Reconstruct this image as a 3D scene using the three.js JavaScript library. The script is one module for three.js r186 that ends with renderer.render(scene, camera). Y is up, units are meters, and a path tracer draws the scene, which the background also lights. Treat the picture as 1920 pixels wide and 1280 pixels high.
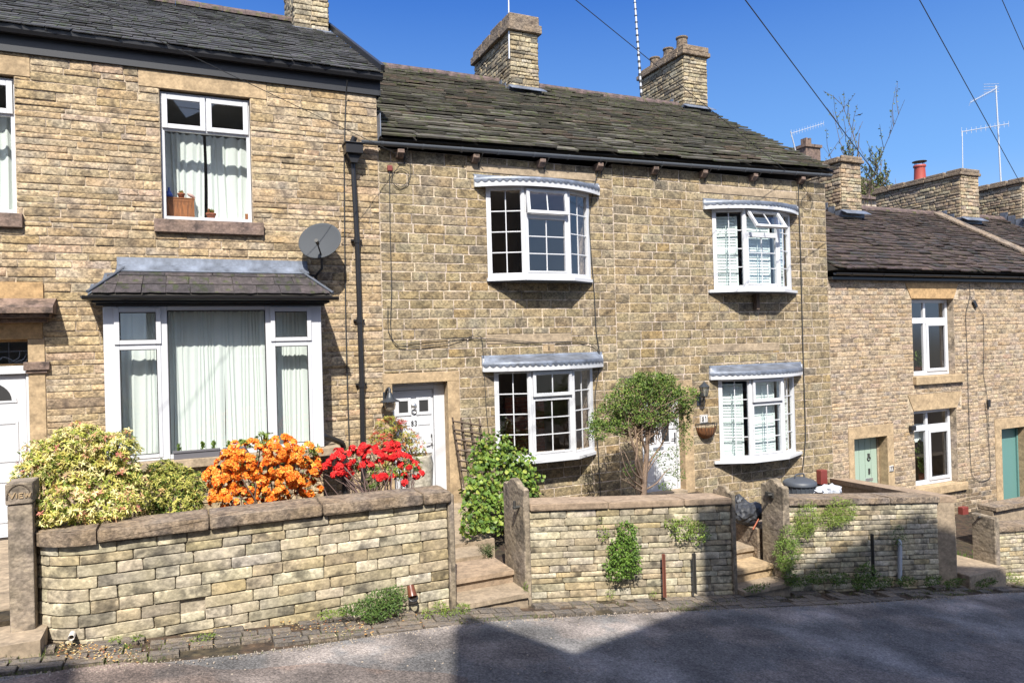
import * as THREE from 'three';
import { mergeGeometries } from 'three/addons/utils/BufferGeometryUtils.js';
import { RoundedBoxGeometry } from 'three/addons/geometries/RoundedBoxGeometry.js';

// ---------------------------------------------------------------- camera, sky, sun, exposure
const scene = new THREE.Scene();
const V3 = (x, y, z) => new THREE.Vector3(x, y, z);
const FOC = 1350, DEG = Math.PI / 180, EYE = 3.05, DIST = 12;
const camera = new THREE.PerspectiveCamera(2 * Math.atan(640 / FOC) / DEG, 1.5, 0.05, 600);
camera.position.set(0, EYE, DIST);
camera.rotation.set(0.0062, -24.3 * DEG, -0.028, 'YXZ');
camera.updateMatrixWorld(true);

const SUN = V3(-0.30, 1.0, 0.80).normalize();
const sun = new THREE.DirectionalLight(new THREE.Color(1.0, 0.955, 0.87), 4.3);
sun.position.copy(SUN).multiplyScalar(60);
sun.castShadow = true;
sun.shadow.mapSize.set(4096, 4096);
Object.assign(sun.shadow.camera, { left: -30, right: 30, top: 30, bottom: -30, near: 1, far: 140 });
sun.shadow.radius = 1.0;
scene.add(sun, sun.target);

{ // clear blue spring sky: air, plus a broad sun glow added out of view for fill
  const W = 256, H = 128, d = new Float32Array(W * H * 4);
  const mix = (a, b, t) => a.map((v, i) => v + (b[i] - v) * t);
  const hor = [0.30, 0.42, 0.58], low = [0.105, 0.235, 0.475], mid = [0.028, 0.098, 0.325], zen = [0.024, 0.076, 0.25];
  for (let j = 0; j < H; j++) for (let i = 0; i < W; i++) {
    const el = ((j + 0.5) / H - 0.5) * Math.PI, az = ((i + 0.5) / W - 0.5) * 2 * Math.PI, e = el / DEG;
    let c = e < 0 ? mix(hor, [0.16, 0.16, 0.15], Math.min(1, -e / 6)) : e < 12 ? mix(hor, low, e / 12) : e < 26 ? mix(low, mid, (e - 12) / 14) : mix(mid, zen, Math.min(1, (e - 26) / 54));
    const dir = V3(Math.cos(el) * Math.cos(az), Math.sin(el), Math.cos(el) * Math.sin(az));
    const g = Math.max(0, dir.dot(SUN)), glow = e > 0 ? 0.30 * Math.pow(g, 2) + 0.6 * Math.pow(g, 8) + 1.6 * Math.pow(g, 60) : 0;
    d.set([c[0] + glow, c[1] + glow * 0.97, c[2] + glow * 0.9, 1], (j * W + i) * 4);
  }
  const t = new THREE.DataTexture(d, W, H, THREE.RGBAFormat, THREE.FloatType);
  t.mapping = THREE.EquirectangularReflectionMapping; t.magFilter = t.minFilter = THREE.LinearFilter; t.needsUpdate = true;
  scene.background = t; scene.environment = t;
}
const renderer = new THREE.WebGLRenderer({ antialias: true });
renderer.toneMapping = THREE.LinearToneMapping;
renderer.toneMappingExposure = 2.1;
renderer.shadowMap.enabled = true;

// ---------------------------------------------------------------- helpers
const ray = (px, py) => V3((px - 960) / FOC, -(py - 640) / FOC, -1).applyQuaternion(camera.quaternion);
const hit = (px, py, ax, val) => { const r = ray(px, py), t = (val - camera.position[ax]) / r[ax]; return camera.position.clone().addScaledVector(r, t); };
const onZ = (px, py, z = 0) => hit(px, py, 'z', z), onX = (px, py, x) => hit(px, py, 'x', x), onY = (px, py, y) => hit(px, py, 'y', y);
const toPx = v => { const q = v.clone().project(camera); return [(q.x + 1) * 960, (1 - q.y) * 640]; };
const depthOf = v => v.clone().sub(camera.position).dot(V3(0, 0, -1).applyQuaternion(camera.quaternion));
const rectZ = (l, t, r, b, z = 0) => { const mx = (l + r) / 2, my = (t + b) / 2; return { u0: onZ(l, my, z).x, u1: onZ(r, my, z).x, v1: onZ(mx, t, z).y, v0: onZ(mx, b, z).y }; };
function rng(seed) { let a = seed >>> 0; const f = () => { a = (a + 0x6D2B79F5) | 0; let t = Math.imul(a ^ (a >>> 15), 1 | a); t = (t + Math.imul(t ^ (t >>> 7), 61 | t)) ^ t; return ((t ^ (t >>> 14)) >>> 0) / 4294967296; }; f.r = (a, b) => a + (b - a) * f(); f.g = () => (f() + f() + f() - 1.5) / 1.5; f.pick = a => a[Math.floor(f() * a.length)]; return f; }
const lerp = (a, b, t) => a + (b - a) * t, clamp = (x, a = 0, b = 1) => Math.min(b, Math.max(a, x)), sstep = (a, b, x) => { const t = clamp((x - a) / (b - a)); return t * t * (3 - 2 * t); };
// periodic value noise in [0,1]
const hashT = new Float32Array(65536); { const r = rng(77); for (let i = 0; i < 65536; i++) hashT[i] = r(); }
function vnoise(x, y, p, s) {
  const xi = Math.floor(x), yi = Math.floor(y), fx = x - xi, fy = y - yi, u = fx * fx * (3 - 2 * fx), v = fy * fy * (3 - 2 * fy);
  const h = (a, b) => hashT[(((a % p + p) % p) * 157 + ((b % p + p) % p) * 7919 + s * 3571) & 65535];
  return lerp(lerp(h(xi, yi), h(xi + 1, yi), u), lerp(h(xi, yi + 1), h(xi + 1, yi + 1), u), v);
}
function fbm(u, v, base, oct, s, gain = 0.5) { let a = 0, w = 1, t = 0, p = base; for (let i = 0; i < oct; i++) { a += w * vnoise(u * p, v * p, p, s + i * 13); t += w; w *= gain; p *= 2; } return a / t; }
function tex(size, fn, metres, srgb = true) {
  const d = new Uint8Array(size * size * 4);
  for (let j = 0; j < size; j++) for (let i = 0; i < size; i++) { const c = fn(i / size, j / size); const k = (j * size + i) * 4; d[k] = clamp(c[0]) * 255; d[k + 1] = clamp(c[1]) * 255; d[k + 2] = clamp(c[2]) * 255; d[k + 3] = 255; }
  const t = new THREE.DataTexture(d, size, size); t.wrapS = t.wrapT = THREE.RepeatWrapping; t.magFilter = THREE.LinearFilter; t.minFilter = THREE.LinearMipmapLinearFilter; t.generateMipmaps = true;
  if (srgb) t.colorSpace = THREE.SRGBColorSpace; t.repeat.set(1 / metres, 1 / metres); t.needsUpdate = true; return t;
}
const lin = (r, g, b) => new THREE.Color().setRGB(r, g, b);
const hex = h => new THREE.Color(h);
function mat(color, o = {}) { const m = new THREE.MeshStandardMaterial({ color: color instanceof THREE.Color ? color : hex(color), roughness: 0.8, ...o }); return m; }

const takenNames = new Map();
function numbered(n) { const k = takenNames.get(n) || 0; takenNames.set(n, k + 1); return k ? `${n}_${String(k).padStart(3, '0')}` : n; }
function thing(name, label, category, base, group) {
  const o = new THREE.Group(); o.name = numbered(name); o.position.copy(base); o.userData = { label, category }; if (group) o.userData.group = group; scene.add(o); return o;
}
function structure(name, geos, m) { const o = part(name, geos, m, scene); o.name = numbered(name); o.userData.kind = 'structure'; return o; }
// box-projected uv in metres
function boxUV(g) {
  const p = g.attributes.position, n = g.attributes.normal, uv = new Float32Array(p.count * 2);
  for (let i = 0; i < p.count; i++) {
    const ax = Math.abs(n.getX(i)), ay = Math.abs(n.getY(i)), az = Math.abs(n.getZ(i)), x = p.getX(i), y = p.getY(i), z = p.getZ(i);
    if (az >= ax && az >= ay) { uv[2 * i] = x; uv[2 * i + 1] = y; } else if (ay >= ax) { uv[2 * i] = x; uv[2 * i + 1] = z; } else { uv[2 * i] = z + 3.3; uv[2 * i + 1] = y; }
  }
  g.setAttribute('uv', new THREE.BufferAttribute(uv, 2));
}
function plain(g) { const q = g.index ? g.toNonIndexed() : g; for (const k of Object.keys(q.attributes)) if (!['position', 'normal', 'color'].includes(k)) q.deleteAttribute(k); if (!q.attributes.normal) q.computeVertexNormals(); return q; }
// one mesh of several geometries given in world space; parent is a thing, a part of it or the scene
function part(name, geos, m, parent, keepUV = false) {
  let g;
  if (keepUV) g = Array.isArray(geos) ? (geos.length > 1 ? mergeGeometries(geos) : geos[0]) : geos;
  else { const l = (Array.isArray(geos) ? geos : [geos]).map(plain); g = l.length > 1 ? mergeGeometries(l) : l[0]; boxUV(g); }
  let o = parent; const off = V3(0, 0, 0); while (o && o !== scene) { off.add(o.position); o = o.parent; }
  if (off.lengthSq()) { g = keepUV ? g.clone() : g; g.translate(-off.x, -off.y, -off.z); }
  const me = new THREE.Mesh(g, m); me.name = name; me.castShadow = me.receiveShadow = true; parent.add(me); return me;
}
function solo(name, geos, m, label, category, base, group, keepUV) { // a thing that is one mesh
  const t = part(numbered(name), geos, m, scene, keepUV); if (base) { t.geometry.translate(-base.x, -base.y, -base.z); t.position.copy(base); }
  t.userData = { label, category }; if (group) t.userData.group = group; return t;
}
// geometry makers, world space
function bx(x0, y0, z0, x1, y1, z1, r = 0) {
  const w = Math.abs(x1 - x0), h = Math.abs(y1 - y0), d = Math.abs(z1 - z0);
  const g = r > 0 ? new RoundedBoxGeometry(w, h, d, 1, Math.min(r, w / 2.1, h / 2.1, d / 2.1)) : new THREE.BoxGeometry(w, h, d);
  g.translate((x0 + x1) / 2, (y0 + y1) / 2, (z0 + z1) / 2); return g;
}
function tube(pts, r, rs = 6, closed = false, seg) { const c = new THREE.CatmullRomCurve3(pts.map(p => p.isVector3 ? p : V3(...p)), closed, 'catmullrom', 0.3); return new THREE.TubeGeometry(c, seg || Math.max(2, pts.length * 4), r, rs, closed); }
function rod(a, b, r, r2 = r, n = 8) { const d = b.clone().sub(a), g = new THREE.CylinderGeometry(r2, r, d.length(), n); g.translate(0, d.length() / 2, 0); g.applyQuaternion(new THREE.Quaternion().setFromUnitVectors(V3(0, 1, 0), d.normalize())); g.translate(a.x, a.y, a.z); return g; }
function lathe(pts, base, n = 16) { const g = new THREE.LatheGeometry(pts.map(p => new THREE.Vector2(p[0], p[1])), n); g.translate(base.x, base.y, base.z); return g; }
function prismXZ(pts, y0, y1) { // plan polygon [x,z] extruded in height
  const s = new THREE.Shape(pts.map(p => new THREE.Vector2(p[0], -p[1]))); const g = new THREE.ExtrudeGeometry(s, { depth: y1 - y0, bevelEnabled: false }); g.rotateX(-Math.PI / 2); g.translate(0, y0, 0); return g;
}
function prismXY(pts, z0, z1, bevel = 0, holes = []) { const s = new THREE.Shape(pts.map(p => new THREE.Vector2(p[0], p[1]))); for (const h of holes) s.holes.push(new THREE.Path(h.map(p => new THREE.Vector2(p[0], p[1])))); const g = new THREE.ExtrudeGeometry(s, { depth: z1 - z0 - 2 * bevel, bevelEnabled: bevel > 0, bevelThickness: bevel, bevelSize: bevel, bevelOffset: -bevel, bevelSegments: 1 }); g.translate(0, 0, z0 + bevel); return g; }
function prismZY(pts, x0, x1, bevel = 0) { const g = prismXY(pts.map(p => [-p[0], p[1]]), x0, x1, bevel); g.applyMatrix4(new THREE.Matrix4().makeBasis(V3(0, 0, -1), V3(0, 1, 0), V3(1, 0, 0))); return g; }
function colour(g, c) { const n = g.attributes.position.count, a = new Float32Array(n * 3); for (let i = 0; i < n; i++) { a[3 * i] = c.r; a[3 * i + 1] = c.g; a[3 * i + 2] = c.b; } g.setAttribute('color', new THREE.BufferAttribute(a, 3)); return g; }

// ---------------------------------------------------------------- materials
const stoneMap = tex(1024, (u, v) => { // gritstone: grain, bedding and soot stains, about 2 m
  const g = fbm(u, v, 96, 3, 3), f = fbm(u, v * 1.5, 60, 4, 7, 0.75), b = fbm(u, v * 2, 10, 4, 9), s = fbm(u, v, 14, 5, 21, 0.6), w = fbm(u, v, 7, 4, 33);
  const k = 0.84 + 0.24 * (g - 0.5) + 0.75 * (f - 0.5) + 0.24 * (b - 0.5), soot = sstep(0.48, 0.76, s) * 0.24, warm = (w - 0.5) * 0.16;
  return [k * (1 - soot) * (1 + warm * 0.6), k * (1 - soot * 1.02) * (1 + warm * 0.1), k * (1 - soot * 0.95) * (1 - warm * 0.9)];
}, 2);
const stoneBump = tex(512, (u, v) => { const a = fbm(u, v, 24, 4, 5, 0.6), b = fbm(u, v * 1.8, 8, 3, 15); const k = 0.6 * a + 0.4 * b; return [k, k, k]; }, 1, false);
const paleMap = tex(1024, (u, v) => { // washed garden-wall stone with lichen and dark runs
  const g = fbm(u, v, 90, 3, 41), b = fbm(u, v, 9, 4, 49), s = fbm(u, v, 12, 5, 51, 0.62), l = fbm(u, v, 30, 3, 57), m = fbm(u, v, 5, 4, 61);
  const f = fbm(u, v * 1.5, 36, 4, 47, 0.7), k = 0.84 + 0.2 * (g - 0.5) + 0.45 * (f - 0.5) + 0.2 * (b - 0.5), soot = sstep(0.50, 0.78, s) * 0.34, li = sstep(0.66, 0.74, l) * 0.10, y = (m - 0.5) * 0.2;
  return [k * (1 - soot) + li, k * (1 - soot) * (1 - Math.max(0, y) * 0.10) + li, k * (1 - soot * 0.98) * (1 - y * 0.7) + li];
}, 2);
const slateMap = tex(512, (u, v) => { const g = fbm(u, v, 64, 3, 71), b = fbm(u, v, 12, 4, 73), m = fbm(u, v, 10, 4, 79), k = 0.72 + 0.35 * (g - 0.5) + 0.5 * (b - 0.5), mo = sstep(0.56, 0.72, m) * 0.35; return [k * (1 - mo * 0.4), k, k * (1 - mo)]; }, 1.2);
const asphaltMap = tex(1024, (u, v) => {
  const g = vnoise(u * 256, v * 256, 256, 81), g2 = vnoise(u * 128, v * 128, 128, 83), b = fbm(u, v, 6, 5, 85), c = fbm(u, v, 3, 5, 87, 0.6);
  const k = 0.40 + 0.17 * (g - 0.5) + 0.08 * (g2 - 0.5) + 0.36 * (b - 0.5), p = sstep(0.5, 0.62, c) * 0.5; return [k * (1 + 0.30 * p), k * (1 + 0.20 * p), k * (1 + 0.13 * p)];
}, 3);
const asphaltBump = tex(512, (u, v) => { const k = 0.7 * vnoise(u * 128, v * 128, 128, 91) + 0.3 * fbm(u, v, 16, 3, 93); return [k, k, k]; }, 1.2, false);
const soilMap = tex(512, (u, v) => { const a = fbm(u, v, 20, 5, 95, 0.65), b = fbm(u, v, 5, 3, 97); const k = 0.35 + 0.5 * (a - 0.5); const gr = sstep(0.52, 0.62, b) * 0.04; return [k * (0.98 - gr), k * (0.86 + gr), k * 0.72]; }, 1.5);
const stepMap = tex(512, (u, v) => { const a = fbm(u, v, 60, 3, 105), b = fbm(u, v * 1.6, 8, 4, 107), c = fbm(u, v, 24, 4, 109, 0.7), k = 0.84 + 0.14 * (a - 0.5) + 0.20 * (b - 0.5) + 0.30 * (c - 0.5); return [k, k * 0.985, k * 0.96]; }, 1.4);
const leadMap = tex(256, (u, v) => { const a = fbm(u, v, 6, 5, 99, 0.6), k = 0.72 + 0.5 * (a - 0.5); return [k * 0.97, k, k * 1.05]; }, 0.7);
const woodMap = tex(256, (u, v) => { const a = fbm(u * 3, v * 0.4, 12, 4, 101), k = 0.7 + 0.5 * (a - 0.5); return [k, k * 0.97, k * 0.93]; }, 0.6);
const st = (m, o = {}) => new THREE.MeshStandardMaterial({ vertexColors: true, map: m, roughness: 0.94, bumpMap: stoneBump, bumpScale: 0.008, ...o });
const M = {
  stone: st(stoneMap), pale: st(paleMap), slate: st(slateMap, { bumpScale: 0.006, roughness: 0.82 }),
  mortarWarm: mat(lin(0.54, 0.435, 0.32), { map: paleMap, bumpMap: stoneBump, bumpScale: 0.006, roughness: 1 }), mortarPale: mat(lin(0.64, 0.525, 0.41), { map: paleMap, bumpMap: stoneBump, bumpScale: 0.006, roughness: 1 }),
  mortarGarden: mat(lin(0.48, 0.405, 0.29), { map: paleMap, roughness: 1 }),
  ashlar: mat(lin(0.50, 0.375, 0.235), { map: stepMap, bumpMap: stoneBump, bumpScale: 0.003, roughness: 0.95 }),
  ashlarGrey: mat(lin(0.42, 0.335, 0.24), { map: stepMap, bumpMap: stoneBump, bumpScale: 0.006, roughness: 0.95 }),
  ashlarWarm: mat(lin(0.52, 0.345, 0.175), { map: stepMap, roughness: 0.9 }), hoodStone: mat(lin(0.22, 0.15, 0.115), { map: paleMap, bumpMap: stoneBump, bumpScale: 0.01 }),
  coping: mat(lin(0.27, 0.205, 0.145), { map: stoneMap, bumpMap: stoneBump, bumpScale: 0.02, roughness: 0.95 }),
  copingPink: mat(lin(0.39, 0.295, 0.215), { map: stepMap, bumpMap: stoneBump, bumpScale: 0.006, roughness: 0.95 }),
  postStone: mat(lin(0.31, 0.25, 0.18), { map: paleMap, bumpMap: stoneBump, bumpScale: 0.014, roughness: 0.95 }),
  stepStone: mat(lin(0.38, 0.305, 0.225), { map: stepMap, bumpMap: stoneBump, bumpScale: 0.004, roughness: 0.95 }),
  upvc: mat(lin(0.52, 0.525, 0.545), { roughness: 0.28 }), doorWhite: mat(lin(0.52, 0.525, 0.545), { roughness: 0.35 }), gasket: mat(lin(0.02, 0.02, 0.02), { roughness: 0.7 }),
  black: mat(lin(0.018, 0.018, 0.020), { roughness: 0.35 }), fascia: mat(lin(0.022, 0.023, 0.026), { roughness: 0.42 }), gutterGrey: mat(lin(0.10, 0.11, 0.125), { roughness: 0.4 }),
  iron: mat(lin(0.05, 0.048, 0.045), { roughness: 0.6, metalness: 0.3 }), rust: mat(lin(0.16, 0.055, 0.035), { roughness: 0.85 }), steel: mat(lin(0.6, 0.6, 0.6), { metalness: 0.85, roughness: 0.35 }), alloy: mat(lin(0.55, 0.56, 0.58), { metalness: 0.5, roughness: 0.45 }),
  lead: mat(lin(0.30, 0.32, 0.36), { map: leadMap, roughness: 0.5, metalness: 0.25 }), leadDark: mat(lin(0.20, 0.21, 0.23), { map: leadMap, roughness: 0.55, metalness: 0.2 }),
  ridge: mat(lin(0.17, 0.115, 0.105), { map: slateMap, roughness: 0.85 }), deck: mat(lin(0.045, 0.04, 0.035), { roughness: 1 }),
  glass: new THREE.MeshPhysicalMaterial({ color: 0xffffff, transmission: 1, thickness: 0, roughness: 0.015, ior: 1.95, specularIntensity: 1 }),
  plaster: mat(lin(0.46, 0.44, 0.40), { roughness: 1 }), floorboards: mat(lin(0.22, 0.15, 0.09), { map: woodMap, roughness: 0.7 }),
  cable: mat(lin(0.03, 0.03, 0.03), { roughness: 0.7 }), cablePale: mat(lin(0.30, 0.27, 0.22), { roughness: 0.8 }), curtain: new THREE.MeshPhysicalMaterial({ color: lin(0.68, 0.75, 0.71), roughness: 1, transmission: 0.2, thickness: 0, side: THREE.DoubleSide }),
  timber: mat(lin(0.20, 0.15, 0.12), { map: woodMap, roughness: 0.9 }), soil: mat(lin(0.36, 0.28, 0.22), { map: soilMap, bumpMap: stoneBump, bumpScale: 0.03, roughness: 1 }),
  terracotta: mat(lin(0.42, 0.14, 0.065), { roughness: 0.8, map: paleMap }), bark: mat(lin(0.30, 0.21, 0.15), { map: stoneMap, bumpMap: stoneBump, bumpScale: 0.006, roughness: 0.95 }), barkDark: mat(lin(0.10, 0.07, 0.05), { roughness: 0.95 }),
  leaf: new THREE.MeshPhysicalMaterial({ vertexColors: true, roughness: 0.55, transmission: 0.22, thickness: 0, side: THREE.DoubleSide, specularIntensity: 0.5 }),
  petal: new THREE.MeshPhysicalMaterial({ vertexColors: true, roughness: 0.9, transmission: 0.25, thickness: 0, side: THREE.DoubleSide, specularIntensity: 0.3 }),
};
// ---------------------------------------------------------------- laid stone
// list of stones {u,v,w,h} filling a rectangle in courses, leaving blocks free
function layCourses({ u0, u1, v0, v1, ch, sl, joint, blocks = [], R }) {
  const out = []; let v = v0;
  const fill = (a, b, lo, hi) => {
    if (b - a < 0.05 || hi - lo < 0.03) return;
    let u = a; const end = b;
    while (u < end - 0.02) { let w = sl(R); if (end - (u + w) < 0.14) w = end - u > 0.62 ? (end - u) / 2 : end - u; w = Math.min(w, end - u); out.push({ u: u + w / 2, v: (lo + hi) / 2, w: w - joint, h: hi - lo - joint }); u += w; }
  };
  while (v < v1 - 0.02) {
    let h = ch(R); if (v1 - (v + h) < 0.07) h = v1 - v;
    const lo = v, hi = v + h, hits = blocks.filter(b => b.v0 < hi - 0.004 && b.v1 > lo + 0.004);
    const cuts = [u0, u1]; for (const b of hits) { cuts.push(clamp(b.u0, u0, u1), clamp(b.u1, u0, u1)); }
    cuts.sort((a, b) => a - b);
    let runA = null;
    for (let i = 0; i < cuts.length - 1; i++) {
      const a = cuts[i], b = cuts[i + 1]; if (b - a < 1e-4) continue; const m = (a + b) / 2, inn = hits.filter(q => q.u0 < m && q.u1 > m);
      if (!inn.length) { if (runA === null) runA = a; } else {
        if (runA !== null) { fill(runA, a, lo, hi); runA = null; }
        const bot = Math.min(...inn.map(q => q.v0)), top = Math.max(...inn.map(q => q.v1)); if (bot > lo) fill(a, b, lo, bot); if (top < hi) fill(a, b, top, hi);
      }
    }
    if (runA !== null) fill(runA, u1, lo, hi);
    v = hi;
  }
  return out;
}
// hewn stone: rough face grid with sides, mapped into the world by map(u, v, n)
function stoneGeo(s, map, R, c, { depth = 0.06, bulge = 0.012, wob = 0.006, nx = 4, ny = 3 } = {}) {
  const P = [], U = [], idx = [], ou = R() * 7, ov = R() * 7, put = (a, b, n) => { const q = map(a, b, n); P.push(q.x, q.y, q.z); U.push(a + ou, b + ov); };
  const W = s.w / 2, H = s.h / 2, tilt = R.g() * 0.5 * bulge, tb = R.g() * 0.5 * bulge, lift = R.r(-0.3, 0.5) * bulge, ring = [];
  const cu = Math.min(0.009, W * 0.3), cv = Math.min(0.008, H * 0.3);
  for (let j = 0; j <= ny; j++) for (let i = 0; i <= nx; i++) {
    const ex = i === 0 || i === nx, ey = j === 0 || j === ny;
    let a = i === 0 ? -W : i === nx ? W : i === 1 ? -W + cu + R() * cu : i === nx - 1 ? W - cu - R() * cu : R.g() * W * 0.3, b = j === 0 ? -H : j === ny ? H : j === 1 ? -H + cv + R() * cv * 0.6 : H - cv - R() * cv * 0.6, n;
    if (ex || ey) { a += R.g() * wob * (ey ? 1 : 0.7); b += R.g() * wob * 0.7; n = lift * 0.6 + bulge * R.r(-0.25, 0.25); if (ex && ey) { a *= 1 - 0.008 / Math.max(0.05, W) * R(); b *= 1 - 0.01 / Math.max(0.03, H) * R(); } } else n = lift + bulge * R.r(0.25, 1.0) + tilt * (a / W) + tb * (b / H);
    put(s.u + a, s.v + b, n); if (ex || ey) ring.push([i, j, s.u + a, s.v + b, n]);
  }
  const id = (i, j) => j * (nx + 1) + i;
  for (let j = 0; j < ny; j++) for (let i = 0; i < nx; i++) { const A = id(i, j), B = id(i + 1, j), C = id(i + 1, j + 1), D = id(i, j + 1); if ((i + j) % 2) idx.push(A, B, C, A, C, D); else idx.push(A, B, D, B, C, D); }
  const order = []; for (let i = 0; i <= nx; i++) order.push([i, 0]); for (let j = 1; j <= ny; j++) order.push([nx, j]); for (let i = nx - 1; i >= 0; i--) order.push([i, ny]); for (let j = ny - 1; j > 0; j--) order.push([0, j]);
  const st0 = P.length / 3, L = order.length; for (const [i, j] of order) { const r = ring.find(q => q[0] === i && q[1] === j); put(r[2], r[3], r[4]); put(r[2], r[3], -depth); }
  for (let k = 0; k < L; k++) { const a = st0 + 2 * k, b = st0 + 2 * ((k + 1) % L); idx.push(a, a + 1, b, b, a + 1, b + 1); }
  const g = new THREE.BufferGeometry(); g.setAttribute('position', new THREE.Float32BufferAttribute(P, 3)); g.setAttribute('uv', new THREE.Float32BufferAttribute(U, 2)); g.setIndex(idx); g.computeVertexNormals();
  return colour(g, c);
}
function tone(R, pal) { let t = R() * pal.reduce((a, p) => a + p[3], 0), i = 0; while (i < pal.length - 1 && t > pal[i][3]) { t -= pal[i][3]; i++; } const k = R.r(0.92, 1.08), p = pal[i]; return lin(p[0] * k * R.r(0.97, 1.03), p[1] * k, p[2] * k * R.r(0.95, 1.05)); }
// stones as parts: the ones that show largest are single meshes, the rest one mesh
function addStones(host, stones, map, R, pal, m, opt = {}, max = 280, name = 'stone') {
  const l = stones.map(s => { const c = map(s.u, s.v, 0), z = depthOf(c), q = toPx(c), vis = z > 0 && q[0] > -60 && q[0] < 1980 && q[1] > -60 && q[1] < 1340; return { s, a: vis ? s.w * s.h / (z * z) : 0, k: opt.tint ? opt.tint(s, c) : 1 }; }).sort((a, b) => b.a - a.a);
  const rest = [];
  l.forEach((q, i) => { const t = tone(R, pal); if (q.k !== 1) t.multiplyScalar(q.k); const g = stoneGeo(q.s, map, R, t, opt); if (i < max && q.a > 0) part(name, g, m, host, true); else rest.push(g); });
  if (rest.length) { const o = part(name + 's', rest, m, host, true); o.userData.kind = 'stuff'; }
}
const PAL = {
  left: [[0.482, 0.363, 0.221, 5], [0.527, 0.406, 0.26, 5], [0.438, 0.323, 0.187, 4], [0.516, 0.379, 0.26, 1.2], [0.388, 0.284, 0.164, 1.0], [0.281, 0.206, 0.129, 0.25]],
  mid: [[0.348, 0.271, 0.163, 5], [0.38, 0.302, 0.185, 4], [0.321, 0.249, 0.144, 4], [0.284, 0.22, 0.131, 1.8], [0.354, 0.256, 0.131, 0.6], [0.241, 0.197, 0.135, 0.3]],
  right: [[0.465, 0.348, 0.23, 5], [0.495, 0.382, 0.262, 5], [0.416, 0.309, 0.195, 3], [0.356, 0.265, 0.175, 0.8], [0.455, 0.333, 0.235, 1.5]],
  garden: [[0.498, 0.425, 0.291, 5], [0.551, 0.483, 0.35, 3], [0.445, 0.362, 0.227, 2.6], [0.371, 0.32, 0.227, 1.3], [0.424, 0.336, 0.197, 1]],
  chim: [[0.46, 0.38, 0.25, 4], [0.54, 0.46, 0.32, 2], [0.34, 0.27, 0.17, 2], [0.2, 0.17, 0.12, 1]],
  slateGrey: [[0.072, 0.069, 0.070, 4], [0.095, 0.09, 0.09, 2], [0.05, 0.049, 0.051, 2]],
  slateStone: [[0.135, 0.118, 0.088, 4], [0.17, 0.150, 0.115, 2.5], [0.095, 0.086, 0.066, 3], [0.19, 0.14, 0.105, 1.2], [0.21, 0.19, 0.15, 0.8]],
  slatePurple: [[0.085, 0.056, 0.049, 4], [0.11, 0.073, 0.060, 2], [0.058, 0.046, 0.044, 2.5], [0.14, 0.09, 0.07, 0.9]],
};
// ---------------------------------------------------------------- ground
const gy = x => x < -14 ? gy(-14) : x < 2.8 ? 0.05 - (x - 2.8) * 0.085 : x < 40 ? 0.05 - (x - 2.8) * 0.133 : gy(39.99);
const zKerb = x => 4.60 + 0.05 * Math.sin(x * 0.9 + 0.6) + 0.12 * sstep(2.5, 0, x);
function sheet(x0, x1, z0, z1, nx, nz, fy) {
  const g = new THREE.PlaneGeometry(1, 1, nx, nz), p = g.attributes.position;
  for (let i = 0; i < p.count; i++) { const x = lerp(x0, x1, p.getX(i) + 0.5), tz = p.getY(i) + 0.5, z = typeof z0 === 'function' ? lerp(z1, z0(x), tz) : lerp(z1, z0, tz); p.setXYZ(i, x, fy(x, z), z); }
  g.computeVertexNormals(); return g;
}
structure('ground', sheet(-90, 90, -90, 90, 60, 60, (x, z) => gy(x) - 0.35), M.soil);
const asphaltMat = mat(lin(1.0, 0.95, 0.91), { map: asphaltMap, bumpMap: asphaltBump, bumpScale: 0.012, roughness: 0.93 });
structure('road', sheet(-40, 60, x => zKerb(x), 13, 200, 16, (x, z) => gy(x) - 0.018 + 0.006 * Math.sin(x * 1.3 + z)), asphaltMat);
{ const R = rng(17), o = []; for (let i = 0; i < 44; i++) { const a = i / 44 * Math.PI * 2, k = 1 + 0.16 * Math.sin(a * 3 + 1) + 0.09 * Math.sin(a * 7) + 0.06 * R.g(); o.push([-0.6 + Math.cos(a) * 2.35 * k, 5.75 + Math.sin(a) * 0.92 * k]); } const g = prismXZ(o, 0, 0.008), p = g.attributes.position; for (let i = 0; i < p.count; i++) { const x = p.getX(i), z = p.getZ(i); p.setY(i, p.getY(i) + gy(x) - 0.018 + 0.006 * Math.sin(x * 1.3 + z)); } structure('road_patch', g, mat(lin(1.0, 0.82, 0.72), { map: asphaltMap, bumpMap: asphaltBump, bumpScale: 0.012, roughness: 0.95 })); }
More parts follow.
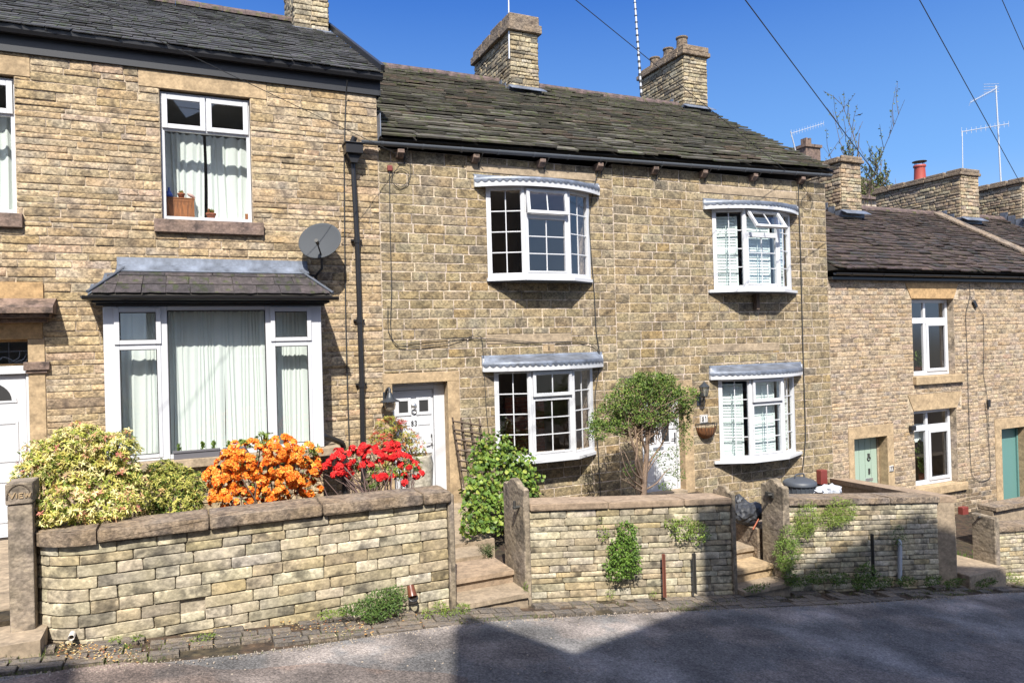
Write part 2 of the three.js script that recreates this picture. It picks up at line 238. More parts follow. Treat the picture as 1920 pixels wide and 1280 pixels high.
{ // footway of worn setts along the garden walls
  const R = rng(5), host = structure('footway', sheet(-14, 40, 3.3, 5.2, 120, 3, x => gy(x) - 0.05), mat(lin(0.52, 0.43, 0.35), { map: soilMap, bumpMap: stoneBump, bumpScale: 0.02, roughness: 1 })), mats = [0, 1, 2, 3].map(i => mat(lin(...[[0.25, 0.205, 0.16], [0.215, 0.18, 0.145], [0.28, 0.225, 0.17], [0.19, 0.162, 0.135]][i]), { map: stoneMap, bumpMap: stoneBump, bumpScale: 0.012, roughness: 0.95 }));
  const vars = [0, 1, 2, 3, 4, 5].map(() => { const g = new RoundedBoxGeometry(1, 0.12, 1, 1, 0.025), p = g.attributes.position; for (let i = 0; i < p.count; i++) if (p.getY(i) > 0) p.setY(i, p.getY(i) + R.g() * 0.004); boxUV(g); return g; });
  const far = [];
  for (let row = 0; row < 4; row++) {
    let x = -3 + row * 0.1;
    while (x < 22) {
      const w = R.r(0.13, 0.3) * (row === 3 ? 1.8 : 1), zc = 4.09 + row * 0.145 + R.g() * 0.01, d = 0.14;
      if (zc + 0.08 < zKerb(x) + 0.02 && !(R() < (row === 0 ? 0.3 : 0.1) + (x > 7.2 ? 0.25 : 0))) { const me = new THREE.Mesh(R.pick(vars), R.pick(mats)); me.name = 'sett'; me.scale.set(w - 0.010, 1, d - 0.004); me.position.set(x + w / 2, gy(x + w / 2) - 0.078 + R.g() * 0.006, zc); me.rotation.set(R.g() * 0.02, R.g() * 0.03, Math.atan(gy(x + 1) - gy(x)) + R.g() * 0.02); me.castShadow = me.receiveShadow = true; host.add(me); }
      x += w;
    }
  }
}

// ---------------------------------------------------------------- house building blocks
function facade(house, { u0, u1, v0, v1, open, blocks = [], pal, ch, sl, joint, mortar, seed, opt, max = 290 }) {
  const R = rng(seed), rc = o => [[o.u0, o.v0], [o.u1, o.v0], [o.u1, o.v1], [o.u0, o.v1]];
  const host = part('wall', prismXY(rc({ u0, u1, v0, v1 }), -0.36, -0.0045, 0, open.map(o => { const [a, b] = o.g || [0, 0]; return rc({ u0: o.u0 - a, u1: o.u1 + a, v0: o.v0 - b, v1: o.v1 + b }); })), mortar, house);
  const stones = layCourses({ u0, u1, v0, v1, ch, sl, joint, blocks: open.concat(blocks), R });
  addStones(host, stones, (u, v, n) => V3(u, v, n), R, pal, M.stone, opt, max);
  return host;
}
function shell(house, u0, u1, v0, vm, v1, zb = -8.4) { // side walls, back wall and floors: closed rooms behind the openings
  part('interior_walls', [bx(u0, v0, zb, u0 + 0.2, v1, -0.362), bx(u1 - 0.2, v0, zb, u1, v1, -0.362), bx(u0 + 0.201, v0, zb, u1 - 0.201, v1, zb + 0.3), bx(u0 + 0.201, v0, -4.2, u1 - 0.201, v1, -4.05), bx(u0 + 0.201, v1 - 0.1, zb + 0.301, u1 - 0.201, v1, -0.362)], M.plaster, house);
  part('floors', [bx(u0 + 0.201, v0, zb + 0.301, u1 - 0.201, v0 + 0.12, -0.362), bx(u0 + 0.201, vm, zb + 0.301, u1 - 0.201, vm + 0.25, -0.362)], M.floorboards, house);
}
const slateVars = {};
function slateVariants(key, pal, R) {
  if (slateVars[key]) return slateVars[key];
  return slateVars[key] = Array.from({ length: 36 }, () => {
    const g = new THREE.BoxGeometry(1, 1, 1, 3, 1, 1), p = g.attributes.position, J = {};
    for (let i = 0; i < p.count; i++) { const x = p.getX(i), y = p.getY(i), z = p.getZ(i), k = x.toFixed(2) + (y < 0 ? 'b' : 't'); J[k] = J[k] || [R.g() * 0.03, R.g() * 0.09, R.g() * 0.22]; const e = Math.abs(x) > 0.4; p.setXYZ(i, x + (e ? J[k][0] : J[k][0] * 2), y + (y < 0 ? J[k][1] : 0), z + 0.5 + (z > 0 && y < 0 ? J[k][2] : 0)); }
    const uv = g.attributes.uv, ou = R() * 3, ov = R() * 3; for (let i = 0; i < uv.count; i++) uv.setXY(i, uv.getX(i) * 0.4 + ou, uv.getY(i) * 0.35 + ov);
    const q = g.toNonIndexed(); q.computeVertexNormals(); return colour(q, tone(R, pal));
  });
}
// bilinear roof slope eL,eR (eaves) rL,rR (ridge); drop of the rear slope mirrors the front
function roof(house, { eL, eR, rL, rR, expo, wid, th, pal, key, seed, max = 290, ridgeTile = true, lump = 0, skip }) {
  const R = rng(seed), vars = slateVariants(key, pal, rng(seed + 1));
  const back = (e, r) => V3(e.x, e.y, 2 * r.z - e.z), bl = back(eL, rL), br = back(eR, rR), dn = V3(0, -0.03, 0);
  const q = [eL, eR, rR, rL, br, bl].map(v => v.clone().add(dn)), tri = [[0, 1, 2], [0, 2, 3], [3, 2, 4], [3, 4, 5], [0, 3, 5], [1, 4, 2], [0, 5, 4], [0, 4, 1]];
  const g = new THREE.BufferGeometry(); g.setAttribute('position', new THREE.Float32BufferAttribute(tri.flat().flatMap(i => q[i].toArray()), 3)); g.computeVertexNormals();
  const host = part('roof', g, M.deck, house), L = rL.distanceTo(eL), list = []; const W = eR.x - eL.x;
  let d = -0.05, row = 0;
  while (d < L - 0.02) {
    const t0 = d / L, e = expo(clamp(t0)) * R.r(0.93, 1.07); let x = -R() * 0.25;
    while (x < W) {
      const w = wid(R) * lerp(1, 0.8, clamp(t0)), xa = Math.max(0, x), xb = Math.min(W, x + w); x += w; if (xb - xa < 0.05) continue;
      const a = (xa + xb) / 2 / W, len = Math.min(e + 0.09, L - d + 0.03), t = (d + len / 2) / L, lo = eL.clone().lerp(eR, a), hi = rL.clone().lerp(rR, a), c = lo.clone().lerp(hi, t);
      if (skip && skip(c)) continue;
      const X = eR.clone().sub(eL).normalize(), S = hi.clone().sub(lo).normalize(), N = X.clone().cross(S).normalize(), Sr = N.clone().cross(X);
      const tw = Math.max(0.35, R.r(0.75, 1.3)) * th; c.addScaledVector(N, -0.01 + lump * (Math.sin(c.x * 1.7 + row * 0.6) + 1.3 * R.g()));
      const m = new THREE.Matrix4().makeBasis(X, Sr, N).setPosition(c); m.multiply(new THREE.Matrix4().makeRotationX(-tw * R.r(1.2, 2.2) / len)).multiply(new THREE.Matrix4().makeRotationZ(R.g() * 0.014)).multiply(new THREE.Matrix4().makeRotationY(R.g() * 0.012)).multiply(new THREE.Matrix4().makeScale(xb - xa - 0.008, len, tw));
      m.multiply(new THREE.Matrix4().makeTranslation(0, 0, 0.6));
      const z = depthOf(c), p = toPx(c), vis = p[0] > -40 && p[0] < 1960 && p[1] > -40; list.push({ m, g: R.pick(vars), a: vis ? (xb - xa) * e / (z * z) * (1 + 0.001 * R()) : 0 });
    }
    d += e; row++;
  }
  list.sort((a, b) => b.a - a.a); const rest = [], off = house.position;
  list.forEach((s, i) => {
    s.m.premultiply(new THREE.Matrix4().makeTranslation(-off.x, -off.y, -off.z));
    if (i < max && s.a > 0) { const me = new THREE.Mesh(s.g, M.slate); me.name = 'slate'; me.applyMatrix4(s.m); me.castShadow = me.receiveShadow = true; host.add(me); } else rest.push(s.g.clone().applyMatrix4(s.m));
  });
  if (rest.length) { const o = new THREE.Mesh(mergeGeometries(rest), M.slate); o.name = 'slates'; o.userData.kind = 'stuff'; o.castShadow = o.receiveShadow = true; host.add(o); }
  if (ridgeTile) for (let x = 0; x < W; x += 0.46) { const a0 = x / W, a1 = Math.min(1, (x + 0.455) / W), A = rL.clone().lerp(rR, a0), B = rL.clone().lerp(rR, a1); if (skip && skip(A)) continue; const k = Math.max(0.03, th) + 0.03; const gt = prismZY([[0.17, -0.11], [0.155, -0.04], [0.06, 0.045], [0, 0.065], [-0.06, 0.045], [-0.155, -0.04], [-0.17, -0.11], [-0.12, -0.09], [0, 0.02], [0.12, -0.09]], A.x, B.x); gt.translate(0, A.y + k + R.g() * 0.006, A.z); part('ridge_tile', gt, M.ridge, host); }
  return host;
}
function along(profile, a, b) { // profile [z,y] swept straight from a to b (mostly along x)
  const g = prismZY(profile, 0, b.x - a.x), p = g.attributes.position, W = b.x - a.x; for (let i = 0; i < p.count; i++) { const t = p.getX(i) / W; p.setXYZ(i, a.x + p.getX(i), p.getY(i) + lerp(a.y, b.y, t), p.getZ(i) + lerp(a.z, b.z, t)); } g.computeVertexNormals(); return g;
}
const halfRound = (r, t = 0.006) => { const o = []; for (let i = 0; i <= 10; i++) { const a = Math.PI + i / 10 * Math.PI; o.push([Math.cos(a) * r, Math.sin(a) * r]); } for (let i = 10; i >= 0; i--) { const a = Math.PI + i / 10 * Math.PI; o.push([Math.cos(a) * (r - t), Math.sin(a) * (r - t)]); } return o; };
function gutter(house, a, b, r, m, step, prof) {
  const g = part('gutter', along(prof || halfRound(r), a, b), m, house), n = Math.max(1, Math.round((b.x - a.x) / step));
  for (let i = 0; i < n; i++) { const c = a.clone().lerp(b, (i + 0.5) / n); part('gutter_bracket', [along(halfRound(r + 0.012, 0.012), V3(c.x - 0.02, c.y, c.z), V3(c.x + 0.02, c.y, c.z)), bx(c.x - 0.015, c.y - 0.02, 0.002, c.x + 0.015, c.y + 0.005, c.z - r)], m, g); }
  return g;
}
function chimney(house, { x0, x1, z0, z1, y0, y1, pal, seed, sideMax = 60, cap = 0.3, capMat = M.coping, over = 0.09, flash = true, ch = [0.07, 0.13], sl = [0.14, 0.4] }) {
  const R = rng(seed), host = part('chimney', bx(x0 + 0.02, y0 - 1.6, z1 + 0.02, x1 - 0.02, y1 + 0.02, z0 - 0.02), M.mortarPale, house);
  const c = r => r.r(...ch), s = r => r.r(...sl), o = { depth: 0.05, bulge: 0.022, wob: 0.012 };
  addStones(host, layCourses({ u0: x0, u1: x1, v0: y0 - 0.3, v1: y1, ch: c, sl: s, joint: 0.014, R }), (u, v, n) => V3(u, v, z0 + n), R, pal, M.stone, o, sideMax);
  addStones(host, layCourses({ u0: z1, u1: z0 - 0.02, v0: y0 - 0.5, v1: y1, ch: c, sl: s, joint: 0.014, R }), (u, v, n) => V3(x0 - n, v, u), R, pal, M.stone, o, sideMax);
  addStones(host, layCourses({ u0: z1, u1: z0 - 0.02, v0: y0 - 0.5, v1: y1, ch: c, sl: s, joint: 0.014, R }), (u, v, n) => V3(x1 + n, v, z1 + z0 - u), R, pal, M.stone, o, 0);
  // oversailing cap stones
  let z = z1 - over; while (z < z0 + over - 0.05) { const w = Math.min(R.r(0.5, 0.8), z0 + over - z); part('cap_stone', bx(x0 - over * R.r(0.8, 1.15), y1 + R.g() * 0.01, z + 0.006, x1 + over * R.r(0.8, 1.1), y1 + cap * R.r(0.42, 0.5), z + w - 0.006, 0.025), capMat, host); part('cap_stone', bx(x0 - over * R.r(0.2, 0.5), y1 + cap * 0.45, z + 0.03, x1 + over * R.r(0.2, 0.5), y1 + cap * R.r(0.9, 1.05), z + w - 0.03 + R() * 0.02, 0.03), capMat, host); z += w; }
  if (flash) part('lead_flashing', [bx(x0 - 0.05, y0 - 0.30, z0 + 0.03, x1 + 0.05, y0 - 0.09, z0 + 0.045), prismZY([[z0 + 0.03, y0 - 0.12], [z0 + 0.24, y0 - 0.235], [z0 + 0.24, y0 - 0.22], [z0 + 0.03, y0 - 0.1]], x0 - 0.1, x1 + 0.1), ...[0, 1, 2].map(i => bx(x0 - 0.045, y0 - 0.4 + i * 0.15, z0 - 0.24 * (i + 1), x0 - 0.03, y0 - 0.1 + i * 0.15, z0 - 0.24 * i + 0.02))], M.lead, host);
  return host;
}
function pot(house, x, y, z, r, h, m, cowl) { const host = part('chimney_pot', lathe([[0.001, 0], [r * 1.1, 0], [r * 1.1, h * 0.08], [r * 0.95, h * 0.12], [r * 0.85, h * 0.86], [r * 1.0, h * 0.88], [r * 1.0, h], [r * 0.75, h], [r * 0.75, h * 0.5], [0.001, h * 0.5]], V3(x, y, z), 14), m, house); if (cowl) part('cowl', [lathe([[0.001, h * 1.32], [r * 1.15, h * 1.24], [r * 1.15, h * 1.2], [0.001, h * 1.22]], V3(x, y, z), 14), ...[0, 1, 2, 3].map(i => rod(V3(x + Math.cos(i * 1.57) * r * 0.85, y + h, z + Math.sin(i * 1.57) * r * 0.85), V3(x + Math.cos(i * 1.57) * r * 0.85, y + h * 1.23, z + Math.sin(i * 1.57) * r * 0.85), 0.012, 0.012, 5))], M.iron, host); return host; }
// picture-frame of four butted bars in a facet basis (origin o, e along, n outward)
function bar(o, e, n, u0, v0, w0, u1, v1, w1, r = 0.006) { const g = bx(u0, v0, w0, u1, v1, w1, r); g.applyMatrix4(new THREE.Matrix4().makeBasis(e, V3(0, 1, 0), n).setPosition(o.x, 0, o.z)); return g; }
const EX = V3(1, 0, 0), EZ = V3(0, 0, 1), O0 = V3(0, 0, 0);
function ring(o, e, n, u0, v0, u1, v1, w, w0, w1, wb = w) { return [bar(o, e, n, u0, v0, w0, u0 + w, v1, w1), bar(o, e, n, u1 - w, v0, w0, u1, v1, w1), bar(o, e, n, u0 + w, v1 - w, w0, u1 - w, v1, w1 - 0.002), bar(o, e, n, u0 + w, v0, w0, u1 - w, v0 + wb, w1 - 0.002)]; }
function glazed(host, o, e, n, u0, v0, u1, v1, w, cols, rows, bw = 0.02) { // panes between glazing bars
  const g = []; for (let i = 1; i < cols; i++) { const u = lerp(u0, u1, i / cols); g.push(bar(o, e, n, u - bw / 2, v0, w - 0.010, u + bw / 2, v1, w + 0.010, 0.003)); }
  for (let j = 1; j < rows; j++) for (let i = 0; i < cols; i++) { const v = lerp(v0, v1, j / rows), a = lerp(u0, u1, i / cols) + (i ? bw / 2 : 0), b = lerp(u0, u1, (i + 1) / cols) - (i < cols - 1 ? bw / 2 : 0); g.push(bar(o, e, n, a, v - bw / 2, w - 0.009, b, v + bw / 2, w + 0.009, 0.003)); }
  if (g.length) part('glazing_bars', g, M.upvc, host);
  for (let i = 0; i < cols; i++) for (let j = 0; j < rows; j++) { const a = lerp(u0, u1, i / cols) + (i ? bw / 2 : -0.004), b = lerp(u0, u1, (i + 1) / cols) - (i < cols - 1 ? bw / 2 : -0.004), c = lerp(v0, v1, j / rows) + (j ? bw / 2 : -0.004), d = lerp(v0, v1, (j + 1) / rows) - (j < rows - 1 ? bw / 2 : -0.004); const p = new THREE.PlaneGeometry(b - a, d - c); p.translate((a + b) / 2, (c + d) / 2, w); p.applyMatrix4(new THREE.Matrix4().makeBasis(e, V3(0, 1, 0), n).setPosition(o.x, 0, o.z)); part('glass_pane', p, M.glass, host); }
}
function bowWindow(house, { X0, X1, v0, v1, dep = 0.30, sillOut = 0.09, sillW = 0.02, canW = 0.22, canOut = 0.15, fas = 0.15, leadH = 0.06, vent = 0.27, open = 0, ruff = 0.03 }) {
  const W = X1 - X0, k = 0.285, P = [[X0, 0.02], [X0 + k * W, dep], [X1 - k * W, dep], [X1, 0.02]];
  const fr = []; const facets = [];
  for (let i = 0; i < 3; i++) { const a = V3(P[i][0], 0, P[i][1]), b = V3(P[i + 1][0], 0, P[i + 1][1]), e = b.clone().sub(a).normalize(), n = V3(-e.z, 0, e.x), len = a.distanceTo(b); facets.push({ a, e, n, len }); const l = i === 0 ? 0.085 : 0.055, r = i === 2 ? 0.085 : 0.055; fr.push(bar(a, e, n, 0, v0, -0.075, l, v1, 0), bar(a, e, n, len - r, v0, -0.075, len, v1, 0), bar(a, e, n, l, v1 - 0.07, -0.075, len - r, v1, -0.002), bar(a, e, n, l, v0, -0.075, len - r, v0 + 0.085, -0.002)); }
  for (const i of [1, 2]) fr.push(rod(V3(P[i][0], v0 + 0.001, P[i][1] - 0.025), V3(P[i][0], v1 - 0.001, P[i][1] - 0.025), 0.042, 0.042, 10));
  const host = part('bow_window', fr, M.upvc, house);
  for (const i of [0, 2]) { const f = facets[i], l = i === 0 ? 0.085 : 0.055, r = i === 2 ? 0.085 : 0.055; glazed(host, f.a, f.e, f.n, l, v0 + 0.085, f.len - r, v1 - 0.07, -0.04, 2, 4); }
  const f = facets[1], vt = v1 - 0.07 - (v1 - v0) * vent, c0 = 0.055, c1 = f.len - 0.055;
  part('transom', [bar(f.a, f.e, f.n, c0, vt - 0.035, -0.074, c1, vt + 0.035, -0.001), ...ring(f.a, f.e, f.n, c0, v0 + 0.086, c1, vt - 0.036, 0.035, -0.06, 0.008)], M.upvc, host);
  glazed(host, f.a, f.e, f.n, c0 + 0.035, v0 + 0.121, c1 - 0.035, vt - 0.071, -0.03, 2, 3);
  { // top-hung vent casement, turned about its head
    const top = v1 - 0.05, pa = V3(f.a.x, top, f.a.z + 0.02), tmp = thingless(); const vh = part('vent_casement', ring(O0, EX, EZ, c0 - 0.01, vt + 0.01 - top, c1 + 0.01, 0, 0.06, -0.03, 0.03), M.upvc, host);
    vh.position.copy(pa).sub(house.position); vh.geometry.translate(house.position.x, house.position.y, house.position.z); vh.rotation.x = -open;
    const gl = []; const mu = (c0 + c1) / 2; gl.push(bx(mu - 0.01, vt + 0.07 - top, -0.01, mu + 0.01, -0.06, 0.01, 0.003));
    const pane = (a, b) => { const p = new THREE.PlaneGeometry(b - a, -0.06 - (vt + 0.07 - top)); p.translate((a + b) / 2, (vt + 0.07 - top - 0.06) / 2, 0); return p; };
    const rel = (name, g, m) => { const q = plain(g); boxUV(q); const me = new THREE.Mesh(q, m); me.name = name; me.castShadow = me.receiveShadow = true; me.position.copy(vh.position); me.rotation.copy(vh.rotation); host.add(me); };
    rel('glazing_bars', gl[0], M.upvc); rel('glass_pane', pane(c0 + 0.05, mu - 0.01), M.glass); rel('glass_pane', pane(mu + 0.01, c1 - 0.05), M.glass);
  }
  // sill board with its soffit
  const off = (d, w) => [[X0 - w, -0.01], [X0 - w, 0.02 + d * 0.3], [P[1][0] - d * 0.4, dep + d], [P[2][0] + d * 0.4, dep + d], [X1 + w, 0.02 + d * 0.3], [X1 + w, -0.01]];
  part('sill', prismXZ(off(sillOut, sillW), v0 - 0.055, v0 + 0.002), M.upvc, host);
  part('soffit_board', prismXZ(off(sillOut - 0.03, sillW - 0.02), v0 - 0.075, v0 - 0.056), M.gutterGrey, host);
  // curved canopy: fascia, soffit, lead roof with a scalloped edge
  const N = 40, arc = (t, d, w) => { const x = lerp(X0 - w, X1 + w, t), s = 1 - Math.pow(Math.abs(2 * t - 1), 2.3); return [x, 0.05 + (dep + d - 0.05) * s]; };
  const outer = [], inner = []; for (let i = 0; i <= N; i++) { outer.push(arc(i / N, canOut, canW)); inner.push(arc(i / N, canOut - 0.03, canW - 0.02)); }
  part('canopy', [prismXZ(outer.concat(inner.slice().reverse()), v1 - 0.02, v1 - 0.02 + fas), prismXZ([...inner, [X1 + canW - 0.02, -0.01], [X0 - canW + 0.02, -0.01]], v1 + 0.003, v1 + 0.03)], M.upvc, host);
  const yF = v1 - 0.02 + fas, pos = [], put = (...q) => q.forEach(p => pos.push(...p)), R = rng(Math.round(X0 * 100 + v0 * 10)), NS = 160; let prev = null;
  for (let i = 0; i <= NS; i++) {
    const t = i / NS, a = arc(t, canOut + 0.012, canW + 0.012), sc = Math.abs(Math.sin(i * Math.PI / 7)) * ruff * 1.3 + R.g() * 0.004; const row = [[a[0], yF - 0.075 + (ruff * 1.3 - sc), a[1] + 0.004], [a[0], yF - 0.02, a[1] + 0.006], [a[0], yF + 0.014, a[1] - 0.006], [lerp(a[0], (X0 + X1) / 2, 0.01), yF + leadH, 0.03], [a[0], yF + leadH + 0.03, 0.012]];
    if (prev) for (let k = 0; k < 4; k++) put(prev[k], row[k], row[k + 1], prev[k], row[k + 1], prev[k + 1]); prev = row;
  }
  const lg = new THREE.BufferGeometry(); lg.setAttribute('position', new THREE.Float32BufferAttribute(pos, 3)); lg.computeVertexNormals(); part('lead_roof', lg, M.lead, host);
  part('end_board', [bx(X0 - canW, v1 - 0.018, -0.01, X0 - canW + 0.03, yF + leadH * 0.8, 0.06), bx(X1 + canW - 0.03, v1 - 0.018, -0.01, X1 + canW, yF + leadH * 0.8, 0.06)], M.upvc, host);
  return { host, facets, P };
}
function thingless() { return null; }
function sheetCurtain(x0, x1, y0, y1, z, folds, amp, seed, e = EX, n = EZ, o = O0) {
  const R = rng(seed), nx = folds * 8, ny = 6, g = new THREE.PlaneGeometry(1, 1, nx, ny), p = g.attributes.position, ph = Array.from({ length: folds + 2 }, () => R.r(0.5, 1.3));
  for (let i = 0; i < p.count; i++) { const t = p.getX(i) + 0.5, s = p.getY(i) + 0.5, f = clamp(t + 0.035 * Math.sin(t * 9 + seed) + 0.02 * Math.sin(t * 23 + seed * 2), 0, 1) * folds, k = lerp(ph[Math.floor(f)], ph[Math.floor(f) + 1], f % 1); const u = lerp(x0, x1, t) + 0.012 * Math.sin(s * 3 + f), w = z + amp * k * Math.sin(f * Math.PI * 2) * (0.6 + 0.4 * (1 - s)) + 0.3 * amp * Math.sin(f * 11 + s), y = lerp(y0, y1, s) + (s > 0.99 ? 0.012 * Math.sin(f * 6.28) : 0); p.setXYZ(i, o.x + e.x * u + n.x * w, y, o.z + e.z * u + n.z * w); }
  g.computeVertexNormals(); return g;
}
// ---------------------------------------------------------------- the houses
const XB = 3.02, XP = 7.67, XC = 13.38, XD = 18.57, XE = 24.5, XF = 31;
const blk = (r, z0, z1, m, host, name, rd = 0.008) => part(name, bx(r.u0, r.v0, z0, r.u1, r.v1, z1, rd), m, host);
const grow = (r, a, b = a) => ({ u0: r.u0 - a, u1: r.u1 + a, v0: r.v0 - b, v1: r.v1 + b });
const R_ = (u0, u1, v0, v1) => ({ u0, u1, v0, v1 });

// ---- tall house with the bay window
const houseA = thing('stone_house', 'tall buff stone house with slate roof, black fascia and white bay window', 'house', V3(-1, 0.4, 0));
{
  const w1 = R_(-0.30, 0.99, 5.10, 7.08), w0 = R_(-3.45, -2.13, 5.09, 7.03), bayO = R_(-0.92, 1.76, 1.62, 3.66);
  const dR = onZ(54, 760).x, dT = onZ(26, 636).y, dB = 0.56, door = R_(dR - 1.08, dR, dB, dT), colR = onZ(86, 760).x;
  const lint1 = rectZ(259, 142, 499, 174), lint0 = R_(-3.7, onZ(55, 110).x, w0.v1, w0.v1 + 0.27), sill1 = R_(onZ(289, 428).x, onZ(494, 428).x, 4.90, 5.10), sill0 = R_(-3.7, onZ(43, 410).x, 4.89, 5.09);
  lint1.v0 = w1.v1; lint1.v1 = Math.min(lint1.v1, 7.33);
  lint0.v1 = Math.min(lint0.v1, 7.33);
  const hood = R_(door.u0 - 0.5, onZ(106, 585).x, onZ(60, 601).y, onZ(60, 562).y), ent = R_(door.u0 - 0.3, onZ(81, 545).x, hood.v1 - 0.01, onZ(40, 529).y), dl = R_(door.u0 - 0.28, colR - 0.02, dT, hood.v0 + 0.02), colm = R_(dR, colR, dB - 0.2, dT), colL = R_(door.u0 - 0.26, door.u0, dB - 0.2, dT);
  w1.g = w0.g = [0, 0.03]; door.g = [0.03, 0.03];
  facade(houseA, { u0: -6.5, u1: XB, v0: -0.2, v1: 7.36, open: [w1, w0, bayO, door], blocks: [lint1, lint0, sill1, sill0, dl, colm, colL, ent], pal: PAL.left, ch: R => R.r(0.07, 0.14), sl: R => R.r(0.24, 0.85), joint: 0.012, mortar: M.mortarWarm, seed: 11, opt: { bulge: 0.012, wob: 0.014 } });
  shell(houseA, -6.5, XB, 0.2, 4.2, 7.32, -9.4);
  for (const l of [lint1, lint0]) blk(l, -0.2, 0.012, M.ashlar, houseA, 'lintel');
  for (const s of [sill1, sill0]) blk(s, -0.2, 0.075, M.hoodStone, houseA, 'window_sill', 0.012);
  blk(dl, -0.3, 0.014, M.ashlarWarm, houseA, 'door_lintel'); blk(colm, -0.3, 0.016, M.ashlar, houseA, 'door_jamb'); blk(colL, -0.3, 0.016, M.ashlar, houseA, 'door_jamb');
  const capY = onZ(70, 682).y; part('jamb_capital', [bx(dR - 0.05, capY - 0.09, -0.1, colR + 0.06, capY + 0.03, 0.07, 0.012), bx(dR - 0.03, capY - 0.13, -0.1, colR + 0.03, capY - 0.091, 0.045, 0.008)], M.hoodStone, houseA);
  blk(ent, -0.2, 0.03, M.ashlarWarm, houseA, 'door_entablature');
  part('door_hood', [prismZY([[-0.1, hood.v0 + 0.09], [0.36, hood.v0 + 0.09], [0.36, hood.v0 + 0.17], [0.31, hood.v0 + 0.2], [0.03, hood.v1 + 0.02], [-0.1, hood.v1 + 0.02]], hood.u0, hood.u1), bx(hood.u0 + 0.05, hood.v0 + 0.03, -0.1, hood.u1 - 0.05, hood.v0 + 0.088, 0.28, 0.01), bx(hood.u0 + 0.1, hood.v0 - 0.03, -0.1, hood.u1 - 0.1, hood.v0 + 0.029, 0.14, 0.01)], M.hoodStone, houseA);
  // first-floor windows
  for (const w of [w1, w0]) {
    const vt = onZ(385, 243).y, um = (w.u0 + w.u1) / 2, host = part('window', [...ring(O0, EX, EZ, w.u0 + 0.006, w.v0 + 0.012, w.u1 - 0.006, w.v1 - 0.02, 0.055, -0.15, -0.075), bx(w.u0 + 0.061, vt - 0.04, -0.148, w.u1 - 0.061, vt + 0.03, -0.078, 0.006), bx(um - 0.03, vt + 0.031, -0.147, um + 0.03, w.v1 - 0.076, -0.079, 0.006)], M.upvc, houseA);
    glazed(host, O0, EX, EZ, w.u0 + 0.061, w.v0 + 0.067, w.u1 - 0.061, vt - 0.04, -0.11, 1, 1);
    for (const [a, b] of [[w.u0 + 0.03, um - 0.008], [um + 0.008, w.u1 - 0.03]]) { part('top_casement', ring(O0, EX, EZ, a, vt - 0.01, b, w.v1 - 0.06, 0.075, -0.085, -0.045, 0.07), M.upvc, host); glazed(host, O0, EX, EZ, a + 0.07, vt + 0.05, b - 0.07, w.v1 - 0.125, -0.065, 1, 1); }
    part('window_board', bx(w.u0 - 0.05, w.v0 + 0.03, -0.62, w.u1 + 0.05, w.v0 + 0.07, -0.151, 0.006), M.doorWhite, host);
  }
  // front door with fanlight
  { const L = door.u0, Rr = door.u1, ft = onZ(26, 690).y, ht = onZ(26, 703).y, host = part('front_door', [bx(L + 0.07, dB + 0.03, -0.27, Rr - 0.07, ht, -0.215, 0.008)], M.doorWhite, houseA);
    part('door_frame', [...ring(O0, EX, EZ, L, dB, Rr, ft + 0.03, 0.065, -0.30, -0.19, 0.028), bx(L + 0.02, ht + 0.01, -0.2, Rr - 0.005, ft + 0.028, -0.15, 0.01)], M.doorWhite, host);
    part('fanlight', ring(O0, EX, EZ, L, ft + 0.032, Rr, dT, 0.03, -0.28, -0.22), M.ashlarWarm, host); glazed(host, O0, EX, EZ, L + 0.03, ft + 0.062, Rr - 0.03, dT - 0.03, -0.25, 1, 1);
    const um = (L + Rr) / 2, lead = [tube([[Rr - 0.4, ft + 0.1, -0.247], [Rr - 0.34, ft + 0.16, -0.247], [Rr - 0.26, ft + 0.13, -0.247], [Rr - 0.2, ft + 0.09, -0.247], [Rr - 0.1, ft + 0.12, -0.247], [Rr - 0.06, ft + 0.2, -0.247]], 0.008, 5), tube([[Rr - 0.25, ft + 0.08, -0.247], [Rr - 0.15, ft + 0.15, -0.247], [Rr - 0.14, ft + 0.24, -0.247]], 0.007, 5), tube([[Rr - 0.2, ft + 0.07, -0.247], [Rr - 0.08, ft + 0.08, -0.247], [Rr - 0.05, ft + 0.13, -0.247]], 0.007, 5), bx(L + 0.03, (ft + dT) / 2 + 0.03, -0.2495, Rr - 0.03, (ft + dT) / 2 + 0.042, -0.243)]; for (let k = 1; k < 4; k++) { const x = L + 0.03 + k * 0.26; lead.push(bx(x - 0.004, ft + 0.062, -0.249, x + 0.004, dT - 0.03, -0.2435)); } part('leaded_pattern', lead, M.lead, host);
    const arc = []; for (let i = 0; i <= 16; i++) { const a = Math.PI * i / 16; arc.push([um + 0.30 * Math.cos(a), onZ(20, 752).y + 0.27 * Math.sin(a)]); } part('arched_pane', prismXY(arc, -0.216, -0.208), M.gasket, host); const arc2 = arc.map(p => [um + (p[0] - um) * 1.2, onZ(20, 752).y - 0.03 + (p[1] - onZ(20, 752).y) * 1.16]); part('pane_moulding', prismXY(arc2, -0.2145, -0.203, 0, [arc.slice().reverse()]), M.doorWhite, host);
    for (const s of [-1, 1]) part('door_panel', ring(O0, EX, EZ, um + s * 0.21 - 0.16, dB + 1.05, um + s * 0.21 + 0.16, dB + 1.62, 0.035, -0.216, -0.203), M.doorWhite, host); for (const s of [-1, 1]) part('door_panel', ring(O0, EX, EZ, um + s * 0.21 - 0.16, dB + 0.2, um + s * 0.21 + 0.16, dB + 0.8, 0.035, -0.216, -0.203), M.doorWhite, host);
    part('letter_plate', bx(um - 0.13, dB + 0.9, -0.216, um + 0.13, dB + 0.96, -0.2, 0.006), M.steel, host);
  }
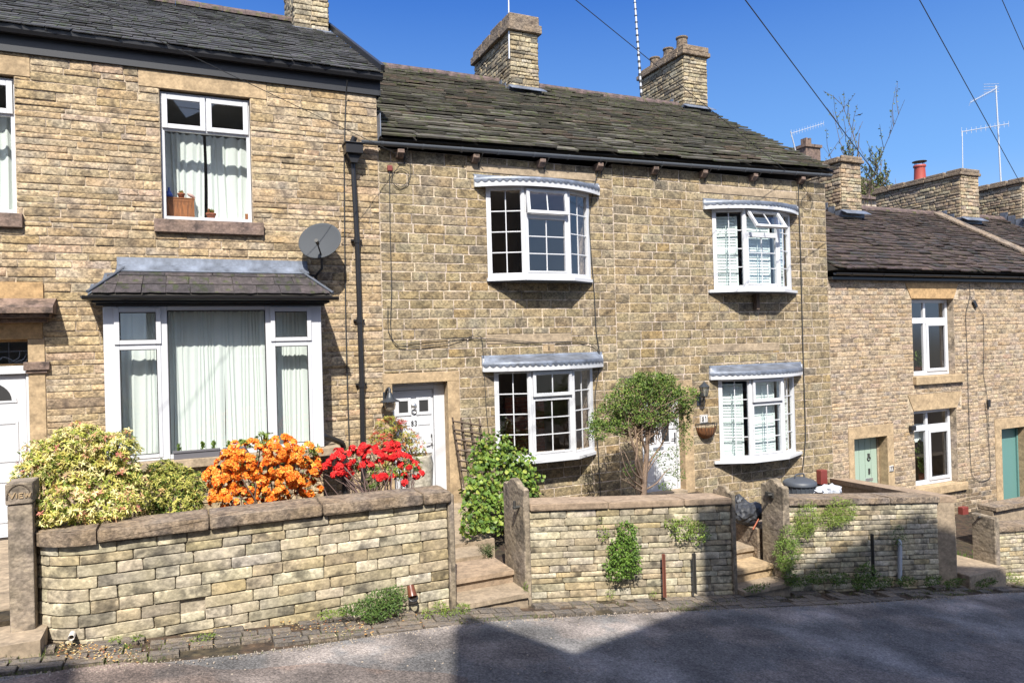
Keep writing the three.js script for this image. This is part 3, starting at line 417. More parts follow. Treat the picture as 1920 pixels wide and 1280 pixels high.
  // roof, fascia, gutter
  roof(houseA, { eL: V3(-6.5, 7.70, 0.17), eR: V3(3.09, 7.70, 0.17), rL: V3(-6.5, 10.38, -4.5), rR: V3(3.09, 10.38, -4.5), expo: t => 0.215, wid: R => R.r(0.27, 0.36), th: 0.013, pal: PAL.slateGrey, key: 'grey', seed: 21, lump: 0.004 });
  part('fascia', [bx(-6.5, 7.345, 0.02, 3.06, 7.66, 0.045, 0.004), bx(-6.5, 7.60, -0.1, 3.05, 7.62, 0.019)], M.fascia, houseA);
  part('verge_board', [bx(3.062, 7.35, -0.3, 3.085, 7.66, 0.045, 0.004), (() => { const g = bx(3.06, -0.05, 0, 3.13, 0.07, 5.4, 0.01); g.rotateX(Math.atan2(2.68, 4.67)); g.translate(0, 10.44, -4.5); return g; })()], M.fascia, houseA);
  gutter(houseA, V3(-6.5, 7.685, 0.115), V3(3.10, 7.67, 0.115), 0.065, M.black, 0.9, [[-0.065, 0.0], [-0.06, -0.07], [-0.03, -0.1], [0.04, -0.1], [0.065, -0.05], [0.07, 0.01], [0.064, 0.01], [0.058, -0.045], [0.035, -0.09], [-0.026, -0.09], [-0.052, -0.065], [-0.058, 0.0]]);
  chimney(houseA, { x0: onZ(552, 40, -3.9).x, x1: onZ(615, 40, -3.9).x, z0: -3.9, z1: -5.4, y0: 10.12, y1: 11.6, pal: PAL.chim, seed: 31, sideMax: 30, flash: true });
}
// ---- bay window of the tall house
{
  const z = 0.70, px = x => onZ(x, 720, z).x, U = [195, 222, 298, 316, 500, 515, 581, 605].map(px), v0 = 1.58, v1 = 3.75, host = part('bay_window', [bx(U[0], v0, 0.61, U[1], v1, 0.70, 0.012), bx(U[2], v0, 0.612, U[3], v1, 0.698, 0.012), bx(U[4], v0, 0.612, U[5], v1, 0.698, 0.012), bx(U[6], v0, 0.61, U[7], v1, 0.70, 0.012), ...[[1, 2], [3, 4], [5, 6]].flatMap(([a, b]) => [bx(U[a], v1 - 0.06, 0.614, U[b], v1, 0.694, 0.008), bx(U[a], v0, 0.614, U[b], v0 + 0.07, 0.694, 0.008)]), bx(U[0], v0, 0.02, U[0] + 0.07, v1, 0.608, 0.01), bx(U[7] - 0.07, v0, 0.02, U[7], v1, 0.608, 0.01), bx(U[0] + 0.07, v1 - 0.3, 0.02, U[7] - 0.07, v1 - 0.02, 0.06)], M.upvc, houseA);
  const tr = onZ(260, 647, z).y; for (const [a, b] of [[1, 2], [5, 6]]) {
    part('transom', bx(U[a], tr - 0.04, 0.613, U[b], tr + 0.04, 0.695, 0.008), M.upvc, host);
    part('casement', ring(O0, EX, EZ, U[a] - 0.04, tr + 0.012, U[b] + 0.04, v1 - 0.02, 0.065, 0.66, 0.722, 0.06), M.upvc, host); part('casement', ring(O0, EX, EZ, U[a] - 0.03, v0 + 0.04, U[b] + 0.03, tr - 0.012, 0.05, 0.655, 0.708, 0.06), M.upvc, host);
    glazed(host, O0, EX, EZ, U[a] + 0.02, tr + 0.07, U[b] - 0.02, v1 - 0.08, 0.675, 1, 1); glazed(host, O0, EX, EZ, U[a] + 0.02, v0 + 0.09, U[b] - 0.02, tr - 0.06, 0.67, 1, 1);
    part('gasket', ring(O0, EX, EZ, U[a] + 0.018, v0 + 0.092, U[b] - 0.018, tr - 0.058, 0.012, 0.66, 0.709), M.gasket, host); part('gasket', ring(O0, EX, EZ, U[a] + 0.022, tr + 0.068, U[b] - 0.022, v1 - 0.082, 0.012, 0.665, 0.7225), M.gasket, host);
  }
  glazed(host, O0, EX, EZ, U[3], v0 + 0.07, U[4], v1 - 0.06, 0.665, 1, 1); part('gasket', ring(O0, EX, EZ, U[3], v0 + 0.07, U[4], v1 - 0.06, 0.012, 0.65, 0.696), M.gasket, host);
  // dwarf wall and stone sill under the bay
  const sl = part('bay_sill', [bx(U[0] - 0.05, v0 - 0.13, -0.005, onZ(640, 870, 0.8).x, v0 - 0.002, 0.80, 0.012)], M.ashlarGrey, houseA);
  const base = part('bay_base', bx(U[0] + 0.03, 0.3, 0, U[7] - 0.03, v0 - 0.132, 0.64), M.mortarPale, houseA), R = rng(41);
  addStones(base, layCourses({ u0: U[0] + 0.02, u1: U[7] - 0.02, v0: 0.4, v1: v0 - 0.135, ch: r => r.r(0.14, 0.19), sl: r => r.r(0.25, 0.5), joint: 0.012, R }), (u, v, n) => V3(u, v, 0.66 + n), R, PAL.left, M.stone, {});
  // hipped slate roof
  const yE = onZ(395, 551, 0.92).y, yT = onZ(395, 505, 0.02).y, eL = V3(onZ(163, 550, 0.92).x, yE, 0.92), eR = V3(onZ(624, 552, 0.92).x, yE, 0.92), tL = V3(onZ(236, 502, 0.02).x, yT, 0.02), tR = V3(onZ(558, 502, 0.02).x, yT, 0.02), bL = V3(eL.x, yE, 0.0), bR = V3(eR.x, yE, 0.0);
  const tri = [eL, eR, tR, eL, tR, tL, bL, eL, tL, eR, bR, tR, bL, bR, eR, bL, eR, eL], g = new THREE.BufferGeometry(); g.setAttribute('position', new THREE.Float32BufferAttribute(tri.flatMap(v => [v.x, v.y - 0.02, v.z]), 3)); g.computeVertexNormals();
  const rf = part('bay_roof', g, M.deck, houseA), R2 = rng(43), rows = 3, vars = slateVariants('bay', [[0.085, 0.068, 0.07, 3], [0.105, 0.087, 0.09, 2], [0.065, 0.055, 0.058, 2]], R2);
  const S = tL.clone().sub(eL); S.x = 0; const sl0 = S.length(); S.normalize(); const N = EX.clone().cross(S).normalize();
  for (let r = 0; r < rows; r++) { const t0 = r / rows, t1 = (r + 1.12) / rows, xa = lerp(eL.x, tL.x, t0 + 0.12), xb = lerp(eR.x, tR.x, t0 + 0.12); let x = xa - (r % 2) * 0.14; while (x < xb) { const w = R2.r(0.26, 0.33), a = Math.max(x, xa), b = Math.min(x + w, xb); x += w; if (b - a < 0.05) continue; const c = V3((a + b) / 2, 0, 0), tm = (t0 + Math.min(1, t1)) / 2; c.y = lerp(eL.y, tL.y, tm); c.z = lerp(eL.z, tL.z, tm); c.addScaledVector(N, 0.006); const len = sl0 * (Math.min(1, t1) - t0); const m = new THREE.Matrix4().makeBasis(EX, S, N).setPosition(c.sub(houseA.position)); m.multiply(new THREE.Matrix4().makeRotationX(-0.012 / len)).multiply(new THREE.Matrix4().makeScale(b - a - 0.005, len, 0.009)); const me = new THREE.Mesh(R2.pick(vars), M.slate); me.name = 'slate'; me.applyMatrix4(m); me.castShadow = me.receiveShadow = true; rf.add(me); } }
  const up = V3(0, 0.025, 0.012); part('lead_hip', [rod(eL.clone().add(up), tL.clone().add(up), 0.022, 0.022, 6), rod(eR.clone().add(up), tR.clone().add(up), 0.022, 0.022, 6)], M.leadDark, rf);
  part('lead_flashing', [prismZY([[0.012, yT + 0.16], [0.03, yT + 0.16], [0.045, yT + 0.05], [0.2, yT - 0.075], [0.21, yT - 0.06], [0.03, yT + 0.02], [0.012, yT + 0.02]], tL.x - 0.12, tR.x + 0.15), ...[0, 1, 2].flatMap(i => { const a = lerp(eL.x - 0.12, tL.x, i / 3), b = lerp(eR.x, tR.x + 0.02, i / 3), y = lerp(yE - 0.03, yT, i / 3), h = 0.26; return [prismXY([[a, y], [a + 0.36, y], [a + 0.36, y + h], [a + 0.07, y + h - 0.02]], 0.012 + i * 0.004, 0.024 + i * 0.004), prismXY([[b, y], [b - 0.3, y], [b - 0.3, y + h], [b - 0.05, y + h - 0.02]], 0.012 + i * 0.004, 0.024 + i * 0.004)]; })], M.lead, rf);
  part('bay_fascia', [bx(U[0] - 0.08, v1 + 0.002, 0.0, U[7] + 0.05, yE - 0.12, 0.73, 0.01), bx(eL.x + 0.04, yE - 0.119, 0.0, eR.x - 0.04, yE - 0.03, 0.84)], M.fascia, houseA);
  part('bay_gutter', [along(halfRound(0.055), V3(eL.x - 0.06, yE - 0.03, 0.93), V3(eR.x + 0.08, yE - 0.035, 0.93)), (() => { const q = along(halfRound(0.055), V3(0, 0, 0), V3(0.93, 0, 0)); q.rotateY(-Math.PI / 2); q.translate(eL.x - 0.03, yE - 0.03, 0.0); return q; })()], M.black, houseA);
}
// ---- cottage 83
const cottage = 'adjoining stone cottages under the long stone-slate roof';
const house83 = thing('stone_cottage', 'stone cottage with stone surround to its white door numbered 83', 'house', V3(5, 0.2, 0));
const house81 = thing('stone_cottage', 'stone cottage whose bow windows have white shutters inside, by the small tree', 'house', V3(10, -0.3, 0));
const MIDCH = R => R.r(0.155, 0.195), MIDSL = R => R.r(0.22, 0.62);
const soot = (s, c) => { const k = Math.sin(c.x * 2.1 + c.y * 1.3) + Math.sin(c.x * 0.9 - c.y * 2.3 + 1); return 1 + 0.10 * k * 0.5; };
const bows = {};
{
  const up = R_(4.97, 7.12, 4.28, 5.93), lo = R_(5.03, 7.09, 0.99, 2.62), cut = r => R_(r.u0 + 0.06, r.u1 - 0.06, r.v0 + 0.03, r.v1 + 0.02);
  const door = R_(3.16, 4.15, 0.33, onZ(790, 717).y), lin_ = R_(onZ(717, 708).x, onZ(861, 708).x, door.v1, onZ(790, 698).y), jl = R_(lin_.u0 + 0.01, door.u0, 0.1, door.v1), jr = R_(door.u1, lin_.u1, 0.1, door.v1);
  const longU = R_(4.62, 7.28, 6.19, 6.34), longM = rectZ(912, 626, 1072, 643), ventB = rectZ(1018, 645, 1040, 660);
  door.g = [0.03, 0.03];
  facade(house83, { u0: XB + 0.002, u1: XP, v0: -0.3, v1: 6.47, open: [cut(up), cut(lo), door], blocks: [lin_, jl, jr, longU, longM, ventB], pal: PAL.mid, ch: MIDCH, sl: MIDSL, joint: 0.021, mortar: M.mortarPale, seed: 51, opt: { bulge: 0.008, wob: 0.006 } });
  shell(house83, XB + 0.01, XP - 0.005, 0.1, 3.3, 6.4);
  blk(lin_, -0.3, 0.012, M.ashlar, house83, 'door_lintel'); blk(jl, -0.3, 0.010, M.ashlar, house83, 'door_jamb'); blk(jr, -0.3, 0.010, M.ashlar, house83, 'door_jamb');
  blk(longU, -0.1, 0.012, M.ashlarGrey, house83, 'long_stone'); blk(longM, -0.1, 0.01, M.ashlarGrey, house83, 'long_stone'); blk(ventB, -0.1, 0.008, M.ashlar, house83, 'vent_block'); { const c = (ventB.u0 + ventB.u1) / 2, y = (ventB.v0 + ventB.v1) / 2; part('vent_slot', [bx(c - 0.02, y - 0.04, 0.006, c - 0.008, y + 0.05, 0.0125), bx(c + 0.008, y - 0.05, 0.006, c + 0.02, y + 0.04, 0.0125)], M.gasket, house83); }
  bows.u83 = bowWindow(house83, { X0: up.u0, X1: up.u1, v0: up.v0, v1: up.v1, open: 0.12 });
  bows.l83 = bowWindow(house83, { X0: lo.u0, X1: lo.u1, v0: lo.v0, v1: lo.v1, leadH: 0.11 });
  // recessed white door with two small panes
  const Z = -0.22, L = door.u0 + 0.07, Rr = onZ(813, 800, Z).x, fr = onZ(833, 800, Z).x, T = onZ(780, 731, Z).y, B = 0.36, host = part('front_door', bx(L, B, Z - 0.05, Rr, T, Z, 0.006), M.doorWhite, house83);
  part('door_frame', [bx(door.u0 - 0.002, 0.33, Z - 0.08, L - 0.005, T + 0.08, Z + 0.03, 0.006), bx(Rr + 0.006, 0.33, Z - 0.08, door.u1 + 0.002, T + 0.08, Z + 0.03, 0.006), bx(L - 0.005, T + 0.008, Z - 0.08, Rr + 0.006, T + 0.08, Z + 0.028, 0.006), bx(door.u0 - 0.002, T + 0.081, Z - 0.08, door.u1 + 0.002, door.v1 + 0.02, Z + 0.01)], M.doorWhite, host);
  const w = Rr - L, um = (L + Rr) / 2, H = T - B;
  for (const s of [-1, 1]) { const c = um + s * w * 0.255; part('door_panel', ring(O0, EX, EZ, c - w * 0.19, T - 0.44, c + w * 0.19, T - 0.13, 0.055, Z - 0.002, Z + 0.016), M.doorWhite, host); part('small_pane', bx(c - w * 0.12, T - 0.385, Z - 0.001, c + w * 0.12, T - 0.185, Z + 0.004), M.gasket, host); part('door_panel', ring(O0, EX, EZ, c - w * 0.19, B + H * 0.43, c + w * 0.19, B + H * 0.70, 0.03, Z - 0.002, Z + 0.012), M.doorWhite, host); part('door_panel', ring(O0, EX, EZ, c - w * 0.19, B + 0.12, c + w * 0.19, B + H * 0.37, 0.03, Z - 0.002, Z + 0.012), M.doorWhite, host); }
  part('door_knocker', [lathe([[0.001, 0], [0.045, 0.01], [0.05, 0.03], [0.03, 0.045], [0.001, 0.05]], O0, 12).rotateX(Math.PI / 2).translate(um, T - 0.27, Z), new THREE.TorusGeometry(0.04, 0.011, 6, 14).translate(um, T - 0.36, Z + 0.025)], M.steel, host);
  const num = digits('83', 0.085, 0.013); num.translate(um - 0.055, T - 0.62, Z + 0.002); part('door_number', num, M.black, host);
  part('door_handle', [bx(Rr - 0.065, B + H * 0.47, Z, Rr - 0.03, B + H * 0.60, Z + 0.012, 0.005), rod(V3(Rr - 0.047, B + H * 0.525, Z), V3(Rr - 0.047, B + H * 0.525, Z + 0.055), 0.011), rod(V3(Rr - 0.047, B + H * 0.525, Z + 0.05), V3(Rr - 0.16, B + H * 0.52, Z + 0.055), 0.010)], M.steel, host);
  part('letter_plate', bx(um - 0.13, B + H * 0.395, Z + 0.0, um + 0.13, B + H * 0.42, Z + 0.014, 0.005), M.steel, host);
  part('threshold', bx(door.u0, 0.2, -0.34, door.u1, 0.345, 0.06, 0.01), M.stepStone, house83);
}
function digits(s, h, t) { // numerals bent from rod
  const K = { 8: [[[0.5, 0.5], [0.15, 0.72], [0.5, 1], [0.85, 0.72], [0.5, 0.5], [0.08, 0.24], [0.5, 0], [0.92, 0.24], [0.5, 0.5]]], 3: [[[0.1, 0.9], [0.5, 1], [0.85, 0.75], [0.45, 0.53], [0.9, 0.25], [0.5, 0], [0.08, 0.1]]], 1: [[[0.3, 0.85], [0.55, 1], [0.55, 0]]], 7: [[[0.1, 1], [0.9, 1], [0.4, 0]]] }, out = [];
  [...s].forEach((c, i) => K[c].forEach(l => out.push(plain(tube(l.map(p => [i * h * 0.72 + p[0] * h * 0.55, p[1] * h, t / 2]), t / 2.2, 5)))));
  return mergeGeometries(out);
}
{ // ---- cottage 81
  const up = R_(10.09, 12.26, 4.10, 5.80), lo = R_(10.12, 12.24, 0.53, 2.25), cut = r => R_(r.u0 + 0.06, r.u1 - 0.06, r.v0 + 0.03, r.v1 + 0.02);
  const door = R_(8.2, 9.23, 0.0, onZ(1235, 735).y), lin_ = R_(door.u0 - 0.2, onZ(1298, 725).x, door.v1, onZ(1250, 714).y), jl = R_(lin_.u0 + 0.01, door.u0, -0.3, door.v1), jr = R_(door.u1, lin_.u1, -0.3, door.v1), longU = R_(9.8, 12.5, 6.14, 6.30), longM = rectZ(1328, 644, 1462, 659);
  door.g = [0.03, 0.03];
  facade(house81, { u0: XP + 0.002, u1: XC, v0: -1.4, v1: 6.56, open: [cut(up), cut(lo), door], blocks: [lin_, jl, jr, longU, longM], pal: PAL.mid, ch: MIDCH, sl: MIDSL, joint: 0.021, mortar: M.mortarPale, seed: 61, opt: { bulge: 0.008, wob: 0.006 } });
  shell(house81, XP + 0.005, XC - 0.01, -0.3, 3.1, 6.5);
  blk(lin_, -0.3, 0.012, M.ashlar, house81, 'door_lintel'); blk(jl, -0.3, 0.010, M.ashlar, house81, 'door_jamb'); blk(jr, -0.3, 0.010, M.ashlar, house81, 'door_jamb'); blk(longU, -0.1, 0.012, M.ashlarGrey, house81, 'long_stone'); blk(longM, -0.1, 0.01, M.ashlarGrey, house81, 'long_stone');
  bows.u81 = bowWindow(house81, { X0: up.u0, X1: up.u1, v0: up.v0, v1: up.v1, open: 0.62, sillW: 0.14, ruff: 0.02 });
  bows.l81 = bowWindow(house81, { X0: lo.u0, X1: lo.u1, v0: lo.v0, v1: lo.v1, sillW: 0.16, leadH: 0.11, ruff: 0.02 });
  for (const w of [up, lo]) { const c = (w.u0 + w.u1) / 2; if (w === up) part('sill_bracket', bx(c - 0.03, w.v0 - 0.42, 0.012, c + 0.06, w.v0 - 0.07, 0.12, 0.01), M.timber, house81); }
  const Z = -0.2, host = part('front_door', bx(door.u0 + 0.06, 0.03, Z - 0.05, door.u1 - 0.06, door.v1 - 0.06, Z, 0.006), M.doorWhite, house81), um = (door.u0 + door.u1) / 2;
  part('door_frame', ring(O0, EX, EZ, door.u0, 0.0, door.u1, door.v1, 0.055, Z - 0.08, Z + 0.03, 0.028), M.doorWhite, host);
  for (const s of [-1, 1]) { part('glazed_panel', bx(um + s * 0.18 - 0.09, 1.0, Z - 0.001, um + s * 0.18 + 0.09, 1.75, Z + 0.004), M.gasket, host); part('door_panel', ring(O0, EX, EZ, um + s * 0.18 - 0.12, 0.2, um + s * 0.18 + 0.12, 0.78, 0.03, Z - 0.002, Z + 0.012), M.doorWhite, host); part('door_panel', ring(O0, EX, EZ, um + s * 0.18 - 0.12, 0.97, um + s * 0.18 + 0.12, 1.78, 0.03, Z - 0.002, Z + 0.014), M.doorWhite, host); }
  part('letter_plate', bx(um - 0.13, 0.85, Z, um + 0.13, 0.91, Z + 0.014, 0.005), M.steel, host); part('door_handle', [bx(door.u1 - 0.11, 0.95, Z, door.u1 - 0.08, 1.17, Z + 0.012, 0.005), rod(V3(door.u1 - 0.095, 1.05, Z + 0.04), V3(door.u1 - 0.2, 1.05, Z + 0.04), 0.009)], M.black, host);
  part('threshold', bx(door.u0, -0.15, -0.34, door.u1, 0.02, 0.06, 0.01), M.stepStone, house81);
}
{ // shared long roof, one half to each cottage
  const e = a => V3(lerp(3.04, 13.50, a), lerp(6.62, 6.83, a), 0.18), r = a => V3(lerp(3.04, 13.62, a), lerp(9.60, 9.63, a), -4.4), am = (XP - 3.04) / (13.5 - 3.04);
  const o = { expo: t => lerp(0.225, 0.14, t), wid: R => R.r(0.28, 0.85), th: 0.034, pal: PAL.slateStone, key: 'stone', lump: 0.012 };
  roof(house83, { ...o, eL: e(0), eR: e(am), rL: r(0), rR: r(am), seed: 71 }); roof(house81, { ...o, eL: e(am), eR: e(1), rL: r(am), rR: r(1), seed: 73 });
  const g = x => V3(x, lerp(6.52, 6.73, (x - 2.75) / 10.6), 0.15);
  gutter(house83, g(2.70), g(XP - 0.002), 0.062, M.gutterGrey, 0.75); gutter(house81, g(XP + 0.002), g(13.40), 0.062, M.gutterGrey, 0.75);
  for (const x of [751, 892, 1016, 1124, 1228, 1320, 1414, 1503]) { const c = onZ(x, 300, 0.1), y = g(c.x).y; part('corbel', prismZY([[-0.1, y - 0.09], [0.16, y - 0.09], [0.16, y - 0.15], [0.09, y - 0.22], [-0.1, y - 0.24]], c.x - 0.06, c.x + 0.06, 0.008), M.hoodStone, c.x < XP ? house83 : house81); part('gutter_strap', [bx(c.x + 0.08, y - 0.30, 0.004, c.x + 0.10, y - 0.06, 0.016), rod(V3(c.x + 0.09, y - 0.26, 0.01), V3(c.x + 0.1, y - 0.08, 0.2), 0.008, 0.008, 5)], M.iron, c.x < XP ? house83 : house81); }
  part('lead_flashing', [bx(3.022, 6.62, -0.1, 3.036, 7.0, 0.2), bx(3.02, 6.6, 0.0, 3.14, 6.72, 0.05)], M.lead, house83);
  chimney(house83, { x0: onZ(957, 110, -3.6).x, x1: onZ(1009, 110, -3.6).x, z0: -3.6, z1: -5.9, y0: onZ(985, 156, -3.6).y, y1: onZ(985, 62, -3.6).y, cap: 0.42, pal: PAL.chim, seed: 81 });
  const c81 = { x0: onZ(1283, 150, -4.1).x, x1: onZ(1326, 150, -4.1).x, z0: -4.1, z1: -6.2, y0: onZ(1305, 192, -4.1).y, y1: onZ(1305, 106, -4.1).y };
  chimney(house81, { ...c81, cap: 0.28, pal: PAL.chim, seed: 83 });
  const xm = (c81.x0 + c81.x1) / 2, ty = c81.y1 + 0.26; pot(house81, xm - 0.2, ty, -4.4, 0.17, 0.36, M.coping); pot(house81, xm - 0.15, ty, -5.1, 0.16, 0.32, M.coping); pot(house81, xm - 0.12, ty, -5.8, 0.16, 0.32, M.coping);
}
// ---- lower cottages down the hill
const house77 = thing('stone_cottage', 'low stone cottage with pale green plank door and white cross windows', 'house', V3(16, -1.6, 0));
const house75 = thing('stone_cottage', 'low stone cottage with teal door and a broad chimney with one red pot', 'house', V3(21, -2.2, 0));
const house73 = thing('stone_cottage', 'end cottage of the row past the teal door, low stone chimney', 'house', V3(27, -3, 0));
const RCH = R => R.r(0.075, 0.125), RSL = R => R.r(0.16, 0.46);
{
  const wu = R_(16.17, 17.72, 2.02, 3.93), wl = R_(16.12, 17.70, -0.70, 1.18), dr = R_(14.06, 15.16, -1.45, 0.66);
  const lu = R_(15.95, 17.92, 3.93, 4.32), ll = R_(15.92, 17.92, 1.18, 1.58), su = R_(16.14, 17.95, 1.82, 2.02), slo = R_(16.05, 17.95, -0.9, -0.70), dl = R_(13.88, 15.38, 0.66, 0.94), d0 = R_(13.88, 14.06, -1.7, 0.66), d1 = R_(15.16, 15.38, -1.7, 0.66);
  wu.g = wl.g = [0, 0.03]; dr.g = [0.03, 0.03];
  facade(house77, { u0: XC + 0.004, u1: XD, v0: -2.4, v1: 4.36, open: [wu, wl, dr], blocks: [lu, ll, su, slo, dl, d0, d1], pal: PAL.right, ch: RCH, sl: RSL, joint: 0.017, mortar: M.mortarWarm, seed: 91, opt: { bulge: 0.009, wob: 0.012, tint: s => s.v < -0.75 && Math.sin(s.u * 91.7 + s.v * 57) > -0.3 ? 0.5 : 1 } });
  shell(house77, XC + 0.01, XD - 0.005, -1.6, 1.6, 4.3, -7);
  for (const [q, n] of [[lu, 1], [ll, 0]]) part('lintel', prismXY([[q.u0 + 0.2, q.v0], [q.u1 - 0.2, q.v0], [q.u1, q.v1], [q.u0, q.v1]], -0.2, 0.014, 0.006), n ? M.ashlarWarm : M.ashlar, house77);
  for (const q of [su, slo]) blk(q, -0.25, 0.09, M.ashlar, house77, 'window_sill', 0.012);
  blk(dl, -0.3, 0.012, M.ashlar, house77, 'door_lintel'); blk(d0, -0.3, 0.011, M.ashlar, house77, 'door_jamb'); blk(d1, -0.3, 0.011, M.ashlar, house77, 'door_jamb');
  for (const w of [wu, wl]) {
    const u1 = w.u1 - 0.10, vt = lerp(w.v0, w.v1, w === wu ? 0.72 : 0.755), um = lerp(w.u0, u1, 0.47), z0 = -0.24, z1 = -0.17;
    const host = part('window', [...ring(O0, EX, EZ, w.u0 + 0.004, w.v0 + 0.006, w.u1 - 0.004, w.v1 - 0.006, 0.085, z0, z1, 0.11), bx(w.u0 + 0.089, vt - 0.07, z0, w.u1 - 0.089, vt + 0.07, z1 + 0.001, 0.006), bx(um - 0.04, vt + 0.071, z0, um + 0.04, w.v1 - 0.092, z1 - 0.003, 0.006), bx(um - 0.055, w.v0 + 0.117, z0, um + 0.055, vt - 0.071, z1 - 0.003, 0.006)], M.upvc, house77);
    for (const [a, b] of [[w.u0 + 0.089, um - 0.04], [um + 0.04, w.u1 - 0.089]]) { glazed(host, O0, EX, EZ, a, vt + 0.07, b, w.v1 - 0.09, -0.2, 1, 1); glazed(host, O0, EX, EZ, a, w.v0 + 0.117, b, vt - 0.07, -0.2, 1, 1); }
    part('casement', ring(O0, EX, EZ, um + 0.03, w.v0 + 0.1, w.u1 - 0.07, vt - 0.06, 0.075, -0.19, -0.145), M.upvc, host);
    part('window_board', bx(w.u0 - 0.1, w.v0 - 0.04, -0.6, w.u1 + 0.1, w.v0 + 0.005, -0.241), M.doorWhite, host);
  }
  const Z = -0.26, green = mat(lin(0.29, 0.37, 0.30), { roughness: 0.5 }), host = part('front_door', bx(dr.u0 + 0.05, -1.42, Z - 0.05, dr.u1 - 0.05, dr.v1 - 0.03, Z - 0.012), green, house77);
  for (let i = 0; i < 5; i++) { const w = (dr.u1 - dr.u0 - 0.1) / 5, a = dr.u0 + 0.05 + i * w; part('plank', bx(a + 0.005, -1.42, Z - 0.02, a + w - 0.005, dr.v1 - 0.032, Z + 0.004, 0.004), green, host); }
  part('door_frame', [bx(dr.u0, -1.45, Z - 0.1, dr.u0 + 0.048, dr.v1, Z + 0.02), bx(dr.u1 - 0.048, -1.45, Z - 0.1, dr.u1, dr.v1, Z + 0.02)], M.ashlarGrey, host); part('door_knocker', [new THREE.TorusGeometry(0.045, 0.012, 6, 12).translate(14.82, 0.12, Z + 0.02), bx(14.79, 0.14, Z, 14.85, 0.24, Z + 0.03, 0.006), bx(14.80, -0.25, Z, 14.85, -0.12, Z + 0.03, 0.006)], M.iron, host); part('letter_plate', bx(14.7, -0.42, Z, 14.95, -0.35, Z + 0.014, 0.005), M.steel, host);
}
{
  const dr = R_(19.47, 20.5, -1.75, 0.5), dl = R_(19.2, 20.75, 0.5, 0.78), d0 = R_(19.2, 19.47, -2.0, 0.5), d1 = R_(20.5, 20.75, -2.0, 0.5), wu = R_(22.0, 23.3, 2.0, 3.8), wl = R_(22.0, 23.3, -0.9, 1.0);
  dr.g = [0.03, 0.03];
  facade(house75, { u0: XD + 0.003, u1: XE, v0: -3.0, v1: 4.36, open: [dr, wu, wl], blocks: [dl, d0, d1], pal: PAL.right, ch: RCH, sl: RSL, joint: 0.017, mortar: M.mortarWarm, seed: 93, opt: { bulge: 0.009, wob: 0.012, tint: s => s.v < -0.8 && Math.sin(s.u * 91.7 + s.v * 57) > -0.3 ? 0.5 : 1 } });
  shell(house75, XD + 0.005, XE - 0.005, -2, 1.5, 4.3, -7);
  blk(dl, -0.3, 0.012, M.ashlar, house75, 'door_lintel'); blk(d0, -0.3, 0.011, M.ashlar, house75, 'door_jamb'); blk(d1, -0.3, 0.011, M.ashlar, house75, 'door_jamb');
  const teal = mat(lin(0.10, 0.21, 0.195), { roughness: 0.4 }), host = part('front_door', bx(dr.u0 + 0.05, -1.72, -0.29, dr.u1 - 0.05, dr.v1 - 0.03, -0.24, 0.006), teal, house75); part('door_frame', [bx(dr.u0, -1.75, -0.34, dr.u0 + 0.048, dr.v1, -0.2), bx(dr.u1 - 0.048, -1.75, -0.34, dr.u1, dr.v1, -0.2)], teal, host); part('letter_plate', bx(19.6, -0.42, -0.24, 19.85, -0.35, -0.225, 0.005), M.iron, host);
  for (const w of [wu, wl]) { const h2 = part('window', [...ring(O0, EX, EZ, w.u0 + 0.004, w.v0 + 0.006, w.u1 - 0.004, w.v1 - 0.006, 0.085, -0.24, -0.17)], M.upvc, house75); glazed(h2, O0, EX, EZ, w.u0 + 0.09, w.v0 + 0.09, w.u1 - 0.09, w.v1 - 0.09, -0.2, 1, 2, 0.08); }
  facade(house73, { u0: XE + 0.003, u1: XF, v0: -3.8, v1: 4.36, open: [], pal: PAL.right, ch: RCH, sl: RSL, joint: 0.017, mortar: M.mortarWarm, seed: 95, opt: { bulge: 0.02, wob: 0.012 } });
  shell(house73, XE + 0.005, XF, -3, 1.2, 4.3, -7);
}
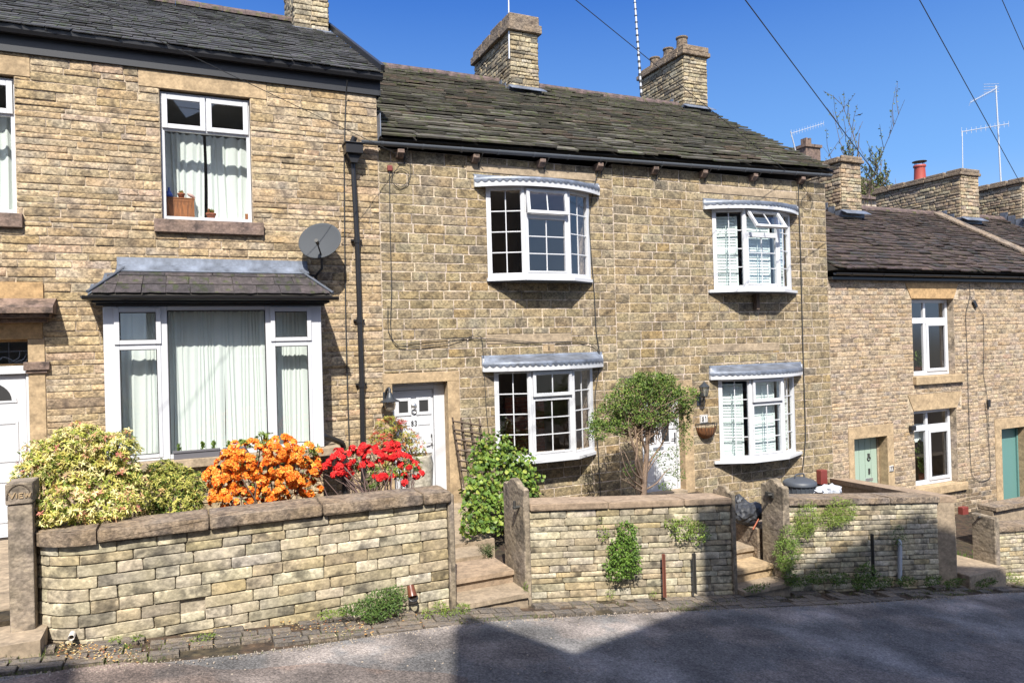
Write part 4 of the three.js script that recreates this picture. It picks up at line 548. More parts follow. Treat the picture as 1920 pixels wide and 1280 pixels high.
{
  const e = x => V3(x, 4.60, 0.24), r = (x, d = 0) => V3(x, 6.92 + d, -3.6), o = { expo: t => lerp(0.21, 0.15, t), wid: R => R.r(0.22, 0.6), th: 0.028, pal: PAL.slatePurple, key: 'purple', lump: 0.009 };
  roof(house77, { ...o, eL: e(XC + 0.05), eR: e(XD), rL: r(XC + 0.05), rR: r(XD), seed: 101 }); roof(house75, { ...o, eL: e(XD), eR: e(XE), rL: r(XD), rR: r(XE), seed: 103, max: 200 }); roof(house73, { ...o, eL: e(XE), eR: e(XF), rL: r(XE), rR: r(XF), seed: 105, max: 100 });
  for (const [h, a, b] of [[house77, XC + 0.01, XD], [house75, XD + 0.003, XE], [house73, XE + 0.003, XF]]) { gutter(h, V3(a, 4.50, 0.2), V3(b, 4.50, 0.2), 0.055, M.black, 0.95); part('eaves_board', bx(a, 4.36, -0.01, b, 4.42, 0.12), M.fascia, h); }
  const ch = (h, xl, xr, yT, yB, z0, z1, seed, cap) => { const c = { x0: onZ(xl, (yT + yB) / 2, z0).x, x1: onZ(xr, (yT + yB) / 2, z0).x, z0, z1, y0: onZ((xl + xr) / 2, yB, z0).y, y1: onZ((xl + xr) / 2, yT, z0).y, cap, pal: PAL.chim.concat(PAL.right.slice(0, 2)), seed, sideMax: 50 }; chimney(h, c); return c; };
  ch(house77, 1578, 1615, 306, 388, -2.7, -4.6, 111, 0.2);
  const c5 = ch(house75, 1803, 1836, 330, 402, -2.9, -6.0, 113, 0.22); pot(house75, (c5.x0 + c5.x1) / 2, c5.y1 + 0.2, -4.6, 0.2, 0.55, mat(lin(0.30, 0.05, 0.035), { roughness: 0.6 }), true);
  ch(house73, 1918, 1952, 345, 405, -2.9, -5.2, 115, 0.22);
  { const g = bx(-0.22, -0.03, 0, 0.22, 0.05, 3.6, 0.02); g.rotateX(Math.atan2(2.32, 3.84)); g.translate(c5.x0 - 0.35, 6.95, -3.5); part('verge_coping', g, M.coping, house75); }
}
// ---------------------------------------------------------------- gardens, walls, posts, steps
structure('garden_ground', [bx(-7, -0.6, -0.3, 2.74, 0.55, 3.66)], M.soil);
structure('garden_ground', [bx(4.31, -0.7, -0.3, 7.0, 0.06, 3.68), bx(3.69, -0.7, 1.2, 4.309, 0.06, 3.68), bx(2.741, -0.7, -0.3, 3.689, 0.24, 3.0)], M.soil);
structure('garden_ground', [bx(7.001, -1.8, -0.3, 9.5, -0.05, 3.0), prismXZ([[9.501, -0.3], [13.2, -0.3], [11.2, 3.68], [8.0, 3.68], [8.0, 3.001], [9.501, 3.001]], -1.8, -0.5)], M.soil);
structure('garden_ground', [prismXZ([[13.42, -0.3], [24, -0.3], [24, 3.6], [11.45, 3.6]], -3.4, -1.5)], M.soil);
function gardenWall(t, { x0, x1, top, bot, rows, seed, sl, pal = PAL.garden, thick = 0.34, blocks = [], z = 4, ch, max = 290 }) {
  const R = rng(seed), H = rows; // v runs 0..1 between the sloping foot and the underside of the coping
  const yOf = (u, v) => lerp(bot(u) - 0.12, top(u), v), core = prismXY([[x0, bot(x0) - 0.4], [x1, bot(x1) - 0.4], [x1, top(x1)], [x0, top(x0)]], z - thick, z - 0.028);
  const host = part('wall_core', core, M.mortarGarden, t), hh = (top(x0) - bot(x0) + top(x1) - bot(x1)) / 2 + 0.12;
  const stones = layCourses({ u0: x0, u1: x1, v0: 0, v1: hh, ch: r => r.r(ch[0], ch[1]), sl, joint: 0.008, R, blocks });
  addStones(host, stones, (u, v, n) => V3(u, yOf(u, v / hh), z + n), R, pal, M.pale, { bulge: 0.012, wob: 0.009, depth: 0.07 }, max);
  return { host, yOf, hh };
}
function copingRun(t, xs, y, z0, z1, th, m, seed, bev = 0.025) { const R = rng(seed); for (let i = 0; i < xs.length - 1; i++) { const a = xs[i] + 0.004, b = xs[i + 1] - 0.004, n = Math.max(2, Math.round((b - a) / 0.25)), dz = R.g() * 0.012, dy = R.g() * 0.006; const g = new RoundedBoxGeometry(b - a, th, z1 - z0, 2, bev), p = g.attributes.position; const s = y(b) - y(a); for (let k = 0; k < p.count; k++) { const x = p.getX(k) + (a + b) / 2; p.setXYZ(k, x, p.getY(k) + y(x) - th / 2 + dy + (p.getZ(k) > 0 ? R.g() * 0.004 : 0), p.getZ(k) + (z0 + z1) / 2 + dz); } g.computeVertexNormals(); part('coping_stone', g, m, t); } }
// retaining wall of the tall house, rounded at the gate end
{
  const t = thing('garden_wall', 'cream stone retaining wall with rounded end and dark heavy coping below orange azalea', 'wall', V3(0.5, 0.3, 4)), R = rng(121), cx = -0.85, rad = 0.62, x1 = 2.72, yT = 1.265;
  const path = u => { if (u >= cx) return [V3(u, 0, 4), V3(0, 0, 1)]; const a = (cx - u) / rad; return [V3(cx - rad * Math.sin(a), 0, 4 - rad + rad * Math.cos(a)), V3(-Math.sin(a), 0, Math.cos(a))]; };
  const plan = (d, ua = cx - rad * Math.PI / 2) => { const o = []; for (let i = 0; i <= 12; i++) { const [p, n] = path(lerp(ua, cx, i / 12)); o.push([p.x + n.x * d, p.z + n.z * d]); } return o; };
  const host = part('wall_core', prismXZ([...plan(-0.028), [x1, 3.972], [x1, 3.62], ...plan(-0.3).reverse()], -0.4, yT), M.mortarGarden, t);
  const hole = R_(onZ(337, 1140, 4).x, onZ(384, 1140, 4).x, onZ(360, 1148, 4).y, onZ(360, 1128, 4).y);
  const stones = layCourses({ u0: cx - rad * Math.PI / 2, u1: x1, v0: -0.2, v1: yT, ch: r => r.r(0.088, 0.128), sl: r => r.r(0.2, 0.6), joint: 0.009, R, blocks: [hole] }).filter(s => s.v + s.h / 2 > gy(s.u) - 0.05);
  addStones(host, stones, (u, v, n) => { const [p, q] = path(u); return V3(p.x + q.x * n, v, p.z + q.z * n); }, R, PAL.garden, M.pale, { bulge: 0.013, wob: 0.008, depth: 0.07 }, 295);
  const X = px => onZ(px, 980, 4.05).x, xs = [180, 392, 606, 795].map(X);
  { const g = prismXZ([...plan(0.06), [xs[0] - 0.006, 4.06], [xs[0] - 0.006, 3.6], ...plan(-0.36).reverse()], yT + 0.001, yT + 0.125); part('coping_stone', g, M.coping, t); part('coping_stone', prismXZ([...plan(0.03), [xs[0] - 0.01, 4.03], [xs[0] - 0.01, 3.62], ...plan(-0.34).reverse()], yT + 0.1251, yT + 0.137), M.coping, t); }
  copingRun(t, [...xs, 2.76], x => yT + 0.135 - 0.012 * Math.max(0, x - 1.5), 3.58, 4.065, 0.13, M.coping, 123);
}
const ogee = (z0, z1, y0, ys, yp) => { const o = [[z0, y0], [z1, y0], [z1, ys]], m = (z0 + z1) / 2, w = (z1 - z0) / 2; for (let i = 0; i <= 12; i++) { const t = 1 - i / 6, k = Math.abs(t) < 0.62 ? Math.cos(t / 0.62 * Math.PI / 2) : 0; o.push([m + t * w * 0.86, ys + 0.02 + (yp - ys - 0.02) * Math.pow(k, 0.8)]); } o.push([z0, ys]); return o; };
function slabPost(label, x0, x1, z0, z1, y0, ys, yp, flat) { const t = thing('gate_post', label, 'gate post', V3((x0 + x1) / 2, y0, z1), 'upright stone slab gate posts'); part('post', prismZY(flat ? [[z0, y0], [z1, y0], [z1, ys], [z0, yp]] : ogee(z0, z1, y0, ys, yp), x0, x1, 0.012), M.postStone, t); return t; }
{
  const t = thing('garden_wall', 'coursed stone garden wall with pinkish coping and green trailing clump', 'wall', V3(5.4, -0.2, 4)), x0 = 3.775, x1 = 6.97, topc = x => lerp(1.11, 0.83, (x - 3.73) / 3.23), top = x => topc(x) - 0.095;
  gardenWall(t, { x0, x1, top, bot: gy, seed: 131, sl: r => r.r(0.2, 0.58), ch: [0.068, 0.108] }); copingRun(t, [x0, 4.9, 6.1, x1], topc, 3.6, 4.035, 0.094, M.copingPink, 133, 0.02);
  const L = slabPost('plain narrow stone slab post at the end of the retaining wall', 2.725, 2.80, 3.55, 4.03, gy(2.76) - 0.2, 1.34, 1.36, true);
  const yp = onX(965, 897, 3.7).y, ys = onX(979, 918, 3.7).y, P = slabPost('round-shouldered stone slab post beside steps to the door numbered 83', 3.685, 3.772, onX(946, 1000, 3.69).z, 4.04, gy(3.7) - 0.2, ys, yp);
  part('hinge_iron', [rod(V3(3.69, ys - 0.22, 3.92), V3(3.60, ys - 0.22, 3.92), 0.02), rod(V3(3.62, ys - 0.24, 3.92), V3(3.62, ys - 0.14, 3.92), 0.018)], M.iron, P);
}
{
  const t = thing('garden_wall', 'coursed stone garden wall with ferny green clumps, below the dustbin', 'wall', V3(9.5, -0.8, 4)), x0 = onZ(1478, 1000, 4).x + 0.005, x1 = 11.24, topc = x => lerp(0.69, 0.37, (x - 8.01) / 3.2), top = x => topc(x) - 0.105;
  gardenWall(t, { x0, x1, top, bot: gy, seed: 141, sl: r => r.r(0.18, 0.62), ch: [0.068, 0.105] }); copingRun(t, [x0, 8.9, 10.1, x1 + 0.03], topc, 3.58, 4.04, 0.104, M.coping, 143, 0.02);
  // return wall running back to the house corner
  const A = V3(x1 + 0.0, topc(x1), 3.98), B = V3(13.2, onZ(1545, 897, 0.05).y, 0.1), d = B.clone().sub(A), len = Math.hypot(d.x, d.z), ang = Math.atan2(-d.z, d.x), dip = Math.atan2(d.y, len);
  const put = g => { const p = g.attributes.position; for (let i = 0; i < p.count; i++) p.setY(i, p.getY(i) + p.getX(i) / len * d.y); g.rotateY(ang); g.translate(A.x, A.y, A.z); g.computeVertexNormals(); return g; };
  part('return_wall', put(bx(0, -2.2, 0.0, len, -0.11, 0.3)), M.stepStone, t); for (let i = 0; i < 4; i++) { const g = new THREE.BoxGeometry(len / 4 - 0.01, 0.1, 0.38, 8, 1, 1); g.translate(len * (i + 0.5) / 4, -0.055, 0.15); part('coping_stone', put(g), M.copingPink, t); }
  const R = rng(145), e = d.clone().setY(0).normalize(), nn = V3(e.z, 0, -e.x).multiplyScalar(-1); // inner face looks to the garden
  const pl = slabPost('round-shouldered stone slab post half behind the coping, beside the rubbish sacks', onZ(1370, 1000, 4).x, onZ(1378, 1000, 4).x, onX(1336, 930, onZ(1370, 1000, 4).x).z, 4.04, gy(7) - 0.2, onZ(1374, 926, 4.03).y, onX(1354, 908, 6.95).y);
  const px0 = onZ(1466, 1000, 4).x, yp = onX(1446, 897, px0).y, ys = onZ(1472, 915, 4.03).y, pr = slabPost('round-shouldered stone slab post with iron latch, beside yellow steps', px0, onZ(1478, 1000, 4).x, onX(1429, 1000, px0).z, 4.05, gy(7.9) - 0.2, ys, yp);
  part('latch_iron', [rod(V3(px0 + 0.01, ys - 0.12, 3.86), V3(px0 - 0.09, ys - 0.12, 3.84), 0.02), bx(px0 - 0.03, ys - 0.17, 3.72, px0 - 0.005, ys - 0.09, 3.88, 0.006)], M.iron, pr);
  // low wall and gate of the green-door cottage
  const t2 = thing('garden_wall', 'short low stone wall stub with end slab, before pale green door', 'wall', V3(11.4, -1.1, 4)), lx1 = onZ(1786, 1030, 4).x, ly = onZ(1776, 981, 4).y;
  gardenWall(t2, { x0: x1 + 0.05, x1: lx1, top: () => ly - 0.04, bot: gy, seed: 151, sl: r => r.r(0.2, 0.4), ch: [0.1, 0.14], z: 3.98 }); part('coping_stone', bx(x1 + 0.04, ly - 0.04, 3.6, lx1, ly + 0.01, 4.0, 0.015), M.coping, t2); part('end_slab', bx(lx1 + 0.002, gy(lx1) - 0.2, 3.55, lx1 + 0.09, ly + 0.02, 4.02, 0.012), M.postStone, t2);
  const rx0 = onZ(1862, 1020, 4).x, rp = slabPost('tan flat-topped stone slab post near the pale green door', rx0, onZ(1871, 1020, 4).x, onX(1823, 1000, rx0).z, 4.05, gy(rx0) - 0.2, onZ(1866, 972, 4.04).y, onX(1825, 962, rx0).y, true);
  part('hinge_iron', [rod(V3(rx0 + 0.01, ys - 1.05, 3.8), V3(rx0 - 0.05, ys - 1.05, 3.8), 0.02)], M.iron, rp);
  const t3 = thing('garden_wall', 'pale stone garden wall running downhill in front of teal door', 'wall', V3(14, -1.4, 4)), wx0 = onZ(1872, 1020, 4).x, tc = x => lerp(onZ(1880, 986, 4).y, onZ(1880, 986, 4).y - 0.7, (x - wx0) / 8);
  gardenWall(t3, { x0: wx0, x1: wx0 + 8, top: x => tc(x) - 0.1, bot: gy, seed: 153, sl: r => r.r(0.18, 0.5), ch: [0.068, 0.105] }); copingRun(t3, [wx0, wx0 + 1.2, wx0 + 2.6, wx0 + 4, wx0 + 6, wx0 + 8], tc, 3.6, 4.04, 0.1, M.coping, 155, 0.02);
  const t4 = thing('garden_wall', 'stone inner wall between the two lower gardens', 'wall', V3(14, -1.4, 2.2)), iy = onZ(1890, 945, 2.4).y, ix = onZ(1862, 950, 2.4).x; part('wall_core', bx(ix, -2.4, 2.15, ix + 6, iy - 0.1, 2.4), M.stepStone, t4); for (let i = 0; i < 4; i++) part('coping_stone', bx(ix + i * 1.5, iy - 0.099, 2.08, ix + i * 1.5 + 1.49, iy, 2.48, 0.02), M.coping, t4);
  const s77 = thing('stone_step', 'worn tan stone step in the gateway of green-door cottage', 'step', V3(12.1, -1.3, 3.9)); part('step', [bx(lx1 + 0.1, gy(12.2) - 0.3, 3.3, rx0 - 0.005, onZ(1830, 1070, 4.1).y, 4.22, 0.02)], M.stepStone, s77); part('step', bx(lx1 + 0.1, -1.7, 2.0, rx0 - 0.005, onZ(1830, 1070, 4.1).y + 0.1, 3.302, 0.02), M.stepStone, s77);
}
{ // steps and paths
  const a = thing('stone_steps', 'pinkish worn stone steps rising to the door numbered 83', 'steps', V3(3.24, 0, 4)); const jig = (x0, y0, z0, x1, y1, z1, s) => { const R = rng(s), g = new THREE.BoxGeometry(x1 - x0, y1 - y0, z1 - z0, 6, 1, 3), p = g.attributes.position, J = {}; for (let i = 0; i < p.count; i++) { const k = p.getX(i).toFixed(2) + p.getY(i).toFixed(2) + p.getZ(i).toFixed(2); J[k] = J[k] || [R.g() * 0.004, R.g() * 0.003, R.g() * 0.008]; p.setXYZ(i, p.getX(i) + (x0 + x1) / 2 + J[k][0] * 0.3, p.getY(i) + (y0 + y1) / 2 + J[k][1], p.getZ(i) + (z0 + z1) / 2 + J[k][2]); } const q = g.toNonIndexed(); q.computeVertexNormals(); return q; };
  const tread = (t, x0, yb, z0, x1, y, zf, sd, m) => part('step', [jig(x0, y - 0.055, z0, x1, y, zf, sd), jig(x0 + 0.003, yb, z0, x1 - 0.003, y - 0.056, zf - 0.035, sd + 40)], m, t);
  tread(a, 2.81, -0.25, 3.55, 3.685, 0.075, 4.14, 1, M.stepStone); tread(a, 2.81, -0.2, 3.05, 3.68, 0.235, 3.72, 2, M.copingPink); tread(a, 2.81, -0.2, 2.55, 3.6, 0.285, 3.06, 3, M.stepStone); part('landing', jig(2.76, 0.05, 1.3, 3.9, 0.335, 2.57, 4), M.stepStone, a); part('landing', jig(2.76, 0.05, 0.07, 4.3, 0.332, 1.29, 5), M.stepStone, a);
  const b = thing('stone_steps', 'yellow stone steps between two slab posts, below rubbish sacks', 'steps', V3(7.5, -0.5, 4)), xa = onZ(1379, 1000, 4).x, xb = onZ(1465, 1000, 4).x; tread(b, xa, -1, 3.72, xb + 0.02, -0.46, 4.16, 6, M.stepStone); tread(b, xa, -1, 3.36, xb, -0.28, 3.84, 7, M.ashlar); tread(b, xa, -1, 2.98, xb, -0.12, 3.44, 8, M.stepStone); part('landing', jig(xa - 0.02, -1, 0.07, xb + 1.2, 0.0, 3.06, 9), M.stepStone, b);
  const rw = thing('border_edging', 'mossy dark stone edging beside the yellow steps', 'edging', V3(8, 0, 3.2)); part('edging_stone', jig(xb + 0.005, -0.7, 3.0, xb + 0.5, 0.16, 3.5, 10), M.coping, rw);
  const c = thing('stone_steps', 'broad stone step at the gateway beside the post lettered VIEW', 'steps', V3(-1.9, 0.4, 4)); const sy = 0.5, zf = onY(92, 1197, sy).z; part('step', jig(-3.6, 0.1, 3.3, -1.28, sy, zf, 11), M.stepStone, c); part('path_flag', jig(-3.6, 0.3, 0.0, -1.5, 0.565, 3.32, 12), M.stepStone, c);
  // post with the carved word
  const vx0 = onZ(11, 1040, 3.9).x, vx1 = onZ(64, 1040, 3.9).x, vt = onZ(38, 905, 3.9).y, vs = onZ(38, 944, 3.9).y, v = thing('gate_post', 'square stone gate post carved with the word VIEW under an arch', 'gate post', V3((vx0 + vx1) / 2, 0.4, 3.8), 'upright stone slab gate posts');
  part('post', [bx(vx0 + 0.012, 0.2, 3.58, vx1 - 0.008, vs - 0.008, 3.89, 0.012), bx(vx0, vs - 0.007, 3.57, vx1, vt, 3.905, 0.015)], M.postStone, v);
  const mx = (vx0 + vx1) / 2, w = vx1 - vx0, ar = []; for (let i = 0; i <= 10; i++) { const q = Math.PI * i / 10; ar.push([mx + Math.cos(q) * w * 0.44, vs + 0.045 + Math.sin(q) * (vt - vs - 0.06), 3.906]); } part('carved_arch', tube(ar, 0.007, 5), M.coping, v);
  const L = { V: [[[0, 1], [0.5, 0], [1, 1]]], I: [[[0.3, 0], [0.3, 1]]], E: [[[0.9, 1], [0, 1], [0, 0], [0.9, 0]], [[0, 0.5], [0.7, 0.5]]], W: [[[0, 1], [0.25, 0], [0.5, 0.8], [0.75, 0], [1, 1]]] }, gs = []; let lx = mx - w * 0.36; const ly = vs + 0.055, hh = w * 0.2;
  for (const [ch, s, wd] of [['V', 1.2, 0.22], ['I', 0.95, 0.09], ['E', 0.95, 0.15], ['W', 1.0, 0.24]]) { for (const l of L[ch]) for (let i = 0; i < l.length - 1; i++) gs.push(rod(V3(lx + l[i][0] * wd * w, ly + l[i][1] * hh * s, 3.907), V3(lx + l[i + 1][0] * wd * w, ly + l[i + 1][1] * hh * s, 3.907), 0.0075, 0.0075, 5)); lx += wd * w + w * 0.03; }
  part('carved_lettering', gs, M.ashlar, v);
}
// ---------------------------------------------------------------- plants
class Leaves {
  constructor() { this.P = []; this.C = []; }
  tri(a, b, c, k) { this.P.push(a.x, a.y, a.z, b.x, b.y, b.z, c.x, c.y, c.z); for (let i = 0; i < 3; i++) this.C.push(k.r, k.g, k.b); }
  leaf(p, d, n, L, W, k, fold = 0.15, k2) { const s = d.clone().cross(n).normalize(), m = p.clone().addScaledVector(d, L * 0.45), t = p.clone().addScaledVector(d, L).addScaledVector(n, -L * 0.12), l = m.clone().addScaledVector(s, W / 2).addScaledVector(n, W * fold), r = m.clone().addScaledVector(s, -W / 2).addScaledVector(n, W * fold); this.tri(p, l, t, k); this.tri(p, t, r, k2 || k); }
  broad(p, d, n, L, W, k, fold = 0.1) { const s = d.clone().cross(n).normalize(), a = p.clone().addScaledVector(d, L * 0.3), b = p.clone().addScaledVector(d, L * 0.7), t = p.clone().addScaledVector(d, L).addScaledVector(n, -L * 0.1), q = (o, w) => o.clone().addScaledVector(s, w).addScaledVector(n, Math.abs(w) * fold * 2); const al = q(a, W / 2), ar = q(a, -W / 2), bl = q(b, W * 0.36), br = q(b, -W * 0.36); this.tri(p, al, a, k); this.tri(p, a, ar, k); this.tri(al, bl, b, k); this.tri(al, b, a, k); this.tri(a, b, br, k); this.tri(a, br, ar, k); this.tri(bl, t, b, k); this.tri(b, t, br, k); }
  geo() { const g = new THREE.BufferGeometry(); g.setAttribute('position', new THREE.Float32BufferAttribute(this.P, 3)); g.setAttribute('color', new THREE.Float32BufferAttribute(this.C, 3)); g.computeVertexNormals(); return g; }
}
const unit = R => { let v; do v = V3(R() * 2 - 1, R() * 2 - 1, R() * 2 - 1); while (v.lengthSq() > 1 || v.lengthSq() < 0.01); return v.normalize(); };
const perp = (d, R) => { const n = unit(R); return n.addScaledVector(d, -n.dot(d)).normalize(); };
const blob = (px, py, z, rp, ry = rp) => { const c = onZ(px, py, z), k = depthOf(c) / FOC; return { c, r: V3(rp * k, ry * k, Math.min(rp, ry) * k) }; };
const kol = (R, l, s = 0.14) => { const c = R.pick(l), k = 1 + R.g() * s; return lin(c[0] * k, c[1] * k, c[2] * k); };
// twigs from a root to points in the blobs
function twigs(root, blobs, R, n, r0, bend = 0.15) { const g = []; for (let i = 0; i < n; i++) { const b = R.pick(blobs), e = b.c.clone().add(unit(R).multiply(b.r).multiplyScalar(0.7)), m = root.clone().lerp(e, 0.5).add(unit(R).multiplyScalar(bend * root.distanceTo(e))); g.push(plain(tube([root.clone().add(unit(R).multiplyScalar(r0 * 1.5)), m, e], r0 * R.r(0.4, 0.9), 5, false, 6))); } return g; }
function inBlob(b, R, lo = 0.55) { const u = unit(R), k = lerp(lo, 1, Math.pow(R(), 0.6)) * (1 + 0.12 * Math.sin(u.x * 7 + u.y * 9 + b.c.x * 5)); return [b.c.clone().add(u.clone().multiply(b.r).multiplyScalar(k)), u, k]; }
function whorls(lv, blobs, R, n, per, L, W, cols, tips) { const wt = blobs.map(b => b.r.x * b.r.y), T = wt.reduce((a, b) => a + b, 0); blobs.forEach((b, i) => { for (let k = 0; k < n * wt[i] / T; k++) { const [p, u, q] = inBlob(b, R); const ax = u.clone().add(V3(0, 0.8, 0.25)).addScaledVector(unit(R), 0.5).normalize(), tip = q > 0.8 && R() < tips.p, pal = tip ? tips.cols : cols; const base = kol(R, pal); for (let j = 0; j < per; j++) { const s = perp(ax, R), d = s.clone().addScaledVector(ax, R.r(-0.1, 0.6)).normalize(), k2 = base.clone().multiplyScalar(R.r(0.8, 1.2)); lv.leaf(p.clone().addScaledVector(ax, R() * 0.02), d, ax, L * R.r(0.7, 1.15), W * R.r(0.8, 1.2), k2, 0.15, R() < 0.4 ? kol(R, cols) : k2); } } }); }
function scatter(lv, blobs, R, n, L, W, cols, broad = false, up = 0.4) { const wt = blobs.map(b => b.r.x * b.r.y), T = wt.reduce((a, b) => a + b, 0); blobs.forEach((b, i) => { for (let k = 0; k < n * wt[i] / T; k++) { const [p, u] = inBlob(b, R, 0.5), d = u.clone().multiplyScalar(0.7).addScaledVector(unit(R), 0.9).add(V3(0, up, 0)).normalize(); let nn = u.clone().add(V3(0, 0.7, 0.3)).addScaledVector(unit(R), 0.5); nn.addScaledVector(d, -nn.dot(d)).normalize(); lv[broad ? 'broad' : 'leaf'](p, d, nn, L * R.r(0.6, 1.2), W * R.r(0.7, 1.2), kol(R, cols, 0.25)); } }); }
function trusses(lv, blobs, R, n, cols, deep, fl = 0.034, per = 9) { const out = []; const wt = blobs.map(b => b.r.x * b.r.y), T = wt.reduce((a, b) => a + b, 0); blobs.forEach((b, i) => { for (let k = 0; k < n * wt[i] / T; k++) { const [p, u] = inBlob(b, R, 0.75), ax = u.clone().add(V3(0, 0.5, 0.5)).normalize(); out.push(p); for (let j = 0; j < per; j++) { const d = ax.clone().addScaledVector(unit(R), 0.95).normalize(), c = p.clone().addScaledVector(d, fl * 1.1), base = kol(R, cols, 0.1), e1 = perp(d, R), e2 = d.clone().cross(e1); for (let q = 0; q < 5; q++) { const a = q * 1.2566 + R.g() * 0.15, r = e1.clone().multiplyScalar(Math.cos(a)).addScaledVector(e2, Math.sin(a)), dir = r.clone().addScaledVector(d, 0.35).normalize(), nn = d.clone().addScaledVector(dir, -d.dot(dir)).normalize(); lv.broad(c, dir, nn, fl * R.r(0.9, 1.15), fl * 0.8, q === 0 ? kol(R, deep, 0.1) : base, 0.06); } lv.leaf(p, d, perp(d, R), fl * 1.2, fl * 0.35, kol(R, deep, 0.15)); } } }); return out; }
function shrub(name, label, cat, root, leaves, m, wood, woodMat, extra) { const t = thing(name, label, cat, root); part('branches', wood, woodMat, t); const f = part('foliage', leaves.geo(), m, t); f.userData.kind = 'stuff'; if (extra) { const q = part('blossom', extra.geo(), M.petal, t); q.userData.kind = 'stuff'; } return t; }
const GREEN = [[0.075, 0.13, 0.022], [0.10, 0.165, 0.03], [0.055, 0.10, 0.02], [0.13, 0.19, 0.04]], LIME = [[0.17, 0.24, 0.04], [0.22, 0.29, 0.06], [0.13, 0.19, 0.03]];
{ // big variegated bush over the rounded wall end
  const R = rng(201), z = 3.25, b = [[152, 828, 48, 34], [95, 852, 50, 32], [210, 842, 46, 34], [62, 888, 36, 24], [130, 885, 62, 38], [205, 895, 58, 42], [118, 945, 52, 34], [196, 952, 50, 34], [245, 925, 36, 36], [92, 972, 24, 18], [160, 972, 40, 18]].map(q => blob(q[0], q[1], z + R.g() * 0.12 + (q[1] > 930 ? 0.42 : 0), q[2], q[3])), lv = new Leaves(), root = onZ(165, 960, 3.15); root.y = 0.54;
  whorls(lv, b, R, 2100, 9, 0.054, 0.0135, [[0.62, 0.55, 0.15], [0.74, 0.66, 0.24], [0.42, 0.42, 0.08], [0.24, 0.29, 0.05], [0.80, 0.72, 0.36]], { p: 0.20, cols: [[0.62, 0.36, 0.20], [0.66, 0.44, 0.28], [0.55, 0.22, 0.16]] });
  scatter(lv, b, R, 1800, 0.055, 0.018, LIME);
  shrub('variegated_shrub', 'large cream and pink variegated shrub spilling over rounded wall end', 'shrub', root, lv, M.leaf, twigs(root, b, R, 26, 0.013), M.barkDark);
}
{ // smaller yellow-green bush beside it
  const R = rng(203), b = [[310, 890, 36, 24], [350, 905, 34, 26], [290, 925, 30, 28], [335, 945, 44, 26], [365, 925, 22, 26], [285, 955, 26, 18], [300, 880, 24, 16]].map(q => blob(q[0], q[1], 2.95 + R.g() * 0.1, q[2], q[3])), lv = new Leaves(), root = onZ(325, 955, 2.95); root.y = 0.54;
  whorls(lv, b, R, 900, 8, 0.045, 0.012, [[0.46, 0.44, 0.10], [0.56, 0.52, 0.16], [0.27, 0.30, 0.06], [0.36, 0.36, 0.08]], { p: 0.05, cols: [[0.5, 0.33, 0.15]] }); scatter(lv, b, R, 1500, 0.05, 0.017, GREEN);
  shrub('variegated_shrub', 'smaller yellow-green shrub between the cream shrub and the orange azalea', 'shrub', root, lv, M.leaf, twigs(root, b, R, 22, 0.010), M.barkDark);
}
{ // orange azalea
  const R = rng(205), b = [[470, 850, 34, 22], [520, 842, 36, 22], [570, 855, 30, 22], [440, 870, 34, 22], [500, 875, 46, 26], [560, 885, 38, 26], [415, 905, 28, 22], [460, 905, 44, 24], [520, 912, 44, 24], [580, 910, 24, 22], [430, 932, 36, 18], [500, 935, 40, 16], [405, 890, 18, 14]].map(q => blob(q[0], q[1], 3.15 + R.g() * 0.14, q[2], q[3])), tops = [[441, 838, 7], [428, 852, 9], [532, 826, 7], [505, 828, 7]].map(q => blob(q[0], q[1], 3.1, q[2])), top2 = [[488, 822, 9, 11], [458, 835, 6, 9], [505, 818, 6, 10], [588, 840, 6, 10], [505, 845, 5, 8], [480, 888, 6, 5]].map(q => blob(q[0], q[1], 3.12, q[2], q[3])), lv = new Leaves(), fl = new Leaves(), root = onZ(495, 945, 3.1); root.y = 0.54;
  const O = [[0.80, 0.26, 0.025], [0.85, 0.34, 0.05], [0.78, 0.20, 0.02], [0.88, 0.42, 0.09]], D = [[0.78, 0.13, 0.012], [0.72, 0.09, 0.01]];
  trusses(fl, b, R, 250, O, D, 0.036, 9); trusses(fl, tops, R, 8, O, D, 0.032, 8); whorls(lv, top2, R, 40, 8, 0.055, 0.018, LIME, { p: 0, cols: LIME }); scatter(lv, b, R, 500, 0.05, 0.017, GREEN);
  shrub('azalea', 'azalea bush covered in bright orange flowers behind the dark coping', 'shrub', root, lv, M.leaf, twigs(root, b.concat(top2), R, 40, 0.009), M.barkDark, fl);
}
